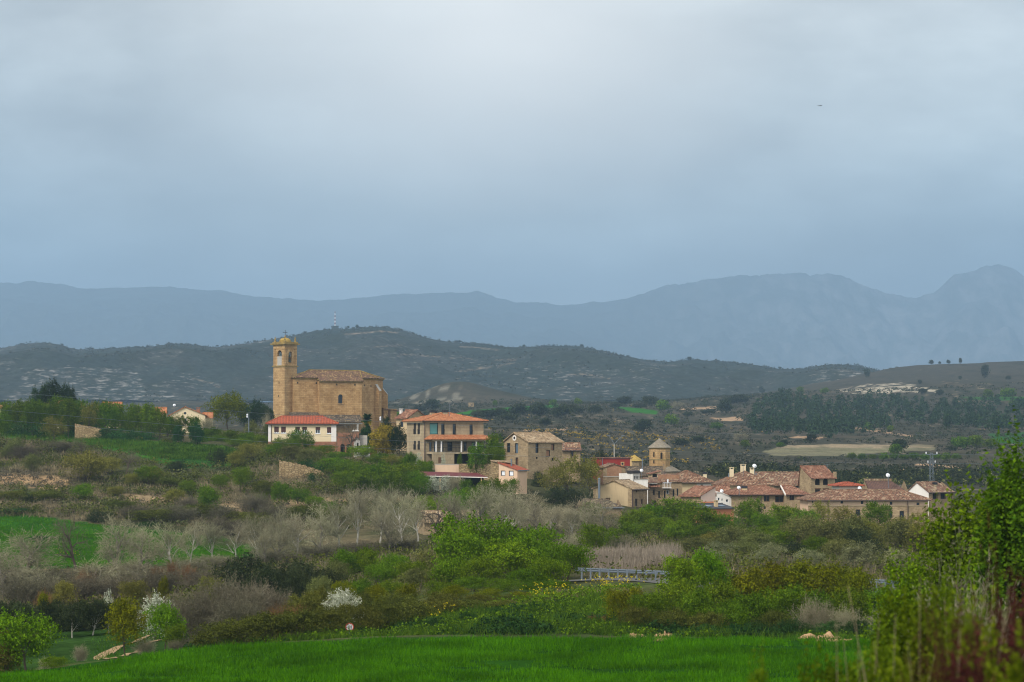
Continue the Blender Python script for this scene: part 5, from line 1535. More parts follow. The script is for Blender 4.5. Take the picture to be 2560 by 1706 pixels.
for a, c, y0, y1 in wins:
    u0, u1 = h.xr(a), h.xr(c); r = (u1 - u0) / 2; b = MB(); arch_panel(b, Tq, u0, u1, h.z(y0 + .1) - r, h.z(y0 + .1), h.z(y0 + .1) - r, -.003)
    arch_panel(b, Tq, u0, u1, h.z(y0 + .1) - r, h.z(y0 + .1), h.z(y0 + .1) - r, .1); h.part('arch_head', b, M['rubble'])
b = MB(); b.box(h.w - .12, h.w + .25, -.2, .4, h.ze - .1, h.ze + 1.0); h.part('parapet_pier', b, M['rubble'])
h = Bld('stone_row_house', 'stone row house with timber windows and a red roof, left one of the terrace', 'house', 1829, 503, 1300, 4, Lm=9, R=1967)
for a, c, y0, y1 in ((1910, 1924.5, 1240, 1255), (1938.5, 1959.5, 1241, 1257)): h.opening('R', a, c, y0, y1, 'wood')
for a, c in ((1910, 1915), (1937, 1944)): h.opening('R', a, c, 1266.5, 1273, 'dark')
h.walls(M['rubble'], 1236.5); h.roof_hip(M['tile_rose'], h.z(1217) - h.ze, .6, inset=3.5); h.gutter(y=-.65, z=h.ze - .12); h.pipe(h.xr(1903), -2, h.ze)
h.chimney(h.xr(1866), 2.2, h.ze, h.z(1222), .9, .6, M['beige'], 'black')
h = Bld('red_roof_wing', 'low wing under a speckled red roof left of the stone row house', 'house', 1790, 512, 1290, 2, Lm=7, R=1829)
h.walls(M['rubble2'], 1234, gable=('L', 1216, .6)); h.roof_gable(M['tile_rose'], 'X', .3, .14, .1)
h = Bld('balcony_house', 'stone row house with dark balcony door and white roof edge at its left', 'house', 1967.5, 500, 1300, 4, Lm=8, R=2022)
h.opening('R', 1974, 1986, 1237.5, 1251.5, 'wood'); h.opening('R', 2000.5, 2012.5, 1239.5, 1265.5, 'wood', rail=1)
for a, c in ((1974, 1978), (1982, 1986), (2000, 2005)): h.opening('R', a, c, 1271, 1279, 'dark')
h.walls(M['rubble'], 1234.5, gable=('L', 1216, .55)); h.roof_gable(M['tile_rose'], 'X', .55, .16, .3, hip1=2.5); h.gutter(y=-.6, z=h.ze - .25)
b = MB(); sl = (h.za - h.ze) / (h.d * .55)
b.slab([(-.45, -.6, h.ze - sl * .6 + .10), (-.28, -.6, h.ze - sl * .6 + .10), (-.28, h.d * .55, h.za + .10), (-.45, h.d * .55, h.za + .10)], .25); h.part('verge', b, M['whiteclean'])
b = MB(); b.box(h.xr(1998.5), h.xr(2014.5), -.85, -.02, h.z(1266.5), h.z(1265.5)); h.part('balcony', b, M['concrete'])
h = Bld('long_row_house', 'very long house, peach upper band over stone, under one mottled tile roof', 'house', 2020.5, 482, 1318, 3.5, Lm=8.5, R=2323)
for a, c in ((2102, 2108.5), (2153, 2159.5), (2185.5, 2192), (2226, 2232.5), (2293.5, 2301)): h.opening('R', a, c, 1252 + (a - 2102) * .028, 1259.5 + (a - 2102) * .028, 'dark')
for a, c, y0, y1 in ((2140, 2151.5, 1274.5, 1290), (2222.5, 2233, 1277, 1296), (2250.5, 2262, 1278.5, 1304)): h.opening('R', a, c, y0, y1, 'dark', rail=1)
h.opening('R', 2030, 2033, 1250, 1258, 'dark')
h.walls(M['peach'], 1250.5); b = MB()
ops = [o for o in h.op['R'] if o[2] < h.z(1265)]
us = sorted([0, h.w] + [q for o in ops for q in o[:2]])
zt = h.z(1265.5)
for i in range(len(us) - 1):
    um = (us[i] + us[i + 1]) / 2; hit = [o for o in ops if o[0] < um < o[1]]
    if hit: b.box(us[i], us[i + 1], -.06, -.003, -3, hit[0][2]); b.box(us[i], us[i + 1], -.06, -.003, hit[0][3], zt)
    else: b.box(us[i], us[i + 1], -.06, -.003, -3, zt)
h.part('stone_facing', b, M['rubble']); b = MB(); b.box(0, h.w, -.14, -.063, zt - .02, zt + .12); h.part('string_course', b, M['greyash'])
h.roof_hip(M['tile_mix'], h.z(1226) - h.ze, .6, inset=4.6); h.gutter(y=-.68, z=h.ze - .1); h.pipe(h.xr(2271), -2, h.ze, y=-.2); h.pipe(h.xr(2070), -2, h.ze, y=-.2)
h = Bld('turret_room', 'small square roof room with bright red hip roof and cream walls', 'house', 2098, 522, 1262, 12, L=2086, R=2154)
h.walls(M['pink'], 1215, matL=M['white']); h.roof_hip(M['tile_red'], h.z(1206) - h.ze, .6, inset=1.6); b = MB(); b.box(h.w - .6, h.w - .1, -.45, -.02, h.z(1223), h.z(1214)); h.part('boiler_box', b, M['steel'])
h = Bld('brown_roofed_house', 'house with one broad smooth dark brown roof and straw ridge tiles', 'house', 2172, 535, 1262, 4, Lm=8, R=2272)
h.walls(M['rubble'], 1229, gable=('L', 1203, .5)); h.roof_gable(M['tile_dark'], 'X', .4, .14, -.1, hip1=2.5); b = MB(); b.box(-.1, h.w - 2.4, h.d * .5 - .3, h.d * .5 + .3, h.za + .02, h.za + .35); b.build('ridge_tiles', M['tile_pale'], h.roof)
h = Bld('white_gabled_house', 'stone house with white rendered gable and two dark loggia openings, last of the row', 'house', 2322, 505, 1305, 40, L=2277, R=2393)
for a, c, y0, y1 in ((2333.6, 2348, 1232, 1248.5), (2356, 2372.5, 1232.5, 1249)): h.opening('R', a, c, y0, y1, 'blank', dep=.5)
for a, c in ((2336, 2342),): h.opening('R', a, c, 1257, 1268, 'dark')
h.walls(M['rubble2'], 1229.5, matL=M['whiteclean'], gable=('L', 1206.5, .55)); h.roof_gable(M['tile_old'], 'X', .4, .16, .2, hip1=1.5); h.gutter(); h.pipe(h.xr(2387), -2, h.ze)
h.chimney(h.w * .55, h.d * .35, h.z(1222), h.z(1213), .6, .5, M['beige'], 'black')

# ================================================================== hilltop houses at the left
h = Bld('cream_gabled_house', 'cream gabled house with orange roof and little round attic window among the trees', 'house', 425, 640, 1085, 6, Lm=8, R=512)
h.opening('R', 460, 466.5, 1046, 1060, 'white'); h.walls(M['cream'], 1037, gable=('R', 1017, .43)); h.roof_gable(M['tile_orange'], 'Y', .5, .16, .3)
b = MB(); zc_ = h.z(1033.5); b.poly([(h.xr(462) + .3 * math.cos(2 * PI * i / 12), -.02, zc_ + .3 * math.sin(2 * PI * i / 12)) for i in range(12)]); h.part('round_window', b, M['glass'])
h.chimney(h.w * .8, 2, h.z(1034), h.z(1022), .8, .7, M['brick'], 'slab')
for i, (a, c, ye, ya, lab) in enumerate(((388, 414, 1032, 1019, 'house showing only a strip of orange roof left of the cream gable'), (255, 302, 1019, 1006, 'house showing a bright orange roof above the hilltop almond trees'), (-30, 9, 1020, 1013, 'house whose orange roof is cut by the left picture edge'), (508, 530, 1044, 1032, 'house with a low orange roof right of the cream gable'), (138, 170, 1016, 1003, 'small cream house almost hidden below the dark conifers'))):
    h = Bld('hidden_house', lab, 'house', a, 648 if i != 1 else 655, 1080, 5, Lm=6, R=c)
    h.walls(M['cream'], ye, gable=('L', ya, .5)); h.roof_gable(M['tile_orange'], 'X', .4, .14, .2)
# stone ruin and field walls
def rough_wall(name, label, px0, px1, D0, D1, tops, mat, th=.7, drop=3.0, seed=1):
    r = random.Random(seed); n = 46; b = MB()
    o = gpoint((px0 + px1) / 2, (D0 + D1) / 2); f0 = []; 
    for i in range(n + 1):
        t = i / n; px = px0 + (px1 - px0) * t; D = D0 + (D1 - D0) * t
        py = np.interp(px, [q[0] for q in tops], [q[1] for q in tops]) + r.uniform(-1.6, 1.2)
        p = P(px, py, D); g = gz(p.x, D); zt = max(p.z, g + .1); f0.append((p.x, D, g, zt))
    root = empty(name, o, 0, label, 'wall')
    for i in range(n):
        (xa, ya, ga, za), (xb, yb, gb, zb_) = f0[i], f0[i + 1]; zt = za
        b.box(0, 1, 0, 1, 0, 1, Matrix.Translation((xa - o.x, ya - o.y, min(ga, gb) - 1.0 - o.z)) @ Matrix(((xb - xa + .01, 0, 0, 0), (yb - ya, th, 0, 0), (0, 0, zt - min(ga, gb) + 1.0, 0), (0, 0, 0, 1))))
    b.build('masonry', mat, root); return root
rough_wall('ruined_wall', 'ruined ochre dry stone wall sagging down to the right below the cream house', 698, 842, 500, 503, [(698, 1152), (752, 1162), (800, 1178), (812, 1190), (826, 1184), (833, 1188), (842, 1212)], M['drystone'])
rough_wall('field_wall', 'short ochre dry stone field wall on the green hilltop terrace', 187, 253, 596, 597, [(187, 1060), (205, 1064), (253, 1072)], M['drystone'])
h = Bld('field_hut', 'tiny ochre ruined hut alone on the far hillside', 'hut', 1176, 1900, 1024, 20, Lm=4, R=1185)
h.opening('R', 1179, 1181, 1010, 1016, 'blank'); h.walls(M['drystone'], 1007, zb=-4)

# ================================================================== street furniture, antennas, wires
def dish(px, py, D, label, r=.30, yaw=0.2, pole=1.2):
    o = P(px, py, D); root = empty('satellite_dish', o - Vector((0, 0, pole)), yaw, label, 'satellite dish')
    b = MB(); b.lathe([(0.01, 0.0), (r * .5, -.05), (r * .85, -.14), (r, -.2), (r * .98, -.22), (r * .5, -.08)], (0, 0, 0), 14)
    d = b.build('reflector', M['whiteframe'], root, True); d.rotation_euler = (math.radians(65), 0, 0); d.location = (0, 0, pole)
    b = MB(); b.tube([(0, .05, -.3), (0, .05, pole)], .05, 6); b.build('pole', M['steel'], root)
    b = MB(); b.tube([(0, -.05, pole - .3), (0, -.55, pole - .1)], .03, 6); b.build('feed_arm', M['steel'], root)
dish(436, 1012.5, 640, 'white satellite dish on the roof of the cream gabled house', .34)
dish(1604.5, 1175.5, 530, 'white satellite dish above the boxy roof room', .34)
dish(1848, 1218.5, 500, 'large white satellite dish on the red row roof near the black capped chimney', .34)
dish(1805, 1227, 508, 'small white satellite dish on the speckled red wing roof', .35)
dish(1887, 1164, 545, 'white satellite dish standing over the three cream chimneys', .42, pole=1.6)
dish(2220.7, 1187.5, 535, 'white satellite dish on the pole above the smooth brown roof', .42, pole=2.2)
dish(2150, 1220, 519, 'white satellite dish on the wall of the red turret room', .38)
def antenna(px, y0, y1, D, label, arms=True):
    o = P(px, y1, D); z = zat(y0, D) - o.z; root = empty('roof_antenna', o, .3, label, 'antenna')
    b = MB(); b.tube([(0, 0, -.5), (0, 0, z)], .035, 6); b.build('pole', M['steel'], root)
    if arms:
        b = MB(); b.tube([(-.7, 0, z - .15), (.7, 0, z - .15)], .02, 5)
        for q in (-.6, -.3, 0, .3, .6): b.tube([(q, -.25, z - .15), (q, .25, z - .15)], .012, 4)
        b.build('aerial', M['steel'], root)
antenna(402, 1002, 1032, 650, 'thin television antenna left of the cream gabled house roof')
antenna(1124, 1010, 1033, 523, 'thin whip antenna beside the villa chimney', False)
antenna(1858, 1152, 1192, 548, 'thin tall mast left of the middle cream chimney', False)
antenna(1408, 1101, 1112, 536, 'television antenna on the low checkered roof by the tall stone house')
antenna(2068, 1160, 1170, 544, 'television antenna on the tower house ridge')
antenna(2220, 1172, 1200, 536, 'thin whip antenna beside the dish on the brown roof', False)
# street lamps
def lamp(px, y0, y1, D, label, kind):
    o = P(px, y1, D); z = zat(y0, D) - o.z; root = empty('street_lamp', o, 0, label, 'street lamp')
    b = MB(); b.tube([(0, 0, -4), (0, 0, z * .72)], [.14, .09], 8); b.build('post', M['concrete'] if kind == 'y' else M['steel'], root)
    if kind == 'y':
        for s_, l in ((-1, .9), (1, 1.5)):
            b = MB(); b.tube([(0, 0, z * .72), (s_ * l * .6, 0, z * .72 + 1.0), (s_ * l * 1.2, 0, z * .72 + 1.7)], .06, 6); a = b.build('arm', M['steel'], root)
            b = MB(); b.box(s_ * l * 1.2 - .3, s_ * l * 1.2 + .3, -.1, .1, z * .72 + 1.68, z * .72 + 1.8); b.build('lantern', M['steel'], a)
    else:
        b = MB(); b.tube([(0, 0, z * .72), (0, 0, z)], .07, 6); b.build('arm', M['steel'], root)
        for q in (z * .78, z * .9):
            b = MB(); b.lathe([(.02, -.28), (.13, -.16), (.17, 0), (.12, .18), (.02, .28)], (-.35, 0, q), 10); b.build('lantern', M['whiteframe'], root)
lamp(1535.5, 1096, 1150, 575, 'tall grey street lamp with forked arms rising over the dark red house', 'y')
lamp(955, 1041, 1080, 575, 'street lamp with two round white lanterns between church and villa', 'g')
lamp(622, 1034, 1072, 600, 'street lamp with white lanterns left of the dark pine by the church', 'g')
o = P(1498, 1255, 478); root = empty('steel_pole', o, 0, 'plain grey steel pole standing before the beige gable', 'pole')
b = MB(); b.tube([(0, 0, -2), (0, 0, zat(1199, 478) - o.z)], .2, 10); b.build('shaft', M['steel'], root); b = MB(); b.lathe([(.2, 0), (.24, .1), (.02, .3)], (0, 0, zat(1199, 478) - o.z), 10); b.build('cap', M['steel'], root)
o = P(1606, 1195, 556); root = empty('steel_pole', o, 0, 'short grey pole with a crossbar left of the octagonal tower', 'pole')
zt = zat(1147, 556) - o.z; b = MB(); b.tube([(0, 0, -2), (0, 0, zt)], .11, 8); b.build('shaft', M['steel'], root); b = MB(); b.tube([(-.25, 0, zt - .15), (.35, 0, zt - .15)], .06, 6); b.build('crossbar', M['steel'], root)

# lattice pylon
def lattice(root, zt, w0, w1, mat, n, rad, nm='lattice'):
    b = MB()
    cs = lambda t: (w0 + (w1 - w0) * t) / 2
    for sx in (-1, 1):
        for sy in (-1, 1): b.tube([(sx * cs(0), sy * cs(0), 0), (sx * cs(1), sy * cs(1), zt)], rad, 4)
    for i in range(n):
        t0, t1 = i / n, (i + 1) / n
        for a, c in (((-1, -1), (1, -1)), ((1, -1), (1, 1)), ((1, 1), (-1, 1)), ((-1, 1), (-1, -1))):
            if i % 2: a, c = c, a
            b.tube([(a[0] * cs(t0), a[1] * cs(t0), zt * t0), (c[0] * cs(t1), c[1] * cs(t1), zt * t1)], rad * .7, 4)
    return b.build(nm, mat, root)
PD = 600; o = gpoint(2328, PD); zt = zat(1132, PD) - o.z
root = empty('lattice_pylon', o, .2, 'slim grey lattice electricity pylon rising behind the last houses', 'pylon')
lattice(root, zt, 1.3, .45, M['steel'], 16, .036)
b = MB()
for q, l in ((zt - .35, 1.3), (zt - 2.2, .9)): b.box(-l, l, -.07, .07, q - .07, q + .07)
b.build('crossarm', M['steel'], root)
for q, l in ((zt - .35, 1.2), (zt - .35, -1.2), (zt - 2.2, .8), (zt - 2.2, -.8)):
    b = MB(); b.lathe([(.05, 0), (.16, .1), (.07, .2), (.16, .3), (.05, .45)], (l, 0, q + .07), 8); b.build('insulator', M['whiteframe'], root)
# three power cables: long spans from the near left, across the village, to the pylon and on
for i, (ctrl, lab) in enumerate(((((-300, 950, 330), (0, 979, 352), (640, 1033, 415), (1000, 1058, 455), (1550, 1079, 520), (1840, 1085, 560), (2328, 1134, 600) if False else (2300, 1086, 640), (2860, 1084, 720)), 'thin power cable crossing just below the church nave'),
        (((-300, 996, 330), (0, 1025, 350), (640, 1081, 413), (1200, 1115, 475), (1840, 1134, 550), (2328, 1137, 600), (2860, 1137, 660)), 'thin power cable passing over the middle of the villa windows'),
        (((-300, 1023, 330), (0, 1050, 349), (640, 1104, 412), (1260, 1139, 480), (1840, 1155, 550), (2328, 1159, 600), (2860, 1160, 660)), 'lowest thin power cable crossing the villa veranda'))):
    cp = np.array(ctrl, float); t = np.linspace(0, len(cp) - 1, 80); pts = []
    for tt in t: pts.append(P(np.interp(tt, range(len(cp)), cp[:, 0]), np.interp(tt, range(len(cp)), smooth1(cp[:, 1], 0)), np.interp(tt, range(len(cp)), cp[:, 2])))
    b = MB(); b.tube(pts, 0.015, 4); c_ = b.build('power_cable', M['steel']); tag(c_, lab, 'cable')

# transmitter mast on the hill
TD = 4270; px = 837.5; k = FPX / TD
o = P(px, 825, TD); root = empty('transmitter_mast', o, .3, 'red and white lattice transmitter mast on the highest hill', 'mast')
b = MB(); hw = 7.5 / k; b.box(-hw, hw, -4, 4, -6, 8 / k); b.box(-hw - .5, hw + .5, -4.5, 4.5, 7 / k + .6, 9 / k + .6); b.build('hut', M['bronze'], root)
nseg = 8; z0 = 9 / k; z1 = 46 / k
for i in range(nseg):
    za, zb_ = z0 + (z1 - z0) * i / nseg, z0 + (z1 - z0) * (i + 1) / nseg; wd = .8 - .5 * i / nseg
    b = MB()
    for sx in (-1, 1):
        for sy in (-1, 1): b.tube([(sx * wd, sy * wd, za), (sx * (wd - .12), sy * (wd - .12), zb_)], .15, 4)
    for sx in (-1, 1): b.tube([(sx * wd, -wd, za), (-sx * wd, -wd, zb_)], .1, 4); b.tube([(-wd, sx * wd, za), (-wd, -sx * wd, zb_)], .1, 4)
    b.build('mast_section', M['mastred'] if i % 2 else M['whiteframe'], root)

# guard rail, road, sign
def gp(px, D, dz=0.0): v = gpoint(px, D); v.z += dz; return v
def guardrail(label, px0, px1, D0, D1, y0, y1, n):
    a = P(px0, y0, D0); c = P(px1, y1, D1); root = empty('guardrail', a, 0, label, 'guardrail')
    d = (c - a); b = MB(); prof = [(-.16, 0), (-.08, .05), (0, 0), (.08, .05), (.16, 0)]
    nn = 30; dirh = Vector((d.x, d.y, 0)).normalized(); nrm = Vector((dirh.y, -dirh.x, 0))
    for i in range(nn):
        p = d * (i / nn); q = d * ((i + 1) / nn)
        for (z0, e0), (z1, e1) in zip(prof[:-1], prof[1:]): b.poly([p + nrm * e0 + Vector((0, 0, z0)), q + nrm * e0 + Vector((0, 0, z0)), q + nrm * e1 + Vector((0, 0, z1)), p + nrm * e1 + Vector((0, 0, z1))])
    b.build('rail', M['steel'], root)
    for i in range(n):
        p = d * ((i + .5) / n); b = MB(); b.box(p.x - .07, p.x + .07, p.y - .22, p.y - .10, p.z - 1.5, p.z + .16); b.build('post', M['steel'], root)
    e = MB(); e.tube([(-.02, 0, -.16), (-.22, .0, 0), (-.02, 0, .16)], .05, 6); e.build('end_piece', M['steel'], root)
    return root
guardrail('galvanised guardrail on posts behind the yellow flowers', 1443, 1676, 240, 226, 1424, 1433, 10)
guardrail('stretch of galvanised guardrail seen through the near green tree', 2180, 2310, 215, 207, 1453, 1461, 6)
guardrail('short stretch of guardrail at the foot of the tree on the right', 2390, 2470, 204, 200, 1465, 1470, 4)
SD_ = 172.5; o = gpoint(875, SD_); zc_ = zat(1568, SD_); root = empty('road_sign', o, .25, 'round white speed limit sign with red border beside the bramble hedge', 'road sign')
r = 10 * SD_ / FPX * 1.05; hz_ = zc_ - o.z
def disc(b, r, y, n=24): b.poly([(r * math.cos(2 * PI * i / n), y, hz_ + r * math.sin(2 * PI * i / n)) for i in range(n)])
b = MB(); disc(b, r, -.03); 
for i in range(24):
    a0, a1 = 2 * PI * i / 24, 2 * PI * (i + 1) / 24
    b.poly([(r * math.cos(a0), -.03, hz_ + r * math.sin(a0)), (r * math.cos(a1), -.03, hz_ + r * math.sin(a1)), (r * math.cos(a1), .01, hz_ + r * math.sin(a1)), (r * math.cos(a0), .01, hz_ + r * math.sin(a0))])
sg = b.build('sign_plate', M['signred'], root)
b = MB(); disc(b, r * .8, -.036); b.build('sign_face', M['signwhite'], sg)
b = MB(); s = r / .25
for x0, x1, z0, z1 in ((-.105, -.075, -.07, .07), (-.045, -.02, -.07, .07), (.02, .04, -.07, .07), (-.02, .02, .05, .07), (-.02, .02, -.01, .01), (-.02, .02, -.07, -.05), (.075, .115, -.06, .06)):
    b.box(x0 * s, x1 * s, -.042, -.038, hz_ + z0 * s, hz_ + z1 * s)
b.build('sign_figures', M['signblack'], sg)
b = MB(); b.tube([(0, .04, -.3), (0, .04, hz_ + .1)], .03, 8); b.build('post', M['steel'], root)

# bird gliding high in the sky
BD = 420; o = P(2050, 265, BD); root = empty('bird', o, .5, 'dark bird of prey gliding alone in the grey sky', 'bird'); s = .26
b = MB(); b.lathe([(.01, -1.0), (.12, -.75), (.2, -.2), (.18, .3), (.1, .55), (.12, .7), (.02, .95)], (0, 0, 0), 8)
bo = b.build('body', M['feather'], root, True); bo.rotation_euler = (PI / 2, 0, PI / 2 + .4); bo.scale = (s, s, s)
for s_ in (-1, 1):
    b = MB(); pr = [(0.0, .32), (.9, .42), (1.7, .25), (2.25, -.05), (1.6, -.2), (.8, -.3), (0, -.3)]
    top_ = [Vector((y * s, s_ * x * s, .08 * x * x * .35 * s + .02)) for x, y in pr]; bot = [q - Vector((0, 0, .025)) for q in top_]
    b.poly(top_); b.poly(bot[::-1])
    for i in range(len(pr)): j = (i + 1) % len(pr); b.poly([top_[i], top_[j], bot[j], bot[i]])
    b.build('wing', M['feather'], root)
b = MB(); t0 = [Vector((x * s, y * s, .01)) for x, y in ((-.8, -.12), (-1.5, -.4), (-1.55, .4), (-.8, .12))]; b.slab(t0, .02); b.build('tail', M['feather'], root)

# ------------------------------------------------------------------ vegetation generators (unit height, unit width)
def leaf_quads(rng, P_, out_dir, size, up=0.35, spread=1.0, aspect=0.6):
    """one small quad leaf (or leaf spray) at each point"""
    n = len(P_)
    N = rng.normal(size=(n, 3)) * spread + out_dir * 0.9
    N[:, 2] += up
    N /= np.linalg.norm(N, axis=1)[:, None] + 1e-9
    A = np.cross(N, rng.normal(size=(n, 3))); A /= np.linalg.norm(A, axis=1)[:, None] + 1e-9
    Bv = np.cross(N, A)
    s = (size * rng.uniform(0.6, 1.35, n))[:, None]
    a, b = A * s * 0.5, Bv * s * 0.5 * aspect
    bend = N * s * 0.12
    return np.stack([P_ - a - bend, P_ - b, P_ + a - bend, P_ + b], 1)


def make_crown(seed, shape='round', lobes=11, clumps=130, per=34, size=0.034, sig=0.042, sprigs=0, asp=1.0):
    rng = np.random.default_rng(seed)
    if shape == 'round': c0, R = np.array([0, 0, .57]), np.array([.47, .47, .43])
    elif shape == 'bush': c0, R = np.array([0, 0, .46]), np.array([.48, .48, .50])
    elif shape == 'tall': c0, R = np.array([0, 0, .56]), np.array([.44, .44, .46])
    elif shape == 'dome': c0, R = np.array([0, 0, .30]), np.array([.50, .50, .66])
    elif shape == 'column': c0, R = np.array([0, 0, .50]), np.array([.45, .45, .52])
    lc = rng.normal(size=(lobes, 3)); lc /= np.linalg.norm(lc, axis=1)[:, None]
    lc[:, 2] = np.where(lc[:, 2] < -0.6, -lc[:, 2], lc[:, 2])
    lr = rng.uniform(.36, .56, lobes)
    lc = lc * rng.uniform(.42, .70, (lobes, 1)); lc[0] = 0; lr[0] = .6
    ci = rng.integers(0, lobes, clumps)
    d = rng.normal(size=(clumps, 3)); d[:, 2] += 0.35; d /= np.linalg.norm(d, axis=1)[:, None]
    cp = lc[ci] + d * lr[ci][:, None] * rng.uniform(.55, 1.0, (clumps, 1))
    od = d
    k = rng.integers(0, clumps, clumps * per)
    P_ = cp[k] + rng.normal(size=(len(k), 3)) * sig * 2.0 * rng.uniform(.6, 1.3, (clumps, 1))[k]
    O = od[k]
    W_ = c0 + P_ * R * 0.92
    if sprigs:
        top = np.argsort(-cp[:, 2] + rng.uniform(-.3, .3, clumps))[:sprigs]
        for t in top:
            m = 16; q = np.linspace(0, 1, m)[:, None]
            dr = np.array([cp[t, 0] * .5, cp[t, 1] * .5, 1.0]) + rng.normal(size=3) * .25; dr /= np.linalg.norm(dr)
            ln = rng.uniform(.06, .17)
            pp = c0 + cp[t] * R * .9 + q * dr * ln + rng.normal(size=(m, 3)) * .008
            W_ = np.vstack([W_, pp]); O = np.vstack([O, np.repeat(dr[None], m, 0)])
    # inner and lower foliage
    ne = int(clumps * per * .35); e = rng.normal(size=(ne, 3)); e /= np.linalg.norm(e, axis=1)[:, None]
    W_ = np.vstack([W_, c0 + e * R * rng.uniform(.35, .9, (ne, 1)) * (1 + .14 * np.sin(e[:, :1] * 7 + seed) * np.cos(e[:, 1:2] * 6))]); O = np.vstack([O, e])
    ok = W_[:, 2] > 0.02
    W_, O = W_[ok], O[ok]
    # trim to unit height
    W_[:, 2] *= 1.0 / max(np.percentile(W_[:, 2], 99.7), .5)
    rx = np.percentile(np.abs(W_[:, :2]), 99.2); W_[:, :2] *= .5 / rx
    st = np.array([1, 1, asp])
    return leaf_quads(rng, W_ * st, O / st, size * asp ** .5) / st


def grow(rng, kind):
    """skeleton of a tree: list of (p0, p1, r0, r1, level)"""
    segs = []
    def branch(p, d, ln, r, lev, maxl):
        n = 4 if lev == 0 else (3 if lev < 3 else 2)
        for i in range(n):
            wob = rng.normal(size=3) * (0.10 if lev == 0 else .20) * kind.get('wob', 1)
            d = d + wob; d[2] += kind['up'] * (0.3 if lev else 0.15); d = d / np.linalg.norm(d)
            q = p + d * ln / n; r1 = r * (0.86 if lev == 0 else .74)
            segs.append((p, q, r, r1, lev))
            if lev < maxl and (i >= kind.get('clear', 1) or lev > 0):
                for _ in range(kind['kids'][lev]):
                    a = rng.uniform(0, 2 * PI); sp = rng.uniform(*kind['spread'])
                    u = np.cross(d, [0.3, .2, 1.0]); u /= np.linalg.norm(u) + 1e-9; v = np.cross(d, u)
                    nd_ = d * math.cos(sp) + (u * math.cos(a) + v * math.sin(a)) * math.sin(sp)
                    branch(q, nd_, ln * rng.uniform(*kind['len']), r1 * .62, lev + 1, maxl)
            p, r = q, r1
    for _ in range(kind.get('stems', 1)):
        d = np.array([0, 0, 1.0]) + rng.normal(size=3) * kind.get('lean', .06); d /= np.linalg.norm(d)
        p0 = np.array([rng.normal() * kind.get('foot', 0), rng.normal() * kind.get('foot', 0), -0.03])
        branch(p0, d, kind['trunk'], kind['r'], 0, kind['levels'])
    return segs


def seg_quads(segs, sides=4, rmin=0.0):
    a = np.array([s[0] for s in segs]); b = np.array([s[1] for s in segs])
    ra = np.maximum(np.array([s[2] for s in segs]), rmin); rb = np.maximum(np.array([s[3] for s in segs]), rmin)
    d = b - a; d /= np.linalg.norm(d, axis=1)[:, None] + 1e-9
    ref = np.where(np.abs(d[:, 2:3]) > .9, [[1.0, 0, 0]], [[0, 0, 1.0]])
    u = np.cross(d, ref); u /= np.linalg.norm(u, axis=1)[:, None] + 1e-9; v = np.cross(d, u)
    Q = []
    for k in range(sides):
        t0, t1 = 2 * PI * k / sides, 2 * PI * (k + 1) / sides
        o0 = u * math.cos(t0) + v * math.sin(t0); o1 = u * math.cos(t1) + v * math.sin(t1)
        Q.append(np.stack([a + o0 * ra[:, None], a + o1 * ra[:, None], b + o1 * rb[:, None], b + o0 * rb[:, None]], 1))
    return np.concatenate(Q)


KIND_POPLAR = dict(trunk=.62, r=.026, levels=3, kids=(4, 2, 3), spread=(.35, .85), len=(.50, .78), up=.28, clear=1)
KIND_WIDE = dict(trunk=.55, r=.030, levels=3, kids=(3, 3, 2), spread=(.5, 1.1), len=(.5, .75), up=.16, clear=0)
KIND_OLD = dict(trunk=.60, r=.034, levels=3, kids=(3, 2, 2), spread=(.5, 1.15), len=(.45, .7), up=.12, clear=1, wob=1.5)
KIND_THICK = dict(trunk=.5, r=.010, levels=2, kids=(2, 2), spread=(.3, .9), len=(.5, .8), up=.2, clear=0, stems=26, lean=.45, foot=.14)
KIND_LIMB = dict(trunk=.5, r=.030, levels=2, kids=(2, 1), spread=(.4, .9), len=(.5, .75), up=.25, clear=1)
KIND_STEMS = dict(trunk=.45, r=.014, levels=2, kids=(1, 1), spread=(.3, .8), len=(.5, .7), up=.3, clear=0, stems=5, lean=.3, foot=.05)


def unit(Qs):
    """scale arrays of quads together into the unit box"""
    A = np.concatenate([q.reshape(-1, 3) for q in Qs])
    zt = np.percentile(A[:, 2], 99.8); rx = np.percentile(np.abs(A[:, :2]), 98.5)
    sc = np.array([.5 / rx, .5 / rx, 1 / zt])
    return [q * sc for q in Qs]


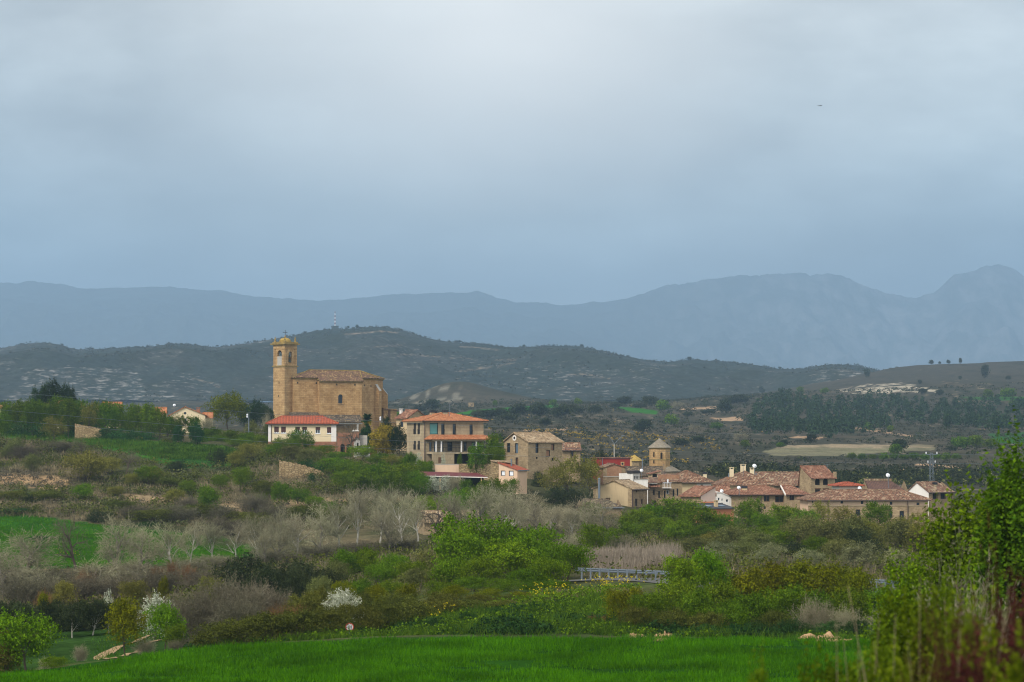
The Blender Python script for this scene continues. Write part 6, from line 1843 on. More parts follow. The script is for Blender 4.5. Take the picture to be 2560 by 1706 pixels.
def make_bare(seed, kind, buds=2, bsize=.016, trunk_lev=1, rmin=.0011, haze=0.0):
    rng = np.random.default_rng(seed)
    segs = grow(rng, kind)
    big = [s for s in segs if s[4] <= trunk_lev]; tw = [s for s in segs if s[4] > trunk_lev]
    tips = np.array([s[1] for s in tw if s[4] >= kind['levels'] - 0] or [s[1] for s in tw])
    dirs = np.array([s[1] - s[0] for s in tw if s[4] >= kind['levels'] - 0] or [s[1] - s[0] for s in tw])
    T = seg_quads(big, 6 if trunk_lev else 4); Cw = seg_quads(tw, 3, rmin)
    if buds:
        k = np.repeat(np.arange(len(tips)), buds)
        dd = dirs[k] / (np.linalg.norm(dirs[k], axis=1)[:, None] + 1e-9)
        pp = tips[k] + rng.normal(size=(len(k), 3)) * .016
        # fine upright twig sprays and buds
        A = dd + rng.normal(size=dd.shape) * .45; A /= np.linalg.norm(A, axis=1)[:, None]
        Bv = np.cross(A, rng.normal(size=A.shape)); Bv /= np.linalg.norm(Bv, axis=1)[:, None]
        ln = (bsize * rng.uniform(1.0, 3.2, len(k)))[:, None]; wd = (bsize * rng.uniform(.10, .24, len(k)))[:, None]
        Bq = np.stack([pp, pp + A * ln * .4 - Bv * wd, pp + A * ln, pp + A * ln * .4 + Bv * wd], 1)
        Cw = np.concatenate([Cw, Bq])
    return unit([T, Cw])


def make_trunk(seed, kind=KIND_LIMB, h=0.8):
    rng = np.random.default_rng(seed)
    Q = seg_quads(grow(rng, kind), 5)
    z = Q.reshape(-1, 3)[:, 2].max()
    return Q * np.array([h / z * .8, h / z * .8, h / z])


CROWN = {   # shape: (variants, first seed, arguments)
 'round': (4, 100, ('round', 12, 150, 34, .036, .042, 14)), 'bush': (4, 120, ('bush', 12, 150, 34, .038, .042, 10)), 'tall': (3, 140, ('tall', 13, 170, 32, .034, .042, 18)),
 'dome': (3, 160, ('dome', 12, 140, 32, .042, .042, 4)), 'column': (2, 180, ('column', 14, 150, 34, .05)), 'sparse': (3, 200, ('round', 10, 95, 22, .034, .042, 26)),
 'blossom': (3, 210, ('bush', 12, 110, 20, .040, .035, 6)), 'far': (3, 220, ('bush', 9, 60, 16, .12, .07)), 'near': (3, 240, ('tall', 24, 420, 36, .026, .028, 90)), 'nearbush': (3, 260, ('bush', 20, 170, 32, .038, .036, 70)),
}
ASPECTS = (.35, .5, .7, 1.0, 1.4, 2.0, 2.8, 4.0)
TRUNK = {'limb': [make_trunk(300 + i) for i in range(3)], 'stems': [make_trunk(320 + i, KIND_STEMS, .75) for i in range(3)]}
BARE = {
 'poplar': [make_bare(400 + i, KIND_POPLAR, 3, .015, rmin=.0022) for i in range(5)],
 'wide': [make_bare(420 + i, KIND_WIDE, 3, .015, rmin=.0022) for i in range(4)],
 'old': [make_bare(440 + i, KIND_OLD, 2, .018) for i in range(2)],
 'thick': [make_bare(460 + i, KIND_THICK, 3, .022, 0, .0014) for i in range(3)],
}
_meshcache = {}


def vmesh(key, i, mat, kind):
    k = (key, i, mat, kind)
    if k not in _meshcache:
        if kind == 'crown': Q = make_crown(CROWN[key[0]][1] + i, *CROWN[key[0]][2], asp=key[1])
        elif kind == 'trunk': Q = TRUNK[key][i]
        elif kind == 'btrunk': Q = BARE[key][i][0]
        else: Q = BARE[key][i][1]
        _meshcache[k] = quads_mesh(kind if kind in ('crown', 'trunk') else ('trunk' if kind == 'btrunk' else 'crown'), Q, M[mat])
    return _meshcache[k]


# kind: (object name, words for the label, category, shape, crown material, trunk set, bark)
VK = {
 'fulltree': ('leafy_tree', 'large rounded olive yellow tree', 'tree', 'tall', 'l_yellow', 'limb', 'bark'),
 'green': ('leafy_tree', 'bright green leafy tree', 'tree', 'round', 'l_bright', 'limb', 'bark'),
 'greenbush': ('leafy_bush', 'bright green bush', 'bush', 'bush', 'l_bright', 'stems', 'bark'),
 'mid': ('leafy_tree', 'mid green leafy tree', 'tree', 'round', 'l_mid', 'limb', 'bark'),
 'midbush': ('leafy_bush', 'mid green bush', 'bush', 'bush', 'l_mid', 'stems', 'bark'),
 'yellow': ('leafy_tree', 'yellow green tree', 'tree', 'round', 'l_yellow', 'limb', 'bark'),
 'yellowbush': ('leafy_bush', 'yellow green bush', 'bush', 'bush', 'l_yellow', 'stems', 'bark'),
 'young': ('young_tree', 'thin yellowish tree', 'tree', 'sparse', 'l_budgreen', 'limb', 'bark'),
 'youngbush': ('budding_bush', 'budding yellowish bush', 'bush', 'bush', 'l_budgreen', 'stems', 'bark'),
 'olive': ('olive_tree', 'dull olive green tree', 'tree', 'bush', 'l_olive', 'stems', 'bark'),
 'silver': ('olive_bush', 'silvery olive bush', 'bush', 'dome', 'l_silver', 'stems', 'bark'),
 'oak': ('evergreen_oak', 'dark evergreen oak bush', 'tree', 'dome', 'l_oak', 'stems', 'bark'),
 'grove': ('olive_tree', 'pale trunked dark tree', 'tree', 'round', 'l_oak', 'limb', 'palebark'),
 'dark': ('evergreen_tree', 'dark evergreen tree', 'tree', 'tall', 'l_dark', 'limb', 'bark'),
 'ivy': ('ivy_clump', 'dark green ivy clump', 'ivy', 'dome', 'l_ivy', None, None),
 'ivycol': ('ivy_column', 'upright dark ivy covered tree', 'tree', 'column', 'l_ivy', 'limb', 'bark'),
 'bamboo': ('bamboo_clump', 'golden yellow bamboo clump', 'bamboo', 'column', 'l_bamboo', 'stems', 'bark'),
 'blossom': ('blossom_tree', 'white blossoming small tree', 'tree', 'blossom', 'l_blossom', 'stems', 'bark'),
 'bramble': ('bramble_bush', 'brownish bramble bush', 'bush', 'bush', 'l_bramble', 'stems', 'bark'),
 'faroak': ('evergreen_oak', 'small dark evergreen oak', 'tree', 'far', 'l_oak', None, None),
 'fargreen': ('leafy_tree', 'small fresh green tree', 'tree', 'far', 'l_mid', None, None),
 'poplar': ('bare_tree', 'bare pale barked tree', 'tree', 'poplar', 'l_bud', 'B', 'palebark'),
 'wide': ('bare_tree', 'bare spreading grey tree', 'tree', 'wide', 'l_bud', 'B', 'greybark'),
 'old': ('bare_tree', 'gnarled dark barked bare tree', 'tree', 'old', 'l_brown', 'B', 'bark'),
 'thick': ('bare_thicket', 'dark brown leafless thicket', 'bush', 'thick', 'l_brown', 'B', 'bark'),
 'greythick': ('bare_thicket', 'pale grey leafless bush', 'bush', 'thick', 'l_bud', 'B', 'greybark'),
 'rust': ('rusty_bush', 'rusty brown leafless bush', 'bush', 'thick', 'l_rust', 'B', 'bark'),
 'red': ('red_shrub', 'dark red twigged shrub', 'shrub', 'thick', 'l_red', 'B', 'bark'),
 'nearmid': ('leafy_tree', 'tall bright green tree', 'tree', 'near', 'l_bright', 'limb', 'bark'),
 'neardeep': ('leafy_tree', 'tall deep green tree', 'tree', 'near', 'l_mid', 'limb', 'bark'),
 'redleaf': ('red_shrub', 'dark red leafed shrub', 'shrub', 'nearbush', 'l_red', 'stems', 'bark'),
 'nearyellow': ('leafy_shrub', 'yellow green near shrub', 'shrub', 'nearbush', 'l_fore', 'stems', 'bark'),
}
def foot(px, py, d0=170.0):
    """distance at which the ground is seen at pixel row py"""
    d = GD[GD > d0]; x = (px - 1280) / FPX * d; q = project(x, d, ground_z(x, d))[1]
    k = np.argmax(q <= py) if (q <= py).any() else len(d) - 1
    return float(d[k])


PLANTED = []        # (root, kind words, place, px)
vrnd = random.Random(99)


def plant(kind, px, top, D, wpx, place, group=None, label=None, ground=None, sink=0.12, words_=None):
    nm, wd, cat, shape, mat, trunk, bark = VK[kind]
    if D < 0: D = foot(px, -D)
    x = (px - 1280) / FPX * D
    g = gz(x, D) if ground is None else ground
    h = max(0.7, zat(top, D) - g); w = wpx * D / FPX
    i = vrnd.randrange(64)
    far_one = trunk is None
    asp = min(ASPECTS, key=lambda a: abs(math.log(a * w / h)))
    if far_one:
        n = CROWN[shape][0]; me = vmesh((shape, asp), i % n, mat, 'crown')
        root = mobj(nm, me)
    else:
        root = bpy.data.objects.new(nm, None); link(root)
        if trunk == 'B':
            n = len(BARE[shape])
            mobj('trunk', vmesh(shape, i % n, bark, 'btrunk'), root); mobj('crown', vmesh(shape, i % n, mat, 'bcrown'), root)
        else:
            n = CROWN[shape][0]; m_ = len(TRUNK[trunk])
            mobj('trunk', vmesh(trunk, i % m_, bark, 'trunk'), root); mobj('crown', vmesh((shape, asp), i % n, mat, 'crown'), root)
    root.location = (x, D, g - sink); root.rotation_euler = (0, 0, vrnd.uniform(0, 2 * PI))
    root.scale = (w, w, h + sink)
    tag(root, label, cat, group, 'thing')
    PLANTED.append((root, words_ or wd, place, px, label))
    return root


def plants(kind, rows, place, group=None):
    for r in rows: plant(kind, r[0], r[1], r[2], r[3], place, group, *( [r[4]] if len(r) > 4 else []))


# ------------------------------------------------------------------ hilltop
g_ = 'trees of the hilltop row'; pl = 'in the hilltop row by the gabled house'
plants('mid', [(18, 1003, 606, 66), (60, 998, 603, 66), (104, 1000, 606, 64), (150, 990, 603, 66), (203, 1000, 606, 62), (250, 1002, 602, 64), (292, 1008, 605, 60), (332, 1010, 601, 58), (398, 1020, 600, 56)], pl, g_)
plants('mid', [(82, 1002, 598, 60), (172, 996, 598, 60), (270, 1004, 597, 58), (372, 1008, 600, 62)], pl, g_)
plants('young', [(40, 1006, 612, 60), (225, 1004, 598, 60), (352, 1012, 606, 60), (128, 1006, 612, 54)], pl, g_)
plants('midbush', [(30, 1030, 612, 70), (95, 1032, 614, 70), (160, 1030, 614, 70), (230, 1030, 614, 70), (300, 1034, 614, 70), (365, 1036, 614, 70), (420, 1040, 612, 56)], 'under the hilltop row by the gabled house', g_)
plants('mid', [(443, 1036, 612, 42), (484, 1040, 613, 48)], 'close before the cream gabled house', g_)
plants('ivy', [(75, 1052, 598, 130), (215, 1054, 600, 90), (330, 1072, 592, 130), (265, 1068, 594, 70)], 'by the hilltop field wall')
plants('ivycol', [(446, 1064, 585, 34), (492, 1056, 583, 44)], 'below the cream gabled house')
plants('mid', [(2, 1034, 578, 66)], 'cut by the picture edge above the left terraces')
plants('young', [(133, 1040, 566, 72)], 'standing alone on the left terrace slope below the field wall')
for px, top, w, D in ((92, 969, 44, 655), (114, 957, 46, 658), (138, 947, 58, 655), (161, 958, 44, 657), (182, 968, 28, 655)):
    plant('dark', px, top, D, w, 'on the left hilltop', 'dark hilltop conifers', words_='dark spire conifer')
plants('fulltree', [(570, 980, 700, 108)], 'left of the church tower')
plants('dark', [(636, 999, 768, 66), (664, 1012, 765, 46), (612, 1006, 775, 40)], 'between the rounded tree and the church tower')
plants('midbush', [(530, 1068, 604, 74), (575, 1074, 600, 74), (620, 1080, 596, 70), (655, 1086, 588, 56), (548, 1088, 592, 60), (600, 1096, 586, 70), (505, 1088, 598, 50)], 'left of the cream brick based house')
plants('olive', [(632, 1052, 612, 44), (668, 1058, 590, 34)], 'left of the brick based house')
plants('greythick', [(522, 1042, 640, 40), (668, 1030, 600, 30)], 'left of the cream brick based house')
# ------------------------------------------------------------------ garden by the church and villa
plants('old', [(880, 1038, 546, 76)], 'spreading over the brick arches')
plants('bamboo', [(958, 1062, 538, 66)], 'left of the villa', None)
plants('dark', [(999, 1060, 536, 52), (968, 1040, 585, 40)], 'between the bamboo clump and the villa')
plants('ivycol', [(917, 1058, 564, 32)], 'under the palm tree')
plants('mid', [(1236, 1084, 516, 56), (1240, 1118, 507, 46)], 'between the villa and the tall stone house')
plants('green', [(1192, 1107, 505, 50)], 'rounded, covering the right end of the villa veranda')
plants('blossom', [(1108, 1134, 507, 14), (1045, 1130, 514, 22)], 'before the villa base')
plants('midbush', [(1150, 1132, 507, 16), (1027, 1130, 512, 40), (1072, 1152, 509, 30), (1060, 1150, 505, 44), (1052, 1165, 500, 44)], 'on the terrace before the villa')
plants('blossom', [(1078, 1188, 488, 56), (1110, 1186, 487, 44)], 'before the red roofed shed'); 
plants('greythick', [(1140, 1188, 487, 60)], 'before the red roofed shed')
plants('midbush', [(1276, 1196, 484, 50), (1215, 1200, 484, 60), (1165, 1198, 484, 36)], 'below the peach house')
plants('young', [(1426, 1136, 494, 150), (1388, 1160, 490, 90), (1478, 1140, 500, 60)], 'in front of the tall stone house')
plants('oak', [(1440, 1220, 480, 110), (1390, 1216, 484, 70), (1345, 1178, 507, 40)], 'below the tall stone house')
plants('oak', [(1500, 1118, 640, 26)], 'behind the dark red house')
# ------------------------------------------------------------------ bank below the church
pl = 'on the bank below the church'; g_ = 'bushes of the bank below the church'
plants('mid', [(716, 1092, 546, 76), (800, 1112, 541, 84), (852, 1128, 536, 80)], pl, g_); plants('green', [(752, 1072, 549, 70), (905, 1112, 537, 76)], pl, g_)
plants('midbush', [(690, 1108, 545, 70), (955, 1132, 527, 96), (1010, 1142, 522, 86), (876, 1150, -1206, 110), (945, 1152, -1222, 120), (1000, 1156, -1226, 110), (1042, 1176, -1235, 70), (835, 1142, -1190, 90), (900, 1172, -1240, 100), (970, 1178, -1246, 110), (1026, 1196, -1246, 70)], pl, g_)
plants('olive', [(775, 1120, 532, 76), (730, 1112, 536, 72), (668, 1110, 548, 64), (925, 1160, -1215, 80)], pl, g_)
plants('young', [(640, 1104, 550, 64), (980, 1136, 520, 70)], pl, g_); plants('greenbush', [(1052, 1190, -1240, 56), (860, 1176, -1228, 70)], pl, g_)
plants('ivy', [(765, 1148, 507, 84), (812, 1156, 506, 84), (848, 1176, 503, 50), (838, 1200, 500, 34), (780, 1182, 498, 24)], 'over the ruined wall')
plants('green', [(702, 1204, 468, 48), (790, 1240, 462, 54)], 'on the slope below the ruined wall'); plants('mid', [(748, 1218, 466, 62), (824, 1252, 455, 40), (655, 1232, 470, 36)], 'on the slope below the ruined wall')
# ------------------------------------------------------------------ left slope
pl = 'on the left terrace slope'
plants('youngbush', [(212, 1128, -1208, 124), (268, 1142, -1186, 80)], 'twin wide crowned, mid way up the left slope')
plants('green', [(206, 1208, -1258, 64), (602, 1166, -1232, 60), (524, 1212, -1290, 64)], pl); plants('mid', [(552, 1186, -1228, 50), (372, 1164, -1216, 76), (470, 1200, -1245, 50)], pl)
plants('olive', [(40, 1093, -1142, 50), (80, 1134, -1184, 56), (20, 1110, -1150, 34)], pl)
plants('old', [(318, 1116, -1186, 64), (205, 1090, -1140, 64)], pl); plants('oak', [(543, 1122, -1164, 54), (76, 1234, -1262, 30), (440, 1150, -1180, 60), (250, 1275, -1305, 70)], pl)
plants('youngbush', [(385, 1166, -1215, 56), (330, 1184, -1216, 40), (620, 1108, -1156, 66), (590, 1128, -1170, 50), (290, 1215, -1246, 46), (440, 1222, -1262, 60)], 'thin, scattered over the left terrace slope')
plants('thick', [(150, 1100, -1130, 90), (60, 1110, -1150, 100), (440, 1260, -1310, 120), (560, 1262, -1310, 110), (640, 1230, -1290, 100), (340, 1262, -1300, 110), (690, 1262, -1310, 110), (560, 1290, -1340, 130), (470, 1240, -1285, 90)], 'on the left terrace slope')
plants('bramble', [(380, 1272, -1310, 130), (500, 1258, -1300, 120), (620, 1278, -1318, 130), (760, 1262, -1310, 120), (840, 1268, -1312, 110), (300, 1250, -1275, 90), (660, 1200, -1250, 70), (420, 1190, -1220, 80), (120, 1225, -1252, 100), (30, 1226, -1252, 80)], 'on the left terrace slope')
plants('ivy', [(50, 1286, 440, 150), (370, 1302, 424, 80), (110, 1344, 395, 70)], 'along the edges of the left green field')
# ------------------------------------------------------------------ bare trees along the stream
pl = 'before the left green field'; g_ = 'bare trees along the stream'
plants('wide', [(62, 1318, 322, 170), (-5, 1345, 312, 140), (292, 1282, 326, 140), (352, 1312, 332, 110)], pl, g_)
plants('old', [(196, 1250, 332, 140)], 'tall on the edge of the left green field', g_)
plants('poplar', [(432, 1300, 336, 110), (478, 1292, 342, 90), (530, 1302, 346, 96)], pl, g_)
pl = 'by the stream below the ruined wall'
plants('poplar', [(592, 1300, 346, 106), (640, 1282, 352, 100), (744, 1276, 356, 112), (848, 1236, 366, 104)], pl, g_); plants('wide', [(694, 1262, 350, 116), (800, 1256, 362, 120), (660, 1310, 330, 100)], pl, g_)
pl = 'by the stream below the villa'
plants('poplar', [(892, 1208, 370, 116), (1008, 1216, 374, 110), (950, 1208, 380, 116), (1046, 1226, 386, 96)], pl, g_); plants('old', [(1090, 1208, 352, 140)], pl, g_); plants('wide', [(1140, 1216, 388, 100), (975, 1262, 350, 110)], pl, g_)
pl = 'by the stream below the stone houses'
plants('wide', [(1196, 1198, 402, 110), (1294, 1210, 404, 116), (1346, 1226, 396, 128), (1452, 1236, 390, 110), (1508, 1244, 382, 110)], pl, g_)
plants('poplar', [(1270, 1220, 380, 110), (1376, 1258, 364, 110), (1430, 1260, 372, 100)], pl, g_)
plants('green', [(1130, 1222, 434, 84), (1062, 1236, 432, 62), (1092, 1250, 425, 60)], 'among the bare trees below the red roofed shed'); plants('mid', [(1236, 1196, 458, 66), (1180, 1216, 440, 70)], 'among the bare trees below the peach house')
plants('thick', [(20, 1420, 305, 150), (130, 1415, 308, 150), (240, 1410, 310, 150), (350, 1405, 315, 150), (470, 1400, 318, 150), (590, 1390, 322, 150), (700, 1375, 332, 150), (800, 1362, 340, 150), (900, 1350, 350, 150), (1000, 1345, 352, 130), (1180, 1322, 365, 130), (1280, 1310, 365, 130), (1390, 1315, 362, 130), (1480, 1318, 362, 120)], 'under the bare stream trees', 'brown undergrowth of the stream')
plants('greythick', [(75, 1420, 315, 130), (530, 1385, 332, 130), (1230, 1310, 372, 130)], 'under the bare stream trees')
plants('thick', [(70, 1440, 270, 170), (190, 1436, 272, 160), (300, 1430, 275, 170), (400, 1420, 278, 150), (500, 1420, 276, 140)], 'along the ditch behind the grove', 'brown undergrowth of the ditch')
plants('rust', [(215, 1420, 282, 60), (395, 1415, 285, 46), (470, 1410, 288, 50), (110, 1475, 250, 50), (430, 1400, 290, 40)], 'in the undergrowth behind the grove')
plants('yellowbush', [(112, 1480, 232, 40), (412, 1440, 262, 30)], 'low in the undergrowth behind the grove')
plants('wide', [(15, 1366, 288, 170), (112, 1412, 281, 150), (248, 1396, 284, 160), (342, 1384, 290, 150), (455, 1380, 293, 140)], 'rising from the ditch behind the grove', 'bare trees of the ditch')
plants('youngbush', [(165, 1452, 262, 70), (335, 1450, 262, 80), (530, 1440, 258, 70)], 'in the undergrowth behind the grove')
plants('olive', [(2700, 1300, 340, 130), (2800, 1310, 330, 130), (2640, 1330, 320, 120), (2900, 1320, 330, 140)], 'beyond the right picture edge', 'trees of the right olive thicket')
plants('midbush', [(2300, 1450, 190, 140), (2400, 1440, 192, 140), (2520, 1440, 190, 150), (2640, 1450, 188, 150), (2760, 1450, 188, 150)], 'behind the near right trees', 'bushes of the near right row')
# ------------------------------------------------------------------ bright clump in the middle
pl = 'in the clump left of the guardrail'; g_ = 'bright spring trees by the road'
plants('green', [(1206, 1282, 246, 230), (1322, 1314, 242, 200), (1150, 1318, 240, 140), (1416, 1358, 230, 140)], pl, g_)
plants('greenbush', [(1130, 1392, 238, 110), (985, 1384, 262, 90), (1268, 1352, 234, 180), (1372, 1392, 227, 130), (1196, 1392, 232, 130), (1310, 1420, 226, 120)], pl, g_); plants('olive', [(1078, 1374, 258, 106), (1040, 1420, 240, 90)], pl, g_); plants('midbush', [(918, 1368, 268, 96)], pl, g_)
plants('midbush', [(1030, 1402, 248, 96), (866, 1372, 268, 90), (950, 1405, 250, 90), (1110, 1420, 238, 90), (1330, 1430, 236, 80), (1370, 1450, 226, 60)], pl, g_)
plants('oak', [(618, 1384, 258, 150), (700, 1398, 250, 124), (760, 1400, 254, 116), (566, 1400, 262, 90), (820, 1418, 246, 90), (660, 1420, 240, 120), (735, 1430, 238, 110)], 'behind the big brown thicket')
plants('olive', [(845, 1400, 258, 84), (800, 1440, 230, 70)], 'beside the white blossoming tree')
plants('thick', [(560, 1440, 197, 230), (640, 1448, 200, 190), (490, 1470, 195, 150), (700, 1475, 202, 130), (590, 1490, 190, 170)], 'in the mass right of the grove', 'stems of the big brown thicket')
pl = 'in the bramble hedge behind the sign'
plants('bramble', [(545, 1556, 171, 130), (610, 1540, 171, 140), (680, 1528, 171, 150), (750, 1520, 172, 150), (820, 1518, 173, 150), (890, 1508, 176, 150), (960, 1503, 179, 150), (1030, 1500, 183, 150), (1100, 1496, 187, 140), (1170, 1497, 191, 130), (1240, 1500, 196, 110)], pl, 'bushes of the long bramble hedge')
plants('rust', [(700, 1510, 176, 80), (745, 1512, 176, 60)], 'in the bramble hedge behind the sign')
plant('blossom', 858, 1470, 192, 98, 'in the bramble hedge above the sign'); plant('blossom', 388, 1482, 200, 80, 'behind the bright green tree by the track'); plant('blossom', 430, 1499, 199, 56, '', label='smaller white blossom bush right of the big one by the track')
plant('blossom', 272, 1472, 222, 26, '', label='small white blossom sprig behind the dark olive grove'); plant('greythick', 362, 1592, 173, 70, '', label='greyish white flowering shrub at the bend of the track')
plants('midbush', [(1180, 1440, 226, 100), (1260, 1446, 222, 100), (1340, 1452, 218, 90), (1400, 1456, 217, 70), (900, 1446, 224, 100), (980, 1450, 222, 100), (1100, 1452, 218, 90)], 'low before the clump by the guardrail', 'low bushes before the spring trees')
plants('yellowbush', [(860, 1452, 216, 70), (940, 1462, 210, 80), (1020, 1458, 214, 80), (1140, 1462, 212, 80), (1220, 1470, 208, 80), (1300, 1478, 206, 70)], 'low before the clump by the guardrail', 'low bushes before the spring trees')
plants('bramble', [(800, 1470, 200, 110), (900, 1480, 197, 110), (1000, 1482, 199, 110), (1100, 1480, 201, 110), (1190, 1484, 203, 100), (1270, 1490, 205, 90), (760, 1480, 192, 100)], 'behind the bramble hedge', 'bushes of the long bramble hedge')
# ------------------------------------------------------------------ front left
plants('grove', [(22, 1502, 214, 96), (76, 1506, 212, 92), (130, 1500, 214, 92), (184, 1502, 212, 90), (234, 1497, 214, 84), (276, 1504, 215, 64)], 'in the front left grove', 'trees of the dark olive grove')
plants('oak', [(48, 1512, 220, 110), (110, 1512, 221, 110), (160, 1512, 221, 110), (215, 1510, 221, 110), (262, 1512, 222, 90), (0, 1512, 219, 90)], 'at the back of the grove', 'trees of the dark olive grove')
plant('green', 70, 1526, 158, 156, '', label='big bright green tree at the lower left corner beside the field'); plant('yellow', 316, 1495, 172, 110, '', label='yellow green tree with forked trunk beside the bend of the track'); plant('green', 416, 1508, 184, 104, '', label='bright green tree right of the forked tree by the track')
plants('midbush', [(440, 1560, 182, 60), (20, 1610, 160, 90), (140, 1640, 164, 80)], 'low by the front left field')
plants('youngbush', [(20, 1570, 159, 80)], 'low by the front left field'); plants('greythick', [(205, 1612, 178, 40), (120, 1650, 166, 40)], 'low by the front left field')
plants('thick', [(470, 1600, 182, 60), (440, 1610, 178, 40)], 'low beside the bend of the track')
# ------------------------------------------------------------------ trees before the right hand houses
pl = 'before the right hand houses'; g_ = 'trees before the right hand houses'
plants('mid', [(1470, 1256, 402, 78), (1592, 1272, 400, 96), (1650, 1292, 396, 104), (1800, 1280, 420, 96), (1868, 1244, 432, 80), (1914, 1282, 420, 76), (2192, 1254, 432, 80)], pl, g_)
plants('green', [(1690, 1244, 424, 136), (1742, 1262, 414, 96), (1960, 1262, 430, 94), (2012, 1274, 424, 76), (1620, 1262, 420, 80)], pl, g_); plants('young', [(2104, 1264, 428, 88), (2250, 1290, 418, 76), (2052, 1250, 434, 64), (2300, 1278, 415, 86), (2150, 1288, 420, 76)], pl, g_)
plants('midbush', [(1560, 1300, 384, 90), (1700, 1300, 380, 110), (1760, 1310, 380, 100), (1840, 1310, 384, 100), (1930, 1312, 384, 100), (2080, 1306, 390, 90)], 'low before the right hand houses', g_)
plants('green', [(1482, 1308, 302, 80), (1530, 1320, 330, 70)], 'left of the reed bed'); plants('greythick', [(1430, 1330, 320, 90), (1545, 1330, 330, 90)], 'left of the reed bed')
pl = 'in the right hand olive thicket'; g_ = 'trees of the right olive thicket'
plants('olive', [(1732, 1342, 338, 100), (1832, 1314, 342, 124), (1890, 1330, 334, 110), (2002, 1288, 346, 122), (2062, 1304, 338, 116), (2122, 1288, 346, 122), (2242, 1300, 340, 114), (1860, 1352, 318, 104), (2100, 1344, 318, 110)], pl, g_)
plants('youngbush', [(1782, 1330, 346, 104), (2180, 1302, 348, 108), (2300, 1308, 338, 110)], pl, g_); plants('midbush', [(1946, 1322, 345, 104), (2040, 1340, 324, 90)], pl, g_); plants('oak', [(2150, 1318, 330, 110), (1980, 1352, 316, 100)], pl, g_); plants('silver', [(1800, 1352, 316, 96), (1930, 1356, 314, 90)], pl, g_)
plants('silver', [(2150, 1352, 285, 104), (2022, 1372, 286, 84), (1900, 1372, 288, 96), (1790, 1372, 292, 90), (2240, 1370, 284, 80)], 'in front of the right olive thicket')
plants('thick', [(2090, 1405, 272, 110), (1960, 1412, 274, 100), (2220, 1410, 270, 110)], 'below the silvery olive bushes')
# ------------------------------------------------------------------ near right bushes
pl = 'in the near right bush row'; g_ = 'bushes of the near right row'
plants('green', [(1716, 1390, 190, 124), (1780, 1374, 192, 108)], 'upright, right of the guardrail', g_)
plants('yellowbush', [(1560, 1468, 182, 116), (1862, 1420, 192, 160), (1930, 1406, 194, 150), (1995, 1400, 194, 150), (2066, 1408, 192, 150), (2130, 1420, 190, 140)], pl, g_); plants('midbush', [(1620, 1480, 180, 116), (1684, 1446, 184, 130), (1800, 1450, 184, 150), (1740, 1470, 180, 124), (1960, 1462, 182, 130), (1880, 1480, 180, 140), (2120, 1472, 180, 124), (2050, 1474, 181, 120), (2200, 1470, 182, 130), (1830, 1500, 177, 110)], pl, g_)
plants('bramble', [(1590, 1515, 177, 100), (1680, 1520, 176, 110), (1770, 1528, 175, 110), (1930, 1525, 176, 100)], 'below the near right bush row'); plants('greythick', [(2032, 1492, 178, 110), (2110, 1515, 177, 90), (2200, 1520, 176, 90)], 'below the near right bush row')
plants('ivy', [(1905, 1552, 172, 100), (1982, 1546, 172, 100), (2062, 1550, 172, 100), (2142, 1546, 172, 100), (1842, 1560, 171, 80), (1775, 1568, 171, 70), (2210, 1550, 171, 90)], 'above the bare earth patch')
plants('ivy', [(1170, 1545, 181, 60), (1240, 1530, 186, 70), (1310, 1545, 182, 60), (1080, 1560, 178, 60), (1400, 1552, 182, 60), (1010, 1568, 176, 50), (1340, 1520, 194, 60)], 'on the bank behind the field')
plant('rust', 1490, 1548, 180, 60, '', label='flattened brown dead bush at the foot of the grassy bank')
# ------------------------------------------------------------------ nearest growth at the right
plant('nearmid', 2425, 1225, 92, 330, '', label='big blurred bright green tree rising near the right edge'); plant('nearmid', 2275, 1400, 84, 190, '', label='smaller blurred green tree left of the big near one'); plant('neardeep', 2555, 1105, 74, 240, '', label='tall deep green tree cut by the right picture edge')
plant('nearmid', 2500, 1290, 80, 240, '', label='blurred green tree just right of the big near one'); plant('old', 2450, 1330, 66, 260, '', label='thin bare tree among the near right bushes'); plant('greythick', 2420, 1470, 56, 300, '', label='pale dry stems between the red shrubs and near trees')
plants('redleaf', [(2510, 1560, 27, 200), (2585, 1500, 29, 200), (2420, 1620, 24, 170)], 'in the lower right corner', 'dark red shrubs in the corner')
plants('red', [(2450, 1490, 28, 340), (2540, 1430, 30, 300), (2370, 1560, 26, 280)], 'in the lower right corner', 'dark red shrubs in the corner')
plants('nearyellow', [(2060, 1640, 36, 200), (2190, 1600, 34, 220), (2320, 1510, 40, 240), (2430, 1580, 31, 200), (2290, 1650, 30, 260), (1900, 1652, 30, 110), (2530, 1640, 23, 260), (2470, 1560, 26, 170), (2400, 1520, 29, 150), (2250, 1470, 46, 170), (2350, 1450, 44, 130)], 'in the lower right foreground', 'yellow green foreground shrubs')

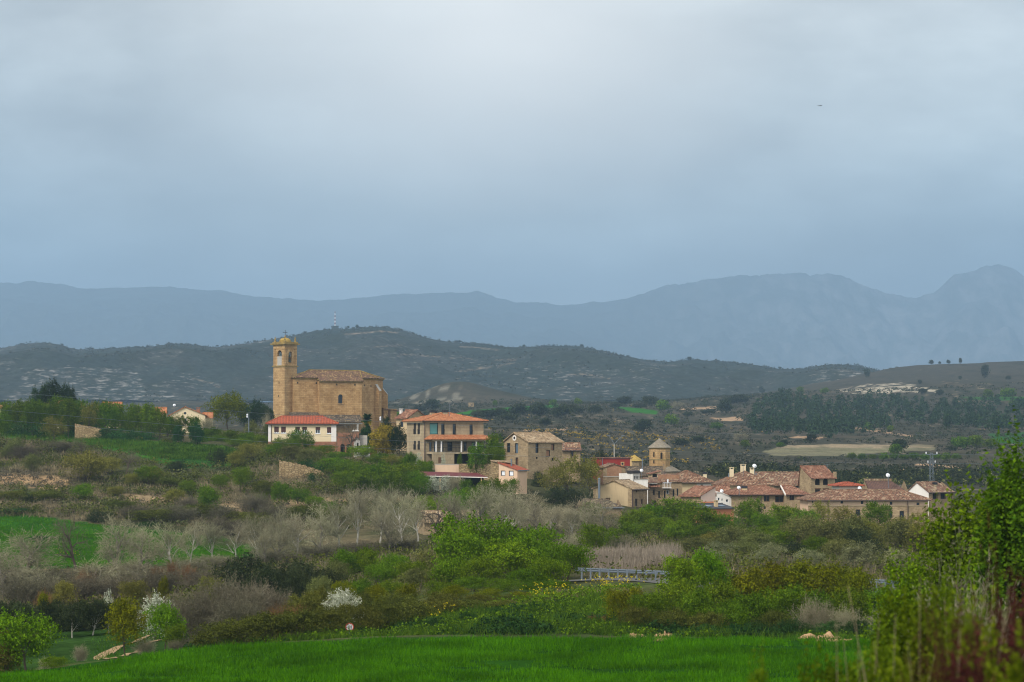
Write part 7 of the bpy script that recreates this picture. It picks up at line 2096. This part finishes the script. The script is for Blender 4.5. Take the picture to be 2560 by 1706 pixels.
# ------------------------------------------------------------------ palm
o = gpoint(919, 566); pz = zat(1022, 566) - o.z; root = empty('palm_tree', o, 0, 'single palm tree with dead lower fronds beside the church apse', 'palm tree')
b = MB(); b.tube([(0, 0, -1), (.05, 0, pz * .5), (0, 0, pz * .75)], [.34, .28, .26], 10); b.build('trunk', M['bark'], root)
def fronds(n, lo, hi, ln, droop, mat, nm):
    rng = np.random.default_rng(5); Qs = []
    for i in range(n):
        a = rng.uniform(0, 2 * PI); el = rng.uniform(lo, hi); d = np.array([math.cos(a) * math.cos(el), math.sin(a) * math.cos(el), math.sin(el)]); sd = np.array([-math.sin(a), math.cos(a), 0]); p = np.array([0, 0, pz * .76])
        l = ln * rng.uniform(.8, 1.1); m_ = 7; prev = None
        for k in range(m_ + 1):
            t = k / m_; c = p + d * l * t + np.array([0, 0, -droop * (l * t) ** 2]); w = .42 * math.sin(PI * min(1, t * .9 + .08)) + .03; dn = np.array([0, 0, -.16 * w])
            cur = (c - sd * w + dn, c, c + sd * w + dn)
            if prev is not None: Qs += [np.array([prev[0], prev[1], cur[1], cur[0]]), np.array([prev[1], prev[2], cur[2], cur[1]])]
            prev = cur
    mobj(nm, quads_mesh(nm, np.array(Qs), M[mat]), root)
fronds(34, -.1, 1.25, 1.9, .14, 'l_dark', 'crown'); fronds(18, -.9, -.25, 1.5, .05, 'l_bamboo', 'dead_fronds')

# ------------------------------------------------------------------ far hillside trees
pl = 'on the heath behind the villa'; g_ = 'dark oaks of the heath'
plants('faroak', [(1300, 1010, -1042, 60), (1346, 1008, -1044, 54), (1398, 1012, -1046, 52), (1252, 1020, -1046, 52), (1222, 1024, -1048, 46), (1198, 1024, -1046, 40), (1440, 1012, -1036, 46), (1484, 1012, -1036, 42), (1364, 1046, -1066, 32), (1275, 1034, -1054, 50)], pl, g_)
pl = 'on the heath above the octagonal tower'
plants('faroak', [(1513, 1049, -1066, 26), (1612, 1048, -1081, 48), (1594, 1064, -1080, 26), (1560, 991, -1014, 40), (1626, 991, -1016, 48), (1600, 1009, -1022, 36), (1540, 1008, -1022, 30), (1700, 1096, -1116, 50), (1745, 1090, -1108, 40)], pl, g_)
plants('fargreen', [(1383, 999, -1018, 24), (1446, 996, -1014, 22), (1238, 1001, -1016, 13), (1656, 1000, -1030, 36), (1680, 1036, -1064, 36), (1790, 1056, -1076, 34)], 'on the heath edge beyond the green strips'); plants('wide', [(1692, 1002, -1028, 36), (1730, 1060, -1085, 36), (1850, 1080, -1105, 44)], 'on the heath edge beyond the green strips')
plants('faroak', [(1078, 999, -1028, 44), (1050, 1013, -1030, 30), (985, 1030, -1048, 34)], 'behind the villa roof', g_); plants('fargreen', [(1000, 1030, -1050, 40), (960, 1022, -1048, 30)], 'behind the villa roof')
plants('faroak', [(1810, 1000, -1035, 40), (1830, 992, -1012, 40), (1852, 987, -1010, 46), (1905, 966, -980, 16), (1770, 1022, -1036, 40), (1720, 1030, -1042, 30)], 'left of the pine wood', g_)
plants('faroak', [(2307, 971, -989, 24), (2350, 974, -990, 22), (2462, 912, -948, 22), (2168, 922, -946, 16), (2400, 940, -950, 10), (2300, 950, -962, 11), (2520, 940, -952, 16)], 'on the brown right hand hill', g_); plants('fargreen', [(2469, 973, -998, 28), (2520, 970, -1000, 40), (2000, 967, -982, 18), (2060, 970, -986, 24), (2540, 1000, -1022, 40)], 'above the pine wood')
plants('faroak', [(2329, 900, 2990, 13), (2349, 904, 2990, 8), (2372, 900, 2990, 11), (2401, 895, 2990, 9), (2226, 921, 2990, 10), (2242, 917, 2990, 10)], 'on the skyline of the right hand hill', g_)
plants('fargreen', [(2170, 1056, -1080, 20), (2225, 1064, -1082, 18), (2240, 1110, -1140, 36), (2400, 1092, -1124, 50), (2440, 1088, -1120, 46), (2480, 1097, -1124, 40), (1950, 1106, -1120, 24), (1860, 1100, -1122, 26)], 'below the pine wood'); plants('faroak', [(2246, 1098, -1132, 46), (1960, 1100, -1114, 24), (2380, 1114, -1130, 30), (2030, 1085, -1108, 30)], 'around the ploughed field')
pl = 'under the ploughed field'
plants('fargreen', [(2130 + 26 * i, 1132 + (i % 3) * 2, -(1150 + (i % 2) * 3), 26) for i in range(11)], pl, 'orchard trees')
for px, top, w in ((1143, 851, 24), (1186, 862, 10), (1196, 861, 14), (1212, 863, 10), (636, 851, 9), (543, 863, 8), (892, 812, 9), (870, 815, 7), (1724, 892, 14), (1745, 898, 12), (1796, 900, 10), (1310, 862, 9), (1455, 861, 10), (1835, 904, 9), (1950, 917, 9)):
    plant('faroak', px, top, 4285, w, 'on the crest of the middle hills', 'small trees on the middle hill crest', ground=hill_z(px, 4285))

# ------------------------------------------------------------------ labels for everything planted
ORD = ['', 'first', 'second', 'third', 'fourth', 'fifth', 'sixth', 'seventh', 'eighth', 'ninth', 'tenth', 'eleventh', 'twelfth', 'thirteenth', 'fourteenth', 'fifteenth', 'sixteenth']
grp = {}
for r in PLANTED:
    if r[4] is None: grp.setdefault((r[1], r[2]), []).append(r)
for (wd, place), L in grp.items():
    L.sort(key=lambda r: r[3])
    for i, r in enumerate(L):
        if len(L) == 1: t = f'{wd} {place}'
        elif len(L) == 2: t = f"{('left', 'right')[i]} one of two {wd}s {place}" if not wd.endswith('bush') else f"{('left', 'right')[i]} one of two {wd}es {place}"
        elif i == 0: t = f'leftmost {wd} {place}'
        elif i == len(L) - 1: t = f'rightmost {wd} {place}'
        else: t = f'{wd} {ORD[i + 1]} from left {place}'
        r[0]['label'] = t

import sys
for o in COL.objects:
    if o.get('label') and len(o['label'].split()) > 16: open('/tmp/long.txt', 'a').write(o['label'] + chr(10))

# ------------------------------------------------------------------ uncountable growth: each kind ONE object
def scatter(poly, n, D0, D1, seed, wob_=0.0):
    """points of the ground that lie inside a region of the place"""
    rng = np.random.default_rng(seed)
    xs = [q[0] for q in poly]; k = n * 6
    for _ in range(6):
        px = rng.uniform(min(xs), max(xs), k); D = np.sqrt(rng.uniform(D0 ** 2, D1 ** 2, k))
        x = (px - 1280) / FPX * D; z = ground_z(x, D); qx, qy = project(x, D, z)
        if wob_: qy = qy + wob_ * fbm(x / 6, D / 9, 3, 77)
        ok = in_poly(qx, qy, poly)
        pts = np.stack([x, D, z], 1)[ok]
        if len(pts) >= n or _ == 5: return pts[:n]
        k *= 2


def blades(pts, h, w, n, seed, lean=.35, spread=.15):
    rng = np.random.default_rng(seed)
    Pn = np.repeat(pts, n, 0); m_ = len(Pn)
    Pn = Pn + np.stack([rng.normal(size=m_) * spread, rng.normal(size=m_) * spread, np.zeros(m_) - .03], 1)
    H = h * rng.uniform(.55, 1.3, m_); a = rng.uniform(0, 2 * PI, m_)
    L = np.stack([np.cos(a) * lean * H, np.sin(a) * lean * H, H], 1) * rng.uniform(.4, 1.1, (m_, 1)); L[:, 2] = H
    b = rng.uniform(0, 2 * PI, m_); Wv = np.stack([np.cos(b), np.sin(b), np.zeros(m_)], 1) * (w * rng.uniform(.6, 1.3, m_))[:, None]
    return np.stack([Pn - Wv * .5, Pn + Wv * .5, Pn + L + Wv * .12, Pn + L - Wv * .12], 1)


def clumps(pts, r, h, nq, size, seed):
    """low rounded cushions of leaves"""
    rng = np.random.default_rng(seed); n = len(pts)
    d = rng.normal(size=(n, nq, 3)); d[..., 2] = np.abs(d[..., 2]) + .1; d /= np.linalg.norm(d, axis=2)[..., None]
    sc = rng.uniform(.55, 1.5, (n, 1))
    loc = d * rng.uniform(.6, 1.0, (n, nq, 1)) * np.stack([sc * r, sc * r, sc * h], 2)
    P_ = (pts[:, None, :] + loc).reshape(-1, 3)
    return leaf_quads(rng, P_, d.reshape(-1, 3), size, .3, .8, .8)


def stuff(name, Q, mat):
    return tag(mobj(name, quads_mesh(name, Q, M[mat])), kind='stuff')


def wob_x(p): return 14 * fbm(p[:, 0] / 4, p[:, 1] / 6, 3, 98)


def region(pts, f):
    """thin a scatter by a noise pattern"""
    return pts[f(pts)]

# wheat in the foreground field
FIELD = [(-40, 1760), (-40, 1693), (180, 1672), (300, 1655), (440, 1625), (640, 1614), (960, 1600), (1280, 1599), (1560, 1600), (2000, 1601), (2640, 1604), (2640, 1760)]
p = scatter(FIELD, 90000, 128, 166, 1)
v = fbm(p[:, 0] / 2.6, p[:, 1] / 2.2, 4, 95) + .5 * fbm(p[:, 0] / 9, p[:, 1] / 4, 3, 96)
stuff('wheat', np.concatenate([blades(p[v > -.30], .20, .05, 2, 2, .5, .10), blades(p[v > .05], .32, .05, 1, 21, .5, .10)]), 'l_wheat')
LF = [(-40, 1290), (60, 1289), (140, 1298), (260, 1315), (420, 1332), (560, 1350), (640, 1375), (560, 1410), (300, 1414), (-40, 1422)]
stuff('wheat', blades(scatter(LF, 26000, 345, 440, 3), .25, .09, 2, 4, .5, .2), 'l_wheat')
# bank behind the field
DRYB = [(1180, 1530), (1300, 1500), (1420, 1470), (1540, 1450), (1700, 1440), (1640, 1475), (1560, 1485), (1450, 1500), (1300, 1522)]
BANK = [(440, 1626), (640, 1612), (800, 1592), (960, 1560), (1280, 1520), (1520, 1488), (1600, 1500), (1900, 1545), (2260, 1560), (2260, 1603), (1280, 1600), (960, 1602), (640, 1616)]
p = scatter(BANK, 24000, 168.5, 206, 5)
v = fbm(p[:, 0] / 3, p[:, 1] / 3, 3, 88)
stuff('bank_grass', np.concatenate([blades(p[v > -.25], .42, .05, 2, 6, .8, .2), blades(p[v > .25], .65, .05, 1, 7, .7, .2)]), 'l_bank')
p = scatter(BANK, 4200, 168.5, 206, 8); v = fbm(p[:, 0] / 5, p[:, 1] / 5, 3, 89)
stuff('bank_weeds', np.concatenate([clumps(p[v > .2][:560], .55, .6, 30, .17, 9), clumps(p[v > -.4][:700], .4, .45, 18, .15, 91)]), 'l_ivy')
stuff('bank_herbs', clumps(np.concatenate([p[v < .05][:900], scatter(DRYB, 420, 190, 212, 93)]), .45, .5, 20, .15, 92), 'l_mid')
stuff('dry_grass', np.concatenate([blades(scatter(DRYB, 2000, 190, 213, 10), .36, .05, 2, 11, .6, .2), blades(scatter([(2180, 1706), (2200, 1560), (2600, 1500), (2600, 1760), (2180, 1760)], 1, 60, 130, 12), .6, .05, 1, 13)]), 'l_dry')
fl = np.concatenate([scatter([(1290, 1505), (1400, 1470), (1500, 1452), (1560, 1448), (1520, 1475), (1400, 1500)], 100, 188, 213, 14), scatter([(1440, 1462), (1640, 1458), (1650, 1474), (1500, 1482)], 110, 198, 216, 15), scatter([(1060, 1545), (1130, 1535), (1140, 1555), (1080, 1570)], 45, 165, 205, 16), scatter([(740, 1570), (800, 1566), (800, 1582), (740, 1590)], 14, 165, 190, 17), scatter([(420, 1080), (560, 1095), (560, 1110), (300, 1100)], 30, 560, 640, 18), scatter([(140, 1388), (200, 1390), (200, 1402), (140, 1402)], 20, 330, 390, 181)])
fl = fl + np.stack([np.zeros(len(fl)), np.zeros(len(fl)), NP.uniform(.3, 1.1, len(fl))], 1)
stuff('mustard_flowers', clumps(fl, .07, .10, 5, .065, 19), 'l_flower')
# reed bed by the road
REED = [(1440, 1415), (1470, 1398), (1560, 1392), (1690, 1390), (1700, 1404), (1640, 1420), (1560, 1428), (1450, 1428)]
p = scatter(REED, 9000, 244, 312, 20, 14)
v = fbm(p[:, 0] / 3, p[:, 1] / 5, 4, 97)
stuff('reed_bed', np.concatenate([blades(p[v > -.35], .95, .06, 2, 21, .3, .3), blades(p[v > .05], 1.5, .06, 1, 22, .25, .3)]), 'l_reed')
# slope growth on the left
SL = [(-60, 1085), (150, 1085), (330, 1100), (560, 1115), (700, 1130), (860, 1150), (1040, 1190), (1040, 1300), (860, 1340), (640, 1360), (420, 1325), (140, 1296), (-60, 1290)]
p = scatter(SL, 30000, 420, 620, 22)
qx, qy = project(p[:, 0], p[:, 1], p[:, 2]); clear = np.zeros(len(p), bool)
for poly in ([(0, 1080), (150, 1086), (330, 1102), (600, 1126), (575, 1165), (440, 1168), (330, 1136), (200, 1114), (0, 1096)], [(-40, 1180), (60, 1180), (190, 1200), (180, 1226), (-40, 1212)], [(300, 1238), (480, 1244), (490, 1262), (330, 1262)], [(550, 1264), (680, 1252), (680, 1290), (600, 1290)], [(670, 1252), (880, 1246), (890, 1264), (700, 1272)]):
    clear |= in_poly(qx + wob_x(p), qy, poly)
p = p[~clear]
v = fbm(p[:, 0] / 14, p[:, 1] / 30, 4, 41); v2 = fbm(p[:, 0] / 5, p[:, 1] / 9, 4, 42)
stuff('dry_slope_grass', blades(p[(v > -.12)], .62, .11, 3, 23, .6, .45), 'l_dry')
stuff('slope_herbs', np.concatenate([clumps(p[(v2 > .02)][:2800], .75, .6, 12, .30, 24), clumps(p[(v2 > .18)][2800:3800], 1.1, 1.2, 16, .34, 25)]), 'l_slope')
tp_ = (p[:, 1] + 9 * fbm(p[:, 0] / 30, p[:, 1] / 60, 3, 9)) / 21.0; tp_ = tp_ - np.floor(tp_)
stuff('slope_brush', clumps(p[(tp_ > .74) & (v2 > -.25)][:1300], 1.0, 1.3, 24, .28, 26), 'l_bramble')
stuff('dead_brush', clumps(np.concatenate([p[(v > .15)][:700], scatter([(-40, 1176), (60, 1178), (200, 1200), (190, 1226), (-40, 1214)], 230, 430, 560, 94), scatter([(300, 1238), (480, 1244), (490, 1262), (330, 1262)], 60, 430, 560, 95), scatter([(550, 1256), (890, 1246), (890, 1270), (600, 1290)], 110, 430, 560, 96)]), .8, .7, 24, .24, 27), 'l_brown')
GT = [(0, 1080), (150, 1086), (330, 1102), (600, 1126), (560, 1165), (440, 1165), (330, 1130), (200, 1110), (0, 1092)]
stuff('terrace_grass', np.concatenate([blades(scatter(GT, 12000, 540, 620, 28), .5, .14, 2, 29, .6, .3), clumps(scatter([(400, 1105), (590, 1122), (610, 1140), (520, 1172), (420, 1160)], 1500, 540, 620, 30), .6, .5, 14, .3, 31)]), 'l_bank')
# valley floor between road and houses
VF = [(0, 1560), (0, 1430), (400, 1420), (900, 1370), (1300, 1340), (1500, 1260), (2560, 1300), (2950, 1300), (2950, 1490), (2560, 1470), (1900, 1480), (1440, 1440), (900, 1500), (400, 1560)]
p = scatter(VF, 9000, 206, 470, 32)
stuff('valley_brush', np.concatenate([clumps(p[:2600], 1.0, 1.0, 22, .26, 33)]), 'l_bramble'); stuff('valley_grass', blades(p[2600:], .7, .09, 3, 34, .5, .5), 'l_dry')
# heath behind the village
HE = [(900, 1130), (900, 1000), (1200, 1000), (1900, 985), (2600, 955), (2600, 1230), (1900, 1220), (1500, 1180), (1200, 1150)]
p = scatter(HE, 16000, 680, 2700, 35)
qx, qy = project(p[:, 0], p[:, 1], p[:, 2]); clear = np.zeros(len(p), bool)
for poly in ([(1908, 1130), (1960, 1112), (2080, 1108), (2340, 1110), (2345, 1128), (2200, 1136), (2150, 1142), (1935, 1143)], [(1128, 1040), (1180, 1023), (1392, 1009), (1402, 1019), (1300, 1032)], [(1530, 1014), (1650, 1026), (1642, 1040), (1580, 1034)]):
    clear |= in_poly(qx, qy, poly)
p = p[~clear]
v = fbm(p[:, 0] / 60, p[:, 1] / 150, 3, 91)
d_ok = p[:, 1]
stuff('heath_scrub', clumps(p[:9000][v[:9000] > -.35], 1.25, 1.0, 14, .62, 36), 'l_scrub')
stuff('heath_bushes', clumps(p[9000:9650], 2.2, 1.7, 26, .9, 37), 'l_oak')
g1 = p[9900:][(v[9900:] > .12)][:900]
gv = scatter([(1300, 1060), (1760, 1055), (1800, 1120), (1700, 1165), (1350, 1130)], 700, 780, 1300, 38)
gv = gv[fbm(gv[:, 0] / 20, gv[:, 1] / 50, 3, 92) > .05]
stuff('gorse', clumps(np.concatenate([gv, g1[:120]]), .8, .6, 8, .5, 39), 'l_gorse')
# the far pine wood on the right, read as one mass
PW = [(1868, 1088), (1888, 1040), (1910, 1005), (1960, 992), (2060, 1012), (2200, 1004), (2400, 1012), (2600, 1020), (2600, 1074), (2460, 1088), (2300, 1064), (2230, 1082), (2130, 1090), (2080, 1102), (1990, 1100), (1900, 1094)]
p = scatter(PW, 420, 900, 2300, 40)
rng = np.random.default_rng(41); Qs = []
for q in p:
    n = 70; hh = rng.uniform(5.5, 9); d = rng.normal(size=(n, 3)); d /= np.linalg.norm(d, axis=1)[:, None]
    zf = rng.uniform(.2, 1, n) ; rr = np.sqrt(np.maximum(.02, 1.02 - ((zf - .5) / .52) ** 2)) * hh * .30 * rng.uniform(.6, 1.05, n)
    loc = np.stack([d[:, 0] * rr, d[:, 1] * rr, zf * hh], 1); Qs.append(leaf_quads(rng, q + loc, d, 1.25, .5, .8, .8))
stuff('pine_wood', np.concatenate(Qs), 'l_pine')
OG = [(1770, 1190), (1800, 1168), (2000, 1160), (2100, 1150), (2300, 1158), (2600, 1165), (2600, 1215), (2200, 1215), (1900, 1210)]
stuff('olive_plantation', clumps(scatter(OG, 300, 690, 900, 42), 2.2, 2.6, 60, .7, 43), 'l_oak')
stuff('plantation_fringe', clumps(scatter(OG, 120, 690, 900, 44), 1.6, 1.8, 40, .6, 45), 'l_olive')
# scrub of the middle hills, with bushes breaking the crest
rng = np.random.default_rng(46)
n = 12000; uu = rng.uniform(-.19, .19, n); ii = rng.integers(4, len(HD) - 3, n); Dh = HD[ii]; keep = Dh < 4340
jj = np.clip(np.searchsorted(HU, uu), 0, len(HU) - 1); hp_ = np.stack([Dh * HU[jj], Dh, hZ[ii, jj]], 1)[keep]
rk = rock[ii, jj][keep]; pv_ = fbm(hp_[:, 0] / 40, hp_[:, 1] / 80, 3, 93)
sel = (rng.random(len(hp_)) > rk * .72) & (pv_ - sp[ii, jj][keep] * 3.0 > -.12)
hp_ = hp_[sel]
cr_n = 520; uj = rng.integers(40, len(HU) - 40, cr_n); ci_ = int(np.searchsorted(HD, 4270)); crest = np.stack([HD[ci_] * HU[uj], np.full(cr_n, HD[ci_]), hZ[ci_, uj]], 1)
stuff('hill_scrub', np.concatenate([clumps(hp_[:6500], 2.6, 1.9, 12, 1.9, 47), clumps(hp_[6500:7600], 5.0, 4.0, 20, 2.6, 48), clumps(crest, 2.6, 2.6, 12, 1.9, 49)]), 'l_scrub')
# tall dry stalks in the near right corner
p = []
rng = np.random.default_rng(50)
n = 70; px = rng.uniform(2060, 2620, n); D = rng.uniform(24, 60, n); x = (px - 1280) / FPX * D; z = ground_z(x, D); top = rng.uniform(1440, 1720, n) + np.clip(2300 - px, 0, 400) * .35
zt = np.array([zat(t, d) for t, d in zip(top, D)]); hgt = np.maximum(zt - z, .5)
Pn = np.stack([x, D, z], 1); ln = rng.normal(size=(n, 2)) * .16; tp = Pn + np.stack([ln[:, 0] * hgt, ln[:, 1] * hgt, hgt], 1); wv = np.stack([np.full(n, .006), np.zeros(n), np.zeros(n)], 1)
wv2 = np.stack([np.zeros(n), np.full(n, .006), np.zeros(n)], 1)
stuff('dry_stalks', np.concatenate([np.stack([Pn - wv, Pn + wv, tp + wv * .4, tp - wv * .4], 1), np.stack([Pn - wv2, Pn + wv2, tp + wv2 * .4, tp - wv2 * .4], 1)]), 'l_straw')

# ------------------------------------------------------------------ track and road
def ribbon(name, mat, ctrl, lift=.05, n=60):
    """surface draped on the ground; ctrl: (px, D, half width m)"""
    c_ = np.array(ctrl, float); t = np.linspace(0, len(c_) - 1, n); k = np.arange(len(c_)); px = np.interp(t, k, c_[:, 0]); D = np.interp(t, k, c_[:, 1]); hw = np.interp(t, k, c_[:, 2])
    px, D = smooth1(px, 3), smooth1(D, 3); x = (px - 1280) / FPX * D
    tx, ty = np.gradient(x), np.gradient(D); l = np.hypot(tx, ty); nx, ny = -ty / l, tx / l
    r_ = np.linspace(-1, 1, 7); X = x[:, None] + nx[:, None] * hw[:, None] * r_[None]; Y = D[:, None] + ny[:, None] * hw[:, None] * r_[None]
    Z = ground_z(X.ravel(), Y.ravel()).reshape(X.shape) + lift
    return grid_object(name, X, Y, Z, None, mat)
M['earth'] = m_plain('pale earth', (0.31, 0.205, 0.105), 1.0, 0, .35, 1.2)
M['asphalt'] = m_plain('worn asphalt', (0.11, 0.108, 0.10), 1.0, 0, .2, 1.5)
ribbon('dirt_track', M['earth'], [(285, 170, .36), (262, 176, .42), (252, 183, .42), (272, 190, .40), (320, 197, .34), (372, 203, .30), (430, 208, .28)])
ribbon('dirt_track', M['earth'], [(312, 173, .28), (308, 180, .30), (325, 187, .28), (362, 193, .24), (404, 198, .20)])
ribbon('road', M['asphalt'], [(1430, 237, 2.6), (1560, 232, 2.6), (1700, 226, 2.6), (1900, 219, 2.6), (2200, 209, 2.6), (2500, 202, 2.6), (2700, 198, 2.6)], .06)

M['sand'] = m_plain('pale bare earth', (0.38, 0.24, 0.125), 1.0, 0, .35, 2.5)
def mound(label, px0, px1, D, h, seed):
    n = 40; m_ = 10; t = np.linspace(0, 1, n); px = px0 + (px1 - px0) * t; rng = np.random.default_rng(seed)
    prof = np.sin(PI * np.clip(t, 0, 1)) ** .5 * np.clip(.62 + 1.1 * fbm(t * 7, t * 0, 3, seed), .04, 1.25); X = []; Y = []; Z = []
    for k in range(m_):
        s_ = k / (m_ - 1); d = D + 1.6 * s_ + .25 * fbm(t * 14, t * 0 + k, 2, seed + 3); x = (px - 1280) / FPX * d
        X.append(x); Y.append(d); Z.append(ground_z(x, d) + np.sin(PI * min(1, s_ * .62)) * h * prof + (.06 * fbm(t * 14, t * 0 + s_ * 6, 3, seed + 5) if 0 < k else 0) - .05)
    grid_object('bare_earth', np.array(X), np.array(Y), np.array(Z), None, M['sand'])
mound('', 1560, 1618, 165.6, .30, 1); mound('', 1632, 1686, 165.5, .36, 2); mound('', 1972, 2138, 165.4, .42, 3)

# ragged grass at the foot of the bare earth and along the track
gp_ = np.concatenate([scatter([(1555, 1594), (1690, 1594), (1690, 1602), (1555, 1602)], 260, 163, 168, 101), scatter([(1965, 1592), (2145, 1592), (2145, 1604), (1965, 1604)], 380, 163, 168, 102), scatter([(236, 1600), (300, 1582), (460, 1570), (460, 1588), (320, 1612), (300, 1650), (236, 1655)], 500, 168, 212, 103)])
stuff('edge_grass', blades(gp_, .26, .05, 2, 104, .7, .15), 'l_bank')
